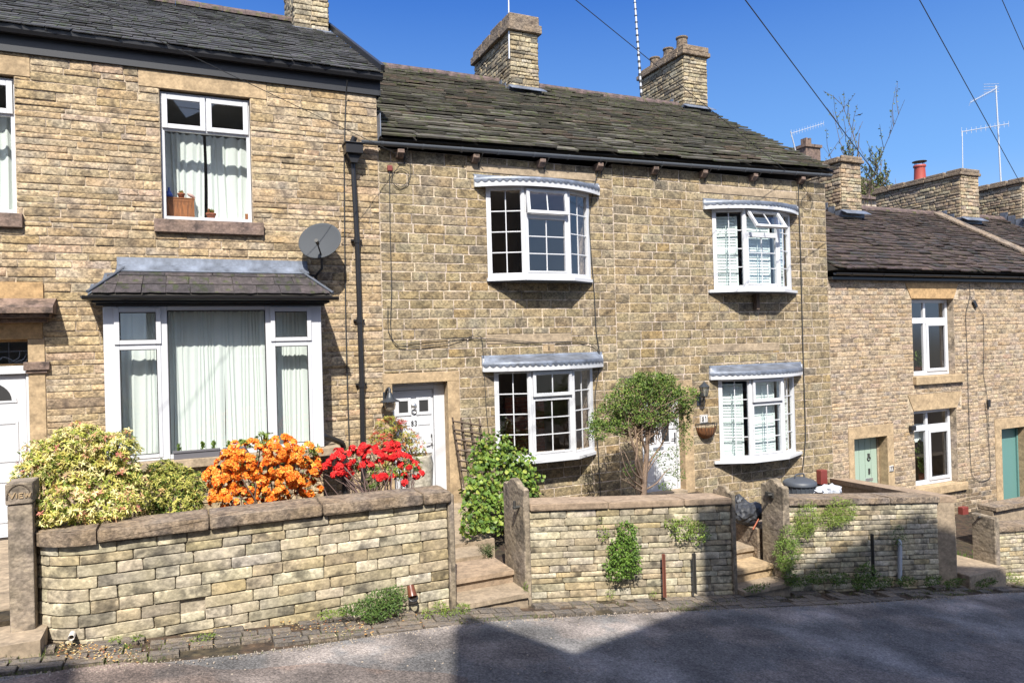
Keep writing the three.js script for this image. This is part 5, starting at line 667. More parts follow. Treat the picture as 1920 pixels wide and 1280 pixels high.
{ // red azalea
  const R = rng(207), b = [[638, 862, 22, 17], [632, 880, 14, 12], [688, 846, 16, 12], [700, 858, 18, 12], [735, 845, 18, 14], [742, 852, 14, 12], [655, 885, 12, 10], [762, 866, 14, 10], [720, 893, 18, 9], [735, 888, 10, 8], [780, 882, 10, 14], [768, 900, 14, 12], [615, 878, 14, 7], [685, 872, 10, 8], [668, 845, 8, 8], [595, 880, 6, 5]].map(q => blob(q[0], q[1], 3.15 + R.g() * 0.1, q[2], q[3])), lb = [[668, 868, 12, 14], [700, 880, 16, 12], [745, 880, 20, 16], [775, 872, 14, 14], [700, 905, 20, 10], [655, 850, 10, 10]].map(q => blob(q[0], q[1], 3.1, q[2], q[3])), lv = new Leaves(), fl = new Leaves(), root = onZ(705, 930, 3.1); root.y = 0.54; const r2 = root.clone().add(V3(0.1, 0.2, 0));
  trusses(fl, b, R, 95, [[0.74, 0.035, 0.035], [0.80, 0.06, 0.05], [0.66, 0.02, 0.025]], [[0.55, 0.012, 0.02]], 0.032, 9); whorls(lv, lb, R, 120, 7, 0.05, 0.017, LIME.concat(GREEN), { p: 0, cols: LIME });
  shrub('azalea', 'azalea with vivid red flowers and bare twigs behind dark coping', 'shrub', root, lv, M.leaf, twigs(r2, b, R, 60, 0.007, 0.2).concat(twigs(root, b, R, 8, 0.012)), mat(lin(0.13, 0.085, 0.075), { roughness: 0.95 }), fl);
}
{ // planter and red-tipped shrub by the door
  const z = 1.6, c = onZ(786, 880, z), k = depthOf(c) / FOC, base = V3(c.x, 0.33, z), y = p => onZ(786, p, z).y - 0.33, r = 24 * k, t = thing('planter', 'rounded pale stone planter beside the door numbered 83', 'planter', base); part('bowl', lathe([[0.001, 0], [r * 0.7, 0], [r * 0.8, 0.06], [r * 1.05, y(892)], [r * 1.12, y(870)], [r * 1.0, y(856)], [r * 1.06, y(852)], [r * 0.9, y(852)], [r * 0.85, y(862)], [0.001, y(866)]], base, 20), M.pale.clone(), t); t.children[0].material.vertexColors = false; t.children[0].material.color = lin(0.5, 0.45, 0.36); part('compost', lathe([[0.001, y(860)], [r * 0.88, y(860)]], base, 16), M.soil, t);
  const R = rng(209), b = [[725, 800, 26, 18], [752, 815, 24, 20], [770, 830, 24, 18], [715, 825, 22, 18], [745, 838, 34, 20], [785, 848, 14, 12], [728, 788, 12, 8], [752, 795, 10, 8], [738, 866, 24, 18], [758, 884, 22, 16], [775, 862, 16, 12]].map(q => blob(q[0], q[1], z + R.g() * 0.1, q[2], q[3])), lv = new Leaves(), root = V3(c.x - 0.1, 0.33 + y(858), z); const lows = b.slice(2, 6), highs = [b[0], b[1], b[6], b[7], b[3]];
  whorls(lv, b, R, 430, 8, 0.055, 0.013, [[0.28, 0.30, 0.05], [0.38, 0.36, 0.08], [0.20, 0.20, 0.04], [0.42, 0.25, 0.08]], { p: 0.25, cols: [[0.50, 0.10, 0.06], [0.55, 0.16, 0.09]] }); whorls(lv, highs.slice(2), R, 60, 8, 0.06, 0.012, [[0.52, 0.07, 0.05], [0.58, 0.12, 0.07]], { p: 0, cols: [[0.5, 0.1, 0.06]] });
  shrub('red_tipped_shrub', 'leafy shrub with red young tips growing in stone planter', 'shrub', root, lv, M.leaf, twigs(root, b, R, 26, 0.008), M.barkDark);
}
{ // ivy mound beside the steps
  const R = rng(211), b = [[925, 838, 34, 30, 1.1], [905, 855, 26, 26, 1.1], [965, 872, 40, 34, 1.2], [920, 890, 46, 40, 1.5], [980, 905, 36, 34, 1.3], [955, 925, 46, 38, 1.6], [900, 925, 34, 34, 1.9], [890, 960, 26, 26, 2.3], [925, 965, 32, 32, 2.1], [985, 935, 30, 24, 1.5], [882, 988, 20, 14, 2.6], [905, 985, 24, 14, 2.5], [945, 850, 26, 22, 1.1]].map(q => blob(q[0], q[1], q[4], q[2], q[3])), lv = new Leaves(), root = V3(b[5].c.x, 0.05, 1.4);
  scatter(lv, b, R, 3000, 0.075, 0.07, [[0.09, 0.16, 0.022], [0.13, 0.21, 0.03], [0.06, 0.115, 0.02], [0.19, 0.26, 0.04], [0.10, 0.17, 0.025], [0.24, 0.28, 0.045]], true, -0.1); scatter(lv, b.slice(7, 12), R, 900, 0.03, 0.02, LIME, false, 0.5);
  const m = M.leaf.clone(); m.roughness = 0.5; m.specularIntensity = 0.6; shrub('ivy', 'glossy bright green ivy mound against trellis beside the stone steps', 'shrub', root, lv, m, twigs(root, b, R, 30, 0.014), M.barkDark);
  const fp = thing('fern_tuft', 'dark ferny tuft by slab post of the pinkish steps', 'plant', V3(3.6, 0.25, 3.0)), l2 = new Leaves(); for (let i = 0; i < 70; i++) { const d = V3(R.g() * 0.8, 1, R.g() * 0.8).normalize(), p = V3(3.62 + R.g() * 0.1, 0.24, 3.0 + R.g() * 0.25); for (let j = 1; j < 9; j++) { const q = p.clone().addScaledVector(d, j * 0.035).add(V3(0, -0.002 * j * j, 0)), s = perp(d, R); l2.leaf(q, s, d, 0.045 * (1 - j / 12), 0.012, kol(R, [[0.05, 0.075, 0.02], [0.08, 0.10, 0.03]])); } } part('fronds', l2.geo(), M.leaf, fp).userData.kind = 'stuff';
}
{ // small tree before cottage 81
  const R = rng(213), z = 1.35, b = [[1190, 735, 44, 26], [1235, 725, 40, 24], [1165, 755, 34, 24], [1210, 765, 56, 24], [1260, 755, 34, 28], [1285, 765, 16, 14], [1142, 785, 30, 26], [1122, 808, 20, 18], [1160, 800, 24, 16], [1278, 790, 18, 18], [1288, 745, 18, 18], [1215, 708, 24, 10], [1250, 712, 20, 10], [1230, 785, 40, 14], [1170, 785, 30, 16], [1200, 722, 30, 16], [1250, 735, 26, 20]].map(q => blob(q[0], q[1], z + R.g() * 0.25, q[2] * 1.1, q[3] * 1.1)), low = [[1285, 825, 14, 24], [1262, 850, 14, 14], [1180, 880, 12, 12], [1255, 880, 16, 12], [1240, 860, 10, 14], [1275, 890, 12, 12], [1225, 850, 9, 9], [1250, 912, 20, 8], [1272, 868, 7, 6]].map(q => blob(q[0], q[1], z, q[2], q[3])), lv = new Leaves(), root = onZ(1206, 930, z); root.y = -0.06;
  scatter(lv, b, R, 12500, 0.05, 0.023, [[0.07, 0.12, 0.022], [0.10, 0.165, 0.028], [0.05, 0.09, 0.018], [0.15, 0.21, 0.04], [0.20, 0.26, 0.055]], false, 0.3); scatter(lv, low, R, 900, 0.042, 0.02, GREEN, false, 0.2);
  const rim = []; for (let i = 0; i < 34; i++) { const q = R.pick(b), u = unit(R); u.y = Math.abs(u.y) * 0.8; rim.push({ c: q.c.clone().add(u.multiply(q.r).multiplyScalar(1.05)), r: V3(0.07, 0.06, 0.06).multiplyScalar(R.r(0.5, 1.3)) }); } scatter(lv, rim, R, 1500, 0.05, 0.022, LIME.concat(GREEN), false, 0.5);
  const g = [], P = (x, y, dz = 0) => onZ(x, y, z + dz), limb = (pts, r, r2) => { const v = pts.map(p => P(...p)); const c = new THREE.CatmullRomCurve3(v), n = 10, rs = 7, tg = new THREE.TubeGeometry(c, n, 1, rs), p = tg.attributes.position; for (let i = 0; i <= n; i++) { const cc = c.getPointAt(i / n), rad = lerp(r, r2, i / n); for (let j = 0; j <= rs; j++) { const k = i * (rs + 1) + j; p.setXYZ(k, cc.x + (p.getX(k) - cc.x) * rad, cc.y + (p.getY(k) - cc.y) * rad, cc.z + (p.getZ(k) - cc.z) * rad); } } tg.computeVertexNormals(); g.push(plain(tg)); };
  limb([[1206, 945], [1208, 900], [1212, 860], [1214, 820], [1212, 770]], 0.065, 0.026); limb([[1207, 910], [1198, 870, 0.1], [1186, 830, 0.15], [1178, 800, 0.1], [1182, 760]], 0.03, 0.012); limb([[1205, 905], [1192, 870, 0.2], [1195, 840, 0.2], [1190, 800, 0.1]], 0.025, 0.010); limb([[1209, 890], [1222, 860, -0.1], [1240, 835, -0.1], [1252, 805, 0], [1256, 770]], 0.025, 0.009); limb([[1212, 850], [1204, 820, 0.1], [1204, 790, 0.1], [1198, 750]], 0.024, 0.012); limb([[1213, 840], [1222, 800, 0.1], [1232, 765]], 0.02, 0.01); limb([[1206, 915], [1182, 895, 0.15], [1170, 870, 0.2], [1162, 835, 0.2]], 0.02, 0.006); limb([[1206, 922], [1185, 910, 0.2], [1168, 885, 0.3]], 0.016, 0.006); limb([[1207, 920], [1232, 905, 0.1], [1245, 888, 0.1], [1256, 878, 0.1]], 0.018, 0.007); limb([[1208, 900], [1188, 885, 0.25], [1172, 850, 0.3], [1166, 842, 0.3]], 0.018, 0.007); limb([[1200, 918], [1180, 905, 0.3], [1166, 898, 0.3]], 0.012, 0.006); limb([[1190, 840, 0.15], [1172, 825, 0.2], [1158, 822, 0.2]], 0.012, 0.005); limb([[1208, 895], [1230, 860, 0], [1248, 845, 0]], 0.014, 0.005);
  for (let i = 0; i < 130; i++) { const bl = R.pick(b), e = bl.c.clone().add(unit(R).multiply(bl.r).multiplyScalar(0.8)), s = P(lerp(1172, 1245, R()), 835 - R() * 50, R.g() * 0.15); g.push(plain(tube([s, s.clone().lerp(e, 0.5).add(unit(R).multiplyScalar(0.05)), e], 0.007, 4, false, 5))); }
  const t = thing('small_tree', 'small multi-stemmed evergreen tree with bare pale stems before white door', 'tree', root); part('trunk', g, M.bark, t); const f = part('crown', lv.geo(), M.leaf, t); f.userData.kind = 'stuff';
}
function clump(name, label, cat, list, n, L, W, cols, seed, m = M.leaf, flat = 0.55) { const R = rng(seed), b = list.map(q => { const o = blob(q[0], q[1], q[4], q[2], q[3]); o.r.z = Math.min(o.r.z, flat * 0.3); return o; }), lv = new Leaves(); scatter(lv, b, R, n, L, W, cols, false, 0.2); const low = b.reduce((a, q) => (q.c.y < a.c.y ? q : a)); const t = solo(name, lv.geo(), m, label, cat, low.c); return t; }
clump('wall_plant', 'pear-shaped bright green leafy clump hanging on wall with pinkish coping', 'plant', [[1172, 998, 22, 24, 4.02], [1170, 1032, 34, 30, 4.05], [1168, 1060, 40, 26, 4.06]], 2900, 0.04, 0.022, [[0.10, 0.18, 0.025], [0.14, 0.23, 0.035], [0.075, 0.14, 0.022]], 221);
clump('wall_plant', 'loose green clump on the wall just beside the half-hidden slab post', 'plant', [[1280, 992, 26, 22, 4.03], [1258, 983, 16, 10, 4.02], [1310, 998, 20, 20, 4.03]], 1100, 0.035, 0.02, LIME, 223);
clump('wall_plant', 'thin green sprigs on the wall above the pear-shaped clump', 'plant', [[1130, 1000, 14, 12, 4.01], [1125, 975, 6, 6, 4.01]], 130, 0.03, 0.018, LIME, 225);
clump('wall_plant', 'wide feathery yellow-green clump under coping below the dustbin', 'plant', [[1575, 958, 42, 26, 4.05], [1560, 970, 34, 20, 4.05]], 2600, 0.045, 0.009, [[0.20, 0.27, 0.05], [0.15, 0.22, 0.035], [0.25, 0.32, 0.07]], 227);
clump('wall_plant', 'round feathery clump beside the slab post with iron latch', 'plant', [[1512, 970, 30, 28, 4.05], [1508, 990, 22, 20, 4.05]], 1900, 0.045, 0.009, [[0.20, 0.27, 0.05], [0.15, 0.22, 0.035], [0.25, 0.32, 0.07]], 229);
clump('wall_plant', 'tall ferny clump hanging at foot of slab post with iron latch', 'plant', [[1482, 1008, 18, 24, 4.1], [1478, 1035, 26, 28, 4.12], [1472, 1058, 16, 14, 4.12]], 1800, 0.045, 0.010, [[0.18, 0.26, 0.05], [0.13, 0.21, 0.035]], 231);
clump('wall_plant', 'dark tuft on the shaded wall above the grey drainpipe', 'plant', [[1682, 1003, 17, 22, 4.02]], 330, 0.04, 0.012, GREEN, 233);
clump('weed', 'leafy weed bush at the foot of the shaded wall', 'plant', [[1625, 1078, 24, 22, 4.12], [1618, 1092, 28, 12, 4.16]], 700, 0.045, 0.02, GREEN, 235);
clump('weed', 'low green weeds along the foot of the shaded wall', 'plant', [[1420, 1102, 30, 5, 4.25], [1790, 1092, 30, 6, 4.2], [1850, 1092, 30, 6, 4.25], [1535, 1082, 26, 12, 4.15], [1500, 1090, 30, 9, 4.2], [1575, 1085, 24, 10, 4.15], [1480, 1078, 12, 20, 4.15], [1660, 1092, 24, 8, 4.15], [1700, 1090, 26, 8, 4.15], [1750, 1088, 24, 8, 4.15]], 3000, 0.04, 0.014, GREEN, 237);
clump('weed', 'big feathery green weed patch below retaining wall beside clay spout', 'plant', [[715, 1125, 34, 20, 4.2], [690, 1140, 32, 16, 4.25], [740, 1118, 22, 18, 4.15], [660, 1142, 26, 10, 4.2], [725, 1142, 34, 12, 4.3], [700, 1158, 24, 8, 4.35]], 2200, 0.04, 0.014, [[0.08, 0.14, 0.03], [0.11, 0.17, 0.04], [0.06, 0.11, 0.025]], 239);
clump('weed', 'small green weed tuft beside the bottom of pinkish steps', 'plant', [[868, 1142, 14, 9, 4.25], [825, 1140, 12, 12, 4.2], [840, 1150, 14, 6, 4.3], [800, 1150, 10, 6, 4.3]], 420, 0.045, 0.009, LIME, 241);
clump('weed', 'small weed at the foot of the retaining wall by the fallen petals', 'plant', [[615, 1152, 18, 6, 4.2], [640, 1148, 12, 7, 4.2], [380, 1196, 22, 5, 4.3], [255, 1195, 10, 4, 4.2], [238, 1212, 6, 5, 4.3], [215, 1200, 10, 4, 4.25]], 420, 0.035, 0.012, LIME, 243);
clump('weed', 'grass tuft by the slab post at foot of wall with pinkish coping', 'plant', [[986, 1108, 4, 14, 4.06], [1145, 1112, 8, 6, 4.08], [1225, 1115, 6, 4, 4.08]], 150, 0.04, 0.008, LIME, 245);
clump('weed', 'sunlit bright grass at the foot of the far right wall', 'plant', [[1895, 1082, 26, 8, 4.15], [1875, 1086, 10, 6, 4.15], [1915, 1090, 16, 6, 4.25]], 500, 0.05, 0.007, [[0.22, 0.30, 0.05], [0.17, 0.25, 0.04]], 247);
{ // moss, grass blades and petals caught between the setts
  const R = rng(251), lv = new Leaves(); for (let i = 0; i < 6500; i++) { const x = R.r(-2.5, 15), k = vnoise(x * 1.3 + 40, 3, 200, 4), z = lerp(4.1, zKerb(x) + 0.05, Math.pow(R(), 0.6)); if (vnoise(x * 2.2 + 40, z * 6, 400, 8) < 0.55) continue; const p = V3(x, gy(x) - 0.035, z), d = V3(R.g() * 0.7, 0.7, R.g() * 0.7).normalize(); lv.leaf(p, d, perp(d, R), R.r(0.02, 0.055), 0.006, kol(R, [[0.13, 0.17, 0.04], [0.17, 0.20, 0.05], [0.09, 0.12, 0.03]], 0.2)); }
  const o = solo('grass', lv.geo(), M.leaf, 'short moss and grass growing in joints of the setts', 'grass'); o.userData.kind = 'stuff';
  const pl = new Leaves(); for (let i = 0; i < 420; i++) { const q = R() < 0.45 ? onY(lerp(100, 265, R()), lerp(1195, 1222, R()), 0.42) : R() < 0.6 ? onY(lerp(520, 700, R()), lerp(1150, 1180, R()), 0.2) : V3(R.r(-1.2, 3), 0, R.r(4.08, 4.6)); q.y = gy(q.x) - 0.012; const d = V3(R.g(), 0.1, R.g()).normalize(); pl.leaf(q, d, V3(0, 1, 0), R.r(0.02, 0.04), 0.014, kol(R, [[0.62, 0.34, 0.10], [0.55, 0.42, 0.2], [0.35, 0.14, 0.07], [0.6, 0.5, 0.3]], 0.2)); }
  const po = solo('fallen_petals', pl.geo(), M.petal, 'orange and tan fallen petals lying along the footway', 'petals'); po.userData.kind = 'stuff';
  const gp = new Leaves(), spots = [[1.5, 0.55, 1.0], [5.4, 0.06, 2.0], [6.4, 0.06, 2.4], [10.6, -0.5, 2.5], [8.7, -0.05, 1.6], [14, -1.5, 2.4], [0.2, 0.55, 2.2]]; for (const [x, y, z] of spots) for (let i = 0; i < 260; i++) { const p = V3(x + R.g() * 0.9, y, clamp(z + R.g() * 0.8, 0.1, 3.5)), d = V3(R.g() * 0.6, 0.9, R.g() * 0.6).normalize(); gp.leaf(p, d, perp(d, R), R.r(0.05, 0.13), 0.014, kol(R, GREEN, 0.25)); }
  const go = solo('ground_cover', gp.geo(), M.leaf, 'low green ground cover growing in the front gardens', 'ground cover'); go.userData.kind = 'stuff';
}
{ // grit gathered along the kerb
  const R = rng(255), g = new THREE.IcosahedronGeometry(1, 0), im = new THREE.InstancedMesh(g, mat(lin(0.30, 0.25, 0.20), { roughness: 1 }), 1400), m = new THREE.Matrix4(), q = new THREE.Quaternion(); for (let i = 0; i < 1400; i++) { const x = R.r(-2.5, 14), z = zKerb(x) + (R() < 0.7 ? Math.abs(R.g()) * 0.18 : R.r(-0.4, 1.6)), s = R.r(0.004, 0.012); q.setFromAxisAngle(unit(R), R() * 6); m.compose(V3(x, gy(x) - 0.012, z), q, V3(s, s * 0.7, s)); im.setMatrixAt(i, m); } im.name = 'grit'; im.userData = { label: 'loose grit and small stones along edge of the road', category: 'grit', kind: 'stuff' }; scene.add(im);
}
{ // spring tree beyond the roofs
  const R = rng(261), z = -16, root = onZ(1625, 420, z), g = [], lv = new Leaves(); root.y = -1; const top = onZ(1612, 250, z); const limb = (a, b, r, r2, lvl) => { const m = a.clone().lerp(b, 0.5).add(unit(R).multiplyScalar(0.06 * a.distanceTo(b))); g.push(plain(rod(a, m, r, (r + r2) / 2, 5)), plain(rod(m, b, (r + r2) / 2, r2, 5))); if (lvl > 0) { const n = lvl > 1 ? 9 : 6; for (let i = 0; i < n; i++) { const t = lerp(0.3, 0.98, i / n), p = a.clone().lerp(b, t), L = a.distanceTo(b) * (lvl > 1 ? 0.34 : 0.36) * R.r(0.7, 1.1), d = V3(R.g() * 1.1, R.r(0.55, 1.2), R.g() * 0.8).normalize(); limb(p, p.clone().addScaledVector(d, L), r2 * 0.9 + 0.01, 0.008, lvl - 1); } } else for (let i = 0; i < 9; i++) { const p = a.clone().lerp(b, R()), d = unit(R); lv.leaf(p, d, perp(d, R), 0.13, 0.075, kol(R, [[0.16, 0.19, 0.06], [0.12, 0.15, 0.05]])); } };
  limb(root, top, 0.16, 0.02, 2); for (const [x, y] of [[1655, 300], [1590, 285], [1672, 355], [1600, 320], [1665, 330]]) { const a = onZ(1625, 410, z); limb(a, onZ(x, y, z + R.g()), 0.07, 0.012, 2); }
  const t = thing('birch_tree', 'slender tree in thin spring leaf behind the low chimneys', 'tree', root); part('trunk', g, M.barkDark, t); part('crown', lv.geo(), M.leaf, t).userData.kind = 'stuff';
}
// ---------------------------------------------------------------- houses across the street (behind the camera): they shade the road and stand in the window reflections
{
  const dim = mat(lin(0.33, 0.26, 0.18), { map: stoneMap, bumpMap: stoneBump, bumpScale: 0.02, roughness: 0.95 });
  const twin = thing('opposite_house', 'tall twin-gabled stone house across the street with one gable chimney', 'house', V3(5, -0.5, 14.5)), out = [[-1.15, -2], [9.7, -3], [9.7, 11.0], [9.2, 11.45], [7.25, 13.1], [6.85, 13.3], [2.5, 12.45], [0.14, 11.08], [-1.0, 12.75], [-1.15, 12.3]];
  part('wall', prismXY(out, 14.5, 23), dim, twin); part('chimney', [bx(2.40, 12.2, 14.6, 2.97, 13.75, 15.5), bx(2.34, 13.75, 14.55, 3.03, 13.97, 15.55)], dim, twin);
  for (const [x, y, h] of [[1.5, 1.2, 1.8], [4.5, 1.2, 1.8], [8, 1.0, 1.8], [1.5, 4.8, 1.7], [4.5, 4.8, 1.7], [8, 4.6, 1.7], [4.5, 8.4, 1.5], [8, 8.2, 1.5]]) { const w = part('window', ring(O0, V3(-1, 0, 0), V3(0, 0, -1), -x - 1.1, y, -x, y + h, 0.09, -14.5, -14.44).map(g => g), M.upvc, twin); w.geometry.translate(0, 0, 0); const p = bx(x + 0.09, y + 0.09, 14.46, x + 1.01, y + h - 0.09, 14.49); part('pane', p, M.gasket, w); }
  part('front_door', bx(6.6, -2, 14.44, 7.6, 0.9, 14.52), M.timber, twin);
  const o3 = thing('opposite_house', 'plain stone house across the street up the hill', 'house', V3(-9, 0.8, 14.5)); part('wall', prismXY([[-13, -0.5], [-4.62, -0.5], [-4.62, 12.7], [-4.75, 12.92], [-13, 13.0]], 14.5, 23), dim, o3);
  for (const [x, y] of [[-7, 1.6], [-11, 1.6], [-7, 5.4], [-11, 5.4]]) { const w = part('window', [bx(x, y, 14.44, x + 1.2, y + 0.1, 14.52), bx(x, y + 1.7, 14.44, x + 1.2, y + 1.8, 14.52), bx(x, y + 0.101, 14.44, x + 0.09, y + 1.699, 14.52), bx(x + 1.11, y + 0.101, 14.44, x + 1.2, y + 1.699, 14.52)], M.upvc, o3); part('pane', bx(x + 0.09, y + 0.1, 14.46, x + 1.11, y + 1.7, 14.49), M.gasket, w); }
}
// ---------------------------------------------------------------- behind the glass
const U0 = houseA.children.length;
{
  const px = x => onZ(x, 720, 0.45).x, hang = (a, b, y0, y1, z, f, amp, s, label, grp) => { const g = sheetCurtain(a, b, y0, y1, z, f, amp, s); solo('curtain', g, M.curtain, label, 'curtain', V3((a + b) / 2, y0, z), grp); };
  hang(-0.98, -0.19, 1.60, 3.68, 0.42, 11, 0.012, 301, 'pale green white curtain in the narrow bay light beside the cream shrub'); hang(-0.20, 0.50, 1.60, 3.68, 0.44, 11, 0.012, 302, 'gathered pale curtain in the middle of the bay, half beside the cream shrub'); hang(0.49, 1.19, 1.60, 3.68, 0.43, 11, 0.012, 303, 'gathered pale curtain in the middle of the bay, half beside the downpipe'); hang(1.16, 1.84, 1.60, 3.68, 0.42, 10, 0.012, 304, 'pale green white curtain in the narrow bay light beside the downpipe');
  const w = x => onZ(x, 330, -0.5).x; hang(w(306), w(381), 5.19, 6.55, -0.48, 6, 0.024, 305, 'white curtain in first-floor window above the small orange cabinet'); hang(w(387), w(476), 5.19, 6.55, -0.5, 6, 0.024, 306, 'white curtain in first-floor window behind the single small pot');
  hang(-3.5, -2.16, 5.12, 6.6, -0.48, 7, 0.03, 307, 'white curtain in the window above the hooded white door');
  const zb = -0.33, sy = 5.172, rc = (l, r) => [onZ(l, 390, zb).x, onZ(r, 390, zb).x], [a, b] = rc(308, 364), top = onZ(336, 370, zb).y, box = thing('wooden_cabinet', 'small orange wooden box on the first-floor window board', 'cabinet', V3((a + b) / 2, sy, zb)), wood = mat(lin(0.48, 0.19, 0.06), { map: woodMap, roughness: 0.5 }); part('case', bx(a, sy, zb - 0.13, b, top - 0.018, zb, 0.006), wood, box); part('top', bx(a - 0.01, top - 0.017, zb - 0.14, b + 0.01, top, zb + 0.008, 0.004), wood, box); part('door_panel', ring(O0, EX, EZ, a + 0.02, sy + 0.02, b - 0.02, top - 0.03, 0.03, zb, zb + 0.006), wood, box);
  const xv = onZ(316, 366, zb).x; solo('glass_vase', lathe([[0.001, 0], [0.05, 0], [0.062, 0.03], [0.05, 0.075], [0.016, 0.11], [0.014, 0.145], [0.022, 0.155], [0.012, 0.155], [0.001, 0.12]], O0, 14), mat(lin(0.03, 0.09, 0.42), { roughness: 0.15 }), 'blue pear-shaped vase on the orange wooden box', 'vase', null).position.set(xv, top, zb - 0.06);
  const potPlant = (name, label, x, y, z, r, h, seed, grp) => { const R = rng(seed), t = thing(name, label, 'pot plant', V3(x, y, z), grp); part('pot', lathe([[0.001, 0], [r * 0.7, 0], [r * 0.92, h * 0.75], [r * 1.05, h * 0.76], [r * 1.05, h], [r * 0.9, h], [0.001, h * 0.85]], V3(x, y, z), 14), M.terracotta, t); const lv = new Leaves(); for (let i = 0; i < 26; i++) { const d = V3(R.g(), R.r(0.3, 1.1), R.g()).normalize(); lv.broad(V3(x + R.g() * r * 0.5, y + h * 0.9, z + R.g() * r * 0.5), d, perp(d, R), r * R.r(0.7, 1.3), r * 0.5, kol(R, [[0.16, 0.24, 0.05], [0.28, 0.26, 0.06], [0.3, 0.12, 0.07]])); } part('leaves', lv.geo(), M.leaf, t); return t; };
  potPlant('pot_plant', 'little succulent in clay pot on the orange wooden box', onZ(339, 362, zb).x, top, zb - 0.06, 0.055, 0.075, 311); potPlant('pot_plant', 'succulent in clay pot standing alone on window board', onZ(395, 400, -0.3).x, sy, -0.3, 0.075, 0.105, 313);
  { const c = onZ(366, 370, zb), R = rng(9), g = []; const t = thing('bird_ornament', 'small pale carved bird ornament on the corner of orange box', 'ornament', V3(b - 0.03, top, zb - 0.05)); g.push(lathe([[0.001, 0], [0.02, 0.03], [0.028, 0.07], [0.02, 0.11], [0.001, 0.14]], O0, 10).rotateZ(1.1).translate(b + 0.02, top + 0.015, zb - 0.05), rod(V3(b - 0.03, top + 0.05, zb - 0.05), V3(b - 0.08, top + 0.06, zb - 0.05), 0.008, 0.002, 6), rod(V3(b - 0.03, top, zb - 0.05), V3(b - 0.03, top + 0.05, zb - 0.05), 0.008, 0.012, 6)); part('body', g, mat(lin(0.42, 0.27, 0.24), { roughness: 0.6 }), t); }
  { const xx = onZ(462, 403, -0.3).x; solo('wooden_block', [bx(-0.025, 0, -0.02, 0.025, 0.12, 0.02, 0.004), bx(-0.09, 0, -0.02, -0.03, 0.02, 0.02, 0.004)], wood, 'small upright wooden block in the corner of the window board', 'ornament').position.set(xx, sy, -0.28); }
  // window boxes on the bay sill
  for (const [l, r, t, bt, lab, sd] of [[325, 411, 843, 868, 'long grey plastic window box in full view on bay sill', 321], [419, 462, 838, 862, 'grey plastic window box half hidden by the orange azalea', 323]]) { const z = 0.77, A = onZ(l, (t + bt) / 2, z).x, B = onZ(r, (t + bt) / 2, z).x, y1 = onZ((l + r) / 2, t, z).y, y0 = 1.58, tt = thing('window_box', lab, 'window box', V3((A + B) / 2, y0, z), 'window boxes on the bay sill'), pl = mat(lin(0.12, 0.115, 0.125), { roughness: 0.5 }); part('trough', [bx(A, y0, z - 0.01, B, y1, z + 0.0), bx(A, y0, z - 0.06, B, y0 + 0.02, z - 0.011), bx(A, y0 + 0.021, z - 0.06, A + 0.01, y1, z - 0.011), bx(B - 0.01, y0 + 0.021, z - 0.06, B, y1, z - 0.011)], pl, tt); part('rim', bx(A - 0.012, y1 - 0.03, z + 0.001, B + 0.012, y1 + 0.004, z + 0.012, 0.004), pl, tt); const R = rng(sd), lv = new Leaves(), n = Math.round((B - A) / 0.2) + 1; for (let k = 0; k < n; k++) { const cx = lerp(A + 0.07, B - 0.07, n > 1 ? k / (n - 1) : 0.5); if (k % 3 === 1) continue; for (let i = 0; i < 45; i++) { const d = V3(R.g(), R.r(0.4, 1.2), R.g() * 0.6).normalize(); lv.broad(V3(cx + R.g() * 0.03, y1 - 0.02 + R() * 0.10, z - 0.03), d, perp(d, R), 0.045, 0.022, kol(R, GREEN.concat(LIME))); } } part('plants', lv.geo(), M.leaf, tt).userData.kind = 'stuff'; }
  // plantation shutters of cottage 81
  for (const [key, lab] of [['u81', 'upper'], ['l81', 'lower']]) { const bw = bows[key], lo = key === 'l81' ? 0.6 : 4.17, hi = key === 'l81' ? 2.12 : 5.66; bw.facets.forEach((f, i) => { const zin = -0.16, a = 0.06, b = f.len - 0.06, o = f.a, t = thing('window_shutter', `white louvred shutter inside the ${lab} bow window ${['on the facet facing the small tree', 'on the middle facet', 'on the facet facing the downhill corner'][i]}`, 'shutter', V3(o.x + f.e.x * f.len / 2 + f.n.x * zin, lo, o.z + f.e.z * f.len / 2 + f.n.z * zin), 'louvred shutters in the bow windows'), pm = mat(lin(0.54, 0.63, 0.61), { roughness: 0.55 });
    const mid = lerp(lo, hi, 0.48), b2 = i === 2 ? b : b - 0.05; part('shutter_frame', [...ring(o, f.e, f.n, a, lo, b2, hi, 0.045, zin - 0.012, zin + 0.012), bar(o, f.e, f.n, a + 0.045, mid - 0.03, zin - 0.011, b2 - 0.045, mid + 0.03, zin + 0.011)], pm, t); const sl = []; for (const [p, q] of [[lo + 0.05, mid - 0.03], [mid + 0.03, hi - 0.05]]) { const n = Math.round((q - p) / 0.062); for (let k = 0; k < n; k++) { const y = lerp(p, q, (k + 0.5) / n), g = new THREE.BoxGeometry(b2 - a - 0.095, 0.064, 0.007); g.rotateX(-0.28); g.translate((a + b2) / 2, y, zin); g.applyMatrix4(new THREE.Matrix4().makeBasis(f.e, V3(0, 1, 0), f.n).setPosition(o.x, 0, o.z)); sl.push(g); } } part('slats', sl, pm, t); part('tilt_rod', bar(o, f.e, f.n, (a + b2) / 2 - 0.006, lo + 0.08, zin + 0.034, (a + b2) / 2 + 0.006, hi - 0.08, zin + 0.044, 0.003), pm, t); }); }
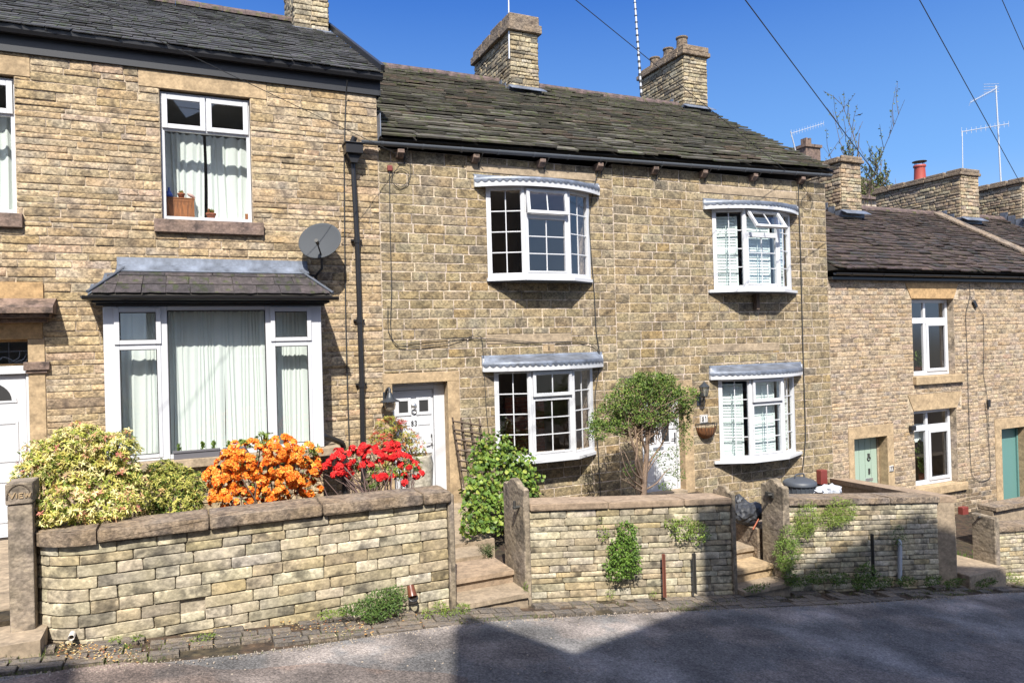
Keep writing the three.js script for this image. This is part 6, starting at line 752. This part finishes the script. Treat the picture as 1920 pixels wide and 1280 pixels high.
  // what can be seen in the lower rooms
  { const t = thing('brick_pier', 'red brick fireplace pier inside the ground-floor bow window by the ivy', 'fireplace', V3(6.3, 0.22, -1.6)), R = rng(333), bm = [mat(lin(0.40, 0.13, 0.07), { map: paleMap }), mat(lin(0.34, 0.10, 0.055), { map: paleMap })], core = part('mortar_core', bx(5.96, 0.22, -2.0, 6.84, 2.0, -1.62), M.mortarPale, t); for (let r = 0; r < 22; r++) for (let k = 0; k < 4; k++) { const x = 5.95 + k * 0.225 - (r % 2) * 0.0; part('brick', bx(x + (r % 2 ? 0.0 : 0.0), 0.23 + r * 0.08, -1.7, x + 0.215, 0.30 + r * 0.08, -1.6), R.pick(bm), core); } }
  for (const [w, lab, sd] of [[onZ(1730, 680, -0.4), 'house plant on sill of the upper window of green-door cottage', 341], [onZ(1732, 850, -0.45), 'tall leafy house plant in lower window of green-door cottage', 343]]) { const y = w.y > 1 ? 2.03 : -0.69, R = rng(sd), big = w.y < 1, t = thing('pot_plant', lab, 'pot plant', V3(w.x - 0.05, y, -0.42)); part('pot', lathe([[0.001, 0], [0.1, 0], [0.13, 0.2], [0.12, 0.2], [0.001, 0.17]], V3(w.x - 0.05, y, -0.42), 14), M.terracotta, t); const lv = new Leaves(); for (let i = 0; i < (big ? 120 : 60); i++) { const d = V3(R.g(), R.r(0.1, 1), R.g() * 0.5).normalize(); lv.broad(V3(w.x - 0.05 + R.g() * 0.14, y + 0.2 + R() * (big ? 0.75 : 0.32), -0.42 + R.g() * 0.08), d, perp(d, R), big ? 0.2 : 0.13, big ? 0.08 : 0.06, kol(R, [[0.14, 0.24, 0.04], [0.2, 0.3, 0.06], [0.1, 0.17, 0.03]])); } part('leaves', lv.geo(), M.leaf, t); }
  { const y = onZ(1732, 800, -0.4).y, s = []; for (let k = 0; k < 3; k++) s.push([16.25 + k * 0.26, y]); const g = []; s.forEach(([x, yy], k) => { const o = []; for (let i = 0; i <= 12; i++) { const a = i / 12; o.push([x + a * 0.25, yy - 0.28 - 0.08 * Math.sin(a * Math.PI) + (i % 3 === 0 ? 0.02 : 0)]); } g.push(prismXY([[x, yy + 0.1], ...o, [x + 0.25, yy + 0.1]], -0.345, -0.34)); }); solo('lace_pelmet', g, M.curtain, 'white scalloped lace panel in lower window of green-door cottage', 'lace', V3(16.6, y, -0.34)); }
}
// ---------------------------------------------------------------- fittings on the walls
{ // satellite dish
  const c = onZ(600, 452, 0.32), t = thing('satellite_dish', 'grey satellite dish on a wall arm beside the bay window roof', 'satellite dish', V3(c.x, c.y - 0.3, 0.02)), gm = mat(lin(0.035, 0.04, 0.047), { roughness: 0.75 }), r = 0.34, dir = V3(-0.42, 0.38, 1).normalize(), q = new THREE.Quaternion().setFromUnitVectors(V3(0, 1, 0), dir);
  const pr = []; for (let i = 0; i <= 10; i++) { const a = i / 10 * r; pr.push([Math.max(0.001, a), 0.24 * a * a]); } for (let i = 10; i >= 0; i--) { const a = i / 10 * r; pr.push([Math.max(0.001, a), 0.24 * a * a - 0.012]); } const dg = new THREE.LatheGeometry(pr.map(p => new THREE.Vector2(p[0], p[1])), 36); dg.scale(1, 1, 0.9); dg.applyQuaternion(q); dg.translate(c.x, c.y, c.z); const dish = part('dish', dg, gm, t);
  const feed = c.clone().add(dir.clone().multiplyScalar(0.34)).add(V3(0.02, -0.16, 0)); part('feed_arm', [rod(c.clone().add(V3(0.03, -0.30, 0.02)), feed, 0.014, 0.012, 6), rod(feed.clone().addScaledVector(dir, 0.03), feed.clone().addScaledVector(dir, -0.09), 0.03, 0.025, 10)], M.iron, dish);
  part('mount', [rod(V3(c.x + 0.02, c.y - 0.02, c.z - 0.02), V3(c.x + 0.04, c.y - 0.42, 0.18), 0.02, 0.02, 8), rod(V3(c.x + 0.04, c.y - 0.42, 0.18), V3(c.x - 0.06, c.y - 0.56, 0.01), 0.02, 0.02, 8), bx(c.x - 0.12, c.y - 0.66, 0.0, c.x - 0.01, c.y - 0.5, 0.025, 0.004)], M.iron, t);
}
{ // black rainwater downpipe with hopper head
  const p = [[661, 300], [669, 450], [674, 600], [678, 720], [681, 925]].map(q => onZ(q[0], q[1], 0.09)), t = thing('downpipe', 'black rainwater downpipe with square hopper between the tall house and cottage', 'downpipe', p[4].clone().setY(0.55)); p[4].y = 0.56; const h = onZ(662, 283, 0.14);
  const pipe = part('pipe', tube(p, 0.042, 10, false, 30), M.black, t); part('hopper', [bx(h.x - 0.14, h.y - 0.06, 0.012, h.x + 0.14, h.y + 0.1, 0.26, 0.01), prismXY([[h.x - 0.11, h.y - 0.061], [h.x + 0.11, h.y - 0.061], [h.x + 0.05, h.y - 0.2], [h.x - 0.05, h.y - 0.2]], 0.02, 0.2), bx(h.x - 0.16, h.y + 0.101, 0.01, h.x + 0.16, h.y + 0.125, 0.28, 0.006), rod(V3(h.x - 0.02, h.y + 0.12, 0.17), V3(h.x + 0.02, h.y + 0.22, 0.2), 0.05, 0.05, 10)], M.black, t);
  for (const q of [p[1], p[2], p[3]]) part('collar', [rod(q.clone().add(V3(0, -0.05, 0)), q.clone().add(V3(0, 0.05, 0)), 0.052, 0.052, 10), bx(q.x - 0.09, q.y - 0.015, 0.012, q.x + 0.09, q.y + 0.015, 0.07)], M.black, pipe);
  const a = onZ(610, 818, 0.6), b = onZ(640, 830, 0.3), c = onZ(645, 850, 0.22), t2 = thing('waste_pipe', 'short black bent pipe coming from the side of bay window', 'pipe', c.clone().setY(0.55)); part('pipe', tube([a.clone().add(V3(-0.06, 0.03, 0)), a, b, c, c.clone().setY(0.56)], 0.045, 10, false, 30), M.black, t2);
}
// cables clipped to the fronts
const cable = (label, pts, z, r = 0.008, m = M.cable) => { const v = pts.map(q => onZ(q[0], q[1], q[2] ?? z)); solo('wall_cable', tube(v, r, 5, false, pts.length * 6), m, label, 'cable', v[v.length - 1]); };
cable('black cable dropping from eaves beside the black downpipe', [[651, 150, 0.22], [648, 190, 0.03], [645, 300], [646, 450], [648, 600], [651, 720], [655, 850]], 0.03, 0.011);
cable('thin cable from the red junction box down to above door 83', [[730, 320], [731, 430], [734, 540], [732, 610], [740, 645], [790, 640], [860, 634], [930, 636], [1010, 642], [1085, 640], [1118, 650], [1124, 672]], 0.035, 0.007);
cable('thin cable dropping past trellis from over the white door 83', [[727, 575], [728, 620], [745, 648], [780, 650], [840, 643], [895, 628], [904, 640], [908, 700], [912, 770], [916, 810]], 0.04, 0.006);
cable('cable running from eaves down beside the bow windows of 83', [[1124, 310], [1112, 360, 0.04], [1105, 410], [1108, 470], [1114, 540], [1118, 620], [1124, 660], [1122, 700], [1116, 740], [1118, 800], [1122, 850], [1126, 930]], 0.04, 0.009);
cable('cable running down the wall beside the shuttered bow windows', [[1497, 345, 0.1], [1499, 400], [1502, 480], [1504, 560], [1506, 640], [1509, 740], [1511, 820], [1506, 880]], 0.035, 0.011);
cable('thin loop of spare cable below the eaves near the downpipe', [[752, 290], [768, 302], [770, 325], [764, 345], [748, 352], [734, 340], [738, 322], [752, 316], [766, 324], [764, 342], [750, 350], [738, 342]], 0.035, 0.005);
cable('thin loop of spare cable below eaves at the downhill corner', [[1500, 345], [1515, 362], [1524, 375], [1522, 390], [1512, 394], [1503, 385], [1505, 372], [1514, 365], [1522, 374]], 0.035, 0.006);
cable('cable with small black joint hanging on the green-door cottage', [[1818, 530], [1820, 555], [1812, 590], [1814, 650], [1816, 720], [1818, 790], [1820, 850], [1824, 892], [1840, 902], [1858, 895], [1857, 860], [1853, 800], [1848, 755]], 0.03, 0.007);
cable('second thin cable on the wall of green-door cottage', [[1820, 555], [1830, 572], [1844, 590], [1846, 640], [1845, 700], [1852, 745], [1855, 800]], 0.03, 0.006);
{ const j = (x, y, lab) => { const c = onZ(x, y, 0.04); solo('cable_joint', bx(-0.05, -0.1, -0.025, 0.05, 0.1, 0.025, 0.015).rotateZ(x < 1840 ? 0.6 : 0), M.black, lab, 'joint box').position.copy(c); }; j(1829, 570, 'black cable joint slanting near the eaves of green-door cottage'); j(1855, 756, 'black cable joint upright on wall near the teal door'); }
{ // junction and meter boxes
  const box = (x, y, w, h, z, m, lab) => { const c = onZ(x, y, 0), t = thing('wall_box', lab, 'utility box', V3(c.x, c.y - h / 2, 0)); part('case', bx(c.x - w / 2, c.y - h / 2, 0.0, c.x + w / 2, c.y + h / 2, z, 0.015), m, t); part('lid_seam', bx(c.x - w / 2 - 0.004, c.y - 0.004, 0.02, c.x + w / 2 + 0.004, c.y + 0.004, z - 0.015), m, t); };
  const rb = mat(lin(0.16, 0.032, 0.026), { roughness: 0.55 }); box(730, 316, 0.09, 0.10, 0.05, rb, 'tiny dark red junction box below the eaves near the downpipe'); box(1537, 893, 0.2, 0.32, 0.14, rb, 'dark red meter box on the wall above the return wall'); box(1802, 962, 0.22, 0.36, 0.14, rb, 'dark red meter box low on the wall of green-door cottage'); box(1708, 802, 0.16, 0.12, 0.1, M.black, 'small black box on wall beside the lower cross window');
  const pl = (x, y, w, h, s, lab, size) => { const c = onZ(x, y, 0), t = thing('number_plaque', lab, 'house number', V3(c.x, c.y - h / 2, 0)); part('plate', bx(c.x - w / 2, c.y - h / 2, 0.0, c.x + w / 2, c.y + h / 2, 0.03, 0.006), mat(lin(0.62, 0.6, 0.58), { roughness: 0.4 }), t); part('border', ring(O0, EX, EZ, c.x - w / 2 + 0.006, c.y - h / 2 + 0.006, c.x + w / 2 - 0.006, c.y + h / 2 - 0.006, 0.012, 0.026, 0.033), M.iron, t); const g = digits(s, size, 0.018); g.translate(c.x - size * 0.62, c.y - size / 2, 0.026); part('numerals', g, M.black, t); };
  pl(1319, 785, 0.2, 0.17, '81', 'white tiled house number 81 plaque above the hanging basket', 0.1); pl(1671, 878, 0.14, 0.14, '77', 'small square house number plaque on jamb of the green door', 0.075);
}
function lantern(x, y, z, s, lab, gooseneck) {
  const c = onZ(x, y, z), t = thing('wall_lantern', lab, 'lantern', V3(c.x, c.y, 0)), lm = mat(lin(0.025, 0.03, 0.038), { roughness: 0.45 });
  if (gooseneck) { part('bracket', [tube([[c.x - 0.02, c.y + 0.1, 0.01], [c.x - 0.03, c.y + 0.22, z * 0.5], [c.x, c.y + 0.27, z * 0.85], [c.x, c.y + 0.2, z]], 0.024, 8), bx(c.x - 0.07, c.y - 0.06, 0, c.x + 0.03, c.y + 0.2, 0.025, 0.01)], lm, t); part('shade', lathe([[0.03, 0.2], [0.055, 0.15], [0.07, 0.1], [0.16, 0.055], [0.165, 0.045], [0.06, 0.09], [0.02, 0.18]], c, 20), lm, t); part('glass_jar', lathe([[0.085, 0.06], [0.095, 0.0], [0.08, -0.08], [0.04, -0.12], [0.001, -0.125]], c, 16), new THREE.MeshPhysicalMaterial({ color: lin(0.7, 0.62, 0.5), roughness: 0.2, transmission: 0.7, thickness: 0 }), t); }
  else { const g = new THREE.CylinderGeometry(s * 0.55, s * 0.36, s * 1.1, 6, 1, true); g.translate(c.x, c.y - s * 0.1, z); part('glass', g, new THREE.MeshPhysicalMaterial({ color: lin(0.6, 0.62, 0.6), roughness: 0.1, transmission: 0.85, thickness: 0, side: THREE.DoubleSide }), t); const bars = []; for (let i = 0; i < 6; i++) { const a = i * Math.PI / 3; bars.push(rod(V3(c.x + Math.sin(a) * s * 0.37, c.y - s * 0.65, z + Math.cos(a) * s * 0.37), V3(c.x + Math.sin(a) * s * 0.56, c.y + s * 0.45, z + Math.cos(a) * s * 0.56), 0.008, 0.008, 5)); } part('frame', [...bars, new THREE.CylinderGeometry(s * 0.12, s * 0.68, s * 0.5, 6).translate(c.x, c.y + s * 0.7, z), new THREE.CylinderGeometry(s * 0.06, s * 0.1, s * 0.2, 6).translate(c.x, c.y + s * 1.03, z), new THREE.CylinderGeometry(s * 0.4, s * 0.3, s * 0.12, 6).translate(c.x, c.y - s * 0.7, z)], lm, t); part('bracket', [tube([[c.x, c.y - s * 0.7, z], [c.x, c.y - s * 1.3, z * 0.7], [c.x, c.y - s * 1.4, 0.01]], 0.018, 6), bx(c.x - 0.05, c.y - s * 1.9, 0, c.x + 0.05, c.y - s * 0.8, 0.025, 0.01)], lm, t); }
}
lantern(731, 758, 0.2, 0.2, 'dark swan-neck lantern with a glass jar beside the door numbered 83', true);
lantern(1321, 732, 0.2, 0.17, 'black six-sided lantern above the number 81 plaque', false);
{ // half-round wall basket
  const c = onZ(1322, 797, 0), r = 0.25, t = thing('wall_basket', 'half-round iron wall basket with brown coir liner', 'hanging basket', V3(c.x, c.y - 0.28, 0)), g = new THREE.SphereGeometry(r * 0.95, 18, 8, 0, Math.PI, Math.PI / 2, Math.PI / 2); g.scale(1, 1.05, 0.85); g.translate(c.x, c.y - 0.03, 0.01); part('liner', g, mat(lin(0.30, 0.13, 0.05), { map: woodMap, roughness: 1, side: THREE.DoubleSide }), t); const b = [tube(Array.from({ length: 13 }, (_, i) => [c.x - r * Math.cos(i * Math.PI / 12), c.y + 0.04, 0.01 + r * 0.9 * Math.sin(i * Math.PI / 12)]), 0.008, 5), rod(V3(c.x - r, c.y + 0.04, 0.01), V3(c.x + r, c.y + 0.04, 0.01), 0.008, 0.008, 5)]; for (let i = 0; i <= 10; i++) { const a = i * Math.PI / 10; b.push(tube(Array.from({ length: 6 }, (_, k) => { const e = k / 5 * Math.PI / 2; return [c.x - r * Math.cos(a) * Math.cos(e), c.y + 0.04 - r * 1.15 * Math.sin(e), 0.012 + r * 0.9 * Math.sin(a) * Math.cos(e)]; }), 0.005, 4)); } part('wire_frame', b, M.iron, t);
}
{ // trellis leaning by the door
  const P = (x, y, z) => onZ(x, y, z), t = thing('trellis', 'brown wooden trellis leaning against the wall beside the ivy', 'trellis', P(858, 900, 0.3)), z = 0.16, cs = [848, 864, 881, 898], rs = [792, 808, 826, 846, 866, 884]; cs.forEach((x, i) => part('upright', rod(P(x, 782 + i * 1, z - 0.02), P(x + 22, 915, z + 0.2), 0.016, 0.016, 4), M.timber, t)); rs.forEach((y, i) => { const k = (y - 782) / 133; part('rail', rod(P(846 + 22 * k, y - 3, z + 0.02 + 0.2 * k), P(902 + 22 * k, y + 6, z + 0.02 + 0.2 * k), 0.014, 0.014, 4), M.timber, t); });
}
{ // dustbin, sacks, loose bits in the garden of 81
  const z = 2.3, c = onZ(1500, 903, z), k = depthOf(c) / FOC, r = 29 * k, base = V3(c.x, -0.5, z), H = c.y + 0.5, t = thing('dustbin', 'dark grey plastic dustbin with handled lid behind the garden wall', 'dustbin', base), pm = mat(lin(0.055, 0.062, 0.075), { roughness: 0.5 }); part('body', [lathe([[0.001, 0], [r * 0.78, 0], [r * 0.94, H - 0.03], [r * 0.9, H - 0.03], [r * 0.7, 0.05]], base, 28), ...Array.from({ length: 22 }, (_, i) => { const a = i * Math.PI / 11; return rod(V3(c.x + Math.cos(a) * r * 0.79, -0.48, z + Math.sin(a) * r * 0.79), V3(c.x + Math.cos(a) * r * 0.94, c.y - 0.06, z + Math.sin(a) * r * 0.94), 0.012, 0.012, 5); })], pm, t); const lid = part('lid', lathe([[r * 1.04, H - 0.05], [r * 1.04, H], [r * 0.9, H + 0.03], [r * 0.4, H + 0.075], [0.001, H + 0.085]], base, 28), pm, t); part('handle', tube([[c.x - 0.11, c.y + 0.05, z], [c.x - 0.1, c.y + 0.13, z], [c.x, c.y + 0.14, z], [c.x + 0.1, c.y + 0.13, z], [c.x + 0.11, c.y + 0.05, z]], 0.014, 6), pm, lid);
  const sack = (x, y, z2, r, seed, lab, hgt = 1) => { const cc = onZ(x, y, z2), R = rng(seed), g = new THREE.IcosahedronGeometry(r, 4), p = g.attributes.position; for (let i = 0; i < p.count; i++) { const v = V3(p.getX(i), p.getY(i), p.getZ(i)), n = v.clone().normalize(), w = 1 + 0.10 * Math.sin(n.x * 6 + seed) * Math.sin(n.y * 5 + seed * 2) + 0.05 * Math.sin(n.z * 13 + n.x * 9) + 0.045 * Math.sin(n.x * 21 + n.y * 17); v.multiplyScalar(w); if (n.y > 0.8) v.y += (n.y - 0.8) * r * 0.5; v.y = Math.max(v.y * hgt, -r * 0.75); p.setXYZ(i, v.x, v.y, v.z); } g.computeVertexNormals(); const tt = solo('rubbish_sack', g.translate(cc.x, cc.y, cc.z), mat(lin(0.03, 0.032, 0.038), { roughness: 0.55 }), lab, 'rubbish sack'); };
  sack(1395, 962, 3.25, 0.19, 3, 'slumped dark grey rubbish sack behind the yellow steps', 0.9); sack(1415, 960, 3.3, 0.15, 5, 'smaller black rubbish sack against the slab post with latch'); sack(1386, 944, 2.9, 0.12, 8, 'dark sack top poking up behind the half-hidden slab post', 1.1);
  const w = onZ(1555, 917, 3.2), g = new THREE.IcosahedronGeometry(0.2, 3); { const p = g.attributes.position; for (let i = 0; i < p.count; i++) { const n = V3(p.getX(i), p.getY(i), p.getZ(i)).normalize(), k = 0.2 * (1 + 0.22 * Math.sin(n.x * 9 + 1) * Math.sin(n.z * 8) + 0.1 * Math.sin(n.x * 23 + n.y * 19)); p.setXYZ(i, n.x * k * 1.2, n.y * k * 0.45, n.z * k * 0.9); } g.computeVertexNormals(); } solo('plastic_sheet', g.translate(w.x, w.y - 0.02, w.z), mat(lin(0.42, 0.44, 0.48), { roughness: 0.5 }), 'crumpled white plastic bag behind the garden wall beside the dustbin', 'plastic bag');
  const oc = onZ(1418, 985, 3.5); solo('orange_tool', [rod(V3(oc.x - 0.06, oc.y - 0.05, oc.z), V3(oc.x + 0.06, oc.y + 0.1, oc.z), 0.014, 0.009, 6)], mat(lin(0.32, 0.09, 0.045), { roughness: 0.7 }), 'orange handle lying on mossy edging beside yellow steps', 'tool');
}
{ // iron stakes, drain pipes, spout on the garden walls
  const stake = (x, yt, yb, m, lab) => { const a = onZ(x, yb, 4.1), b = onZ(x, yt, 4.1), t = solo('iron_stake', [bx(-0.022, 0, -0.006, 0.022, b.y - a.y + 0.05, 0.006, 0.002), bx(-0.006, 0, 0.007, 0.006, b.y - a.y + 0.05, 0.04, 0.002)], m, lab, 'stake'); t.position.set(a.x, a.y - 0.05, a.z); };
  stake(1246, 1038, 1112, M.rust, 'rusty red iron stake in front of wall with pinkish coping'); stake(1303, 1036, 1105, M.iron, 'dark iron stake beside the wall below the loose green clump'); stake(1637, 1000, 1080, M.iron, 'dark iron stake against shaded wall beside the weed bush');
  const pa = onZ(1688, 1020, 4.06), pb = onZ(1688, 1088, 4.06); solo('drainpipe', tube([pa.clone().add(V3(0.03, 0.05, -0.05)), pa, pb], 0.032, 8, false, 14), mat(lin(0.36, 0.38, 0.42), { roughness: 0.5 }), 'grey plastic drainpipe on the shaded garden wall', 'pipe', pb);
  const s = onZ(771, 1108, 4.06), sp = thing('clay_spout', 'brown glazed clay spout at the foot of retaining wall', 'spout', s.clone().setY(gy(s.x))); const sg = lathe([[0.042, 0], [0.045, 0.06], [0.055, 0.13], [0.045, 0.13], [0.035, 0.06], [0.032, 0]], O0, 14); sg.rotateX(2.5); sg.translate(s.x, s.y + 0.05, s.z - 0.03); part('spout', sg, mat(lin(0.12, 0.04, 0.02), { roughness: 0.3 }), sp); part('rim', new THREE.TorusGeometry(0.05, 0.012, 6, 16).rotateX(-0.9).translate(s.x, s.y - 0.055, s.z + 0.055), M.black, sp);
  const o = onZ(135, 1190, 4.0), og = rod(V3(0, 0, -0.1), V3(0, 0, 0.08), 0.03, 0.03, 12); solo('drain_outlet', [lathe([[0.02, -0.1], [0.03, -0.1], [0.03, 0.08], [0.022, 0.08], [0.02, 0.0]], O0, 14).rotateX(Math.PI / 2)], mat(lin(0.55, 0.5, 0.44), { roughness: 0.7 }), 'round pale drain outlet low in the rounded wall end', 'pipe').position.copy(o);
}
// ---------------------------------------------------------------- aerials and overhead lines
{
  const mast = (name, label, base, top, r, draw) => { const t = thing(name, label, 'aerial', base); part('mast', rod(base, top, r, r * 0.8, 6), M.alloy, t); if (draw) draw(t); return t; };
  mast('aerial_mast', 'thin aerial mast strapped to the tall cottage chimney', onZ(955, 110, -3.62), onZ(953, -60, -3.62), 0.022);
  mast('aerial_mast', 'tall banded aerial mast beside the far ridge chimney', onZ(1203, 180, -4.5), onZ(1189, -20, -4.5), 0.035, t => { const a = onZ(1203, 180, -4.5), b = onZ(1189, -20, -4.5), g = []; for (let i = 0; i < 16; i++) { const c = a.clone().lerp(b, i / 16); g.push(rod(c, c.clone().lerp(b, 0.03), 0.042, 0.042, 6)); } part('bands', g, M.iron, t); });
  const yagi = (t, A, B, n, el, up) => { part('boom', rod(A, B, 0.016, 0.016, 6), M.alloy, t); for (let i = 0; i <= n; i++) { const c = A.clone().lerp(B, i / n), v = up.clone().multiplyScalar(el * (i === 0 ? 1.5 : 1)); part('element', rod(c.clone().sub(v), c.clone().add(v), 0.008, 0.008, 4), M.alloy, t); } };
  { const z = -14, b = onZ(1492, 282, z), t0 = onZ(1483, 246, z); mast('television_aerial', 'comb aerial on a short mast behind the long roof', b, t0, 0.035, t => yagi(t, onZ(1484, 250, z), onZ(1545, 231, z), 12, 0.13, V3(0, 1, 0))); }
  { const z = -4.9, b = onZ(1806, 322, z), t0 = onZ(1805, 245, z); mast('television_aerial', 'long comb aerial on the chimney with red pot', b, t0, 0.02, t => yagi(t, onZ(1804, 247, z), onZ(1892, 232, z), 10, 0.11, V3(0, 1, 0))); }
  { const z = -5.2, b = onZ(1880, 388, z), t0 = onZ(1868, 160, z); mast('television_aerial', 'tall leaning mast with arrow-shaped aerial above the far cottages', b, t0, 0.035, t => { yagi(t, onZ(1820, 192, z + 0.6), onZ(1870, 165, z), 12, 0.08, V3(0.1, 1, 0.4).normalize()); part('reflector', [0, 1, 2, 3].map(i => rod(onZ(1845, 158 + i * 5, z), onZ(1874, 157 + i * 5, z), 0.008, 0.008, 4)), M.alloy, t); }); }
  const line = (label, a, b, sag, r) => { const pts = []; for (let i = 0; i <= 16; i++) { const t = i / 16, p = a.clone().lerp(b, t); p.y -= sag * 4 * t * (1 - t); pts.push(p); } solo('overhead_cable', tube(pts, r, 5, false, 40), M.cable, label, 'cable', b, 'telephone lines strung from one pole'); };
  const pole = V3(-9.0, 11.6, 13.2), pt = thing('telephone_pole', 'wooden telephone pole across the street', 'pole', V3(pole.x, gy(pole.x) - 0.3, pole.z)); part('pole', rod(V3(pole.x, gy(pole.x) - 0.4, pole.z), pole.clone().add(V3(0, 0.3, 0)), 0.16, 0.11, 10), M.timber, pt); part('cap_ring', new THREE.TorusGeometry(0.16, 0.02, 6, 16).rotateX(Math.PI / 2).translate(pole.x, pole.y, pole.z), M.iron, pt);
  const through = (ax, ay, bx_, by, zEnd, label, r) => { // a line seen through two picture points, ending at a known wall or roof
    const E = onZ(bx_, by, zEnd), d1 = ray(ax, ay), n = d1.clone().cross(ray(bx_, by)).normalize(); const P = pole.clone(); P.addScaledVector(n, -P.clone().sub(camera.position).dot(n)); line(label, P.lerp(E, 0.0), E, 0.0, r); };
  through(1080, 0, 1480, 325, 0.1, 'overhead cable running down to the eaves of the shuttered cottage', 0.006); through(1398, 0, 1690, 390, -0.4, 'overhead cable running down to the low purple roof', 0.0085); through(1725, 0, 1915, 345, -1.0, 'overhead cable running to the far cottages, steep', 0.009); through(1880, 0, 1935, 125, -1.5, 'overhead cable running past the far cottages out of view', 0.01);
  through(180, 20, 752, 292, 0.08, 'thin pale cable running across the slate roof to the eaves near the downpipe', 0.005);
}
{ // building beyond the roofs: only its chimney shows
  const z = -18, l = onZ(1512, 290, z), r = onZ(1539, 290, z), top = onZ(1525, 276, z).y, t = thing('rear_house', 'house beyond the long roof, only its pots and stack showing', 'house', V3(l.x, -2, z)); part('wall', bx(l.x - 5, -2, z - 3.5, r.x + 4, top - 3.4, z + 2.5), M.mortarPale, t); part('roof', prismZY([[z + 2.7, top - 3.4], [z - 0.5, top - 1.3], [z - 3.7, top - 3.4]], l.x - 5.2, r.x + 4.2), M.ridge, t);
  part('chimney', [bx(l.x, top - 3, z - 1, r.x, top, z + 0.0), bx(l.x - 0.08, top, z - 1.08, r.x + 0.08, top + 0.16, z + 0.08)], M.hoodStone, t); const cx = (l.x + r.x) / 2; const pt = part('chimney_pot', [bx(cx - 0.2, top + 0.16, z - 0.7, cx + 0.2, top + 0.5, z - 0.3), ...[0, 1].map(i => bx(cx - 0.2 + i * 0.26, top + 0.501, z - 0.7, cx - 0.06 + i * 0.26, top + 0.62, z - 0.3))], M.hoodStone, t); const c2 = onZ(1496, 292, z); part('chimney', [bx(c2.x - 0.2, top - 3, z - 1.4, c2.x + 0.22, c2.y + 0.1, z - 0.4)], M.coping, t); const c3 = onZ(1552, 296, z); part('chimney_pot', bx(c3.x - 0.13, c3.y - 2, z - 0.9, c3.x + 0.13, c3.y + 0.1, z - 0.6), M.lead, t);
  const b = onZ(1612, 215, -20), bird = thing('bird', 'small dark bird gliding above the chimneys', 'bird', b); part('body', [lathe([[0.001, -0.14], [0.04, -0.05], [0.045, 0.05], [0.02, 0.12], [0.001, 0.15]], O0, 8).rotateZ(Math.PI / 2).translate(b.x, b.y, b.z)], M.cable, bird); for (const s of [-1, 1]) part('wing', prismXZ([[b.x - 0.03, b.z], [b.x + 0.06, b.z], [b.x + 0.02, b.z + s * 0.2], [b.x - 0.05, b.z + s * 0.3]], b.y, b.y + 0.012), M.cable, bird);
}
scene.traverse(o => { if (o.isMesh) { o.castShadow = true; o.receiveShadow = true; } });
renderer.render(scene, camera);
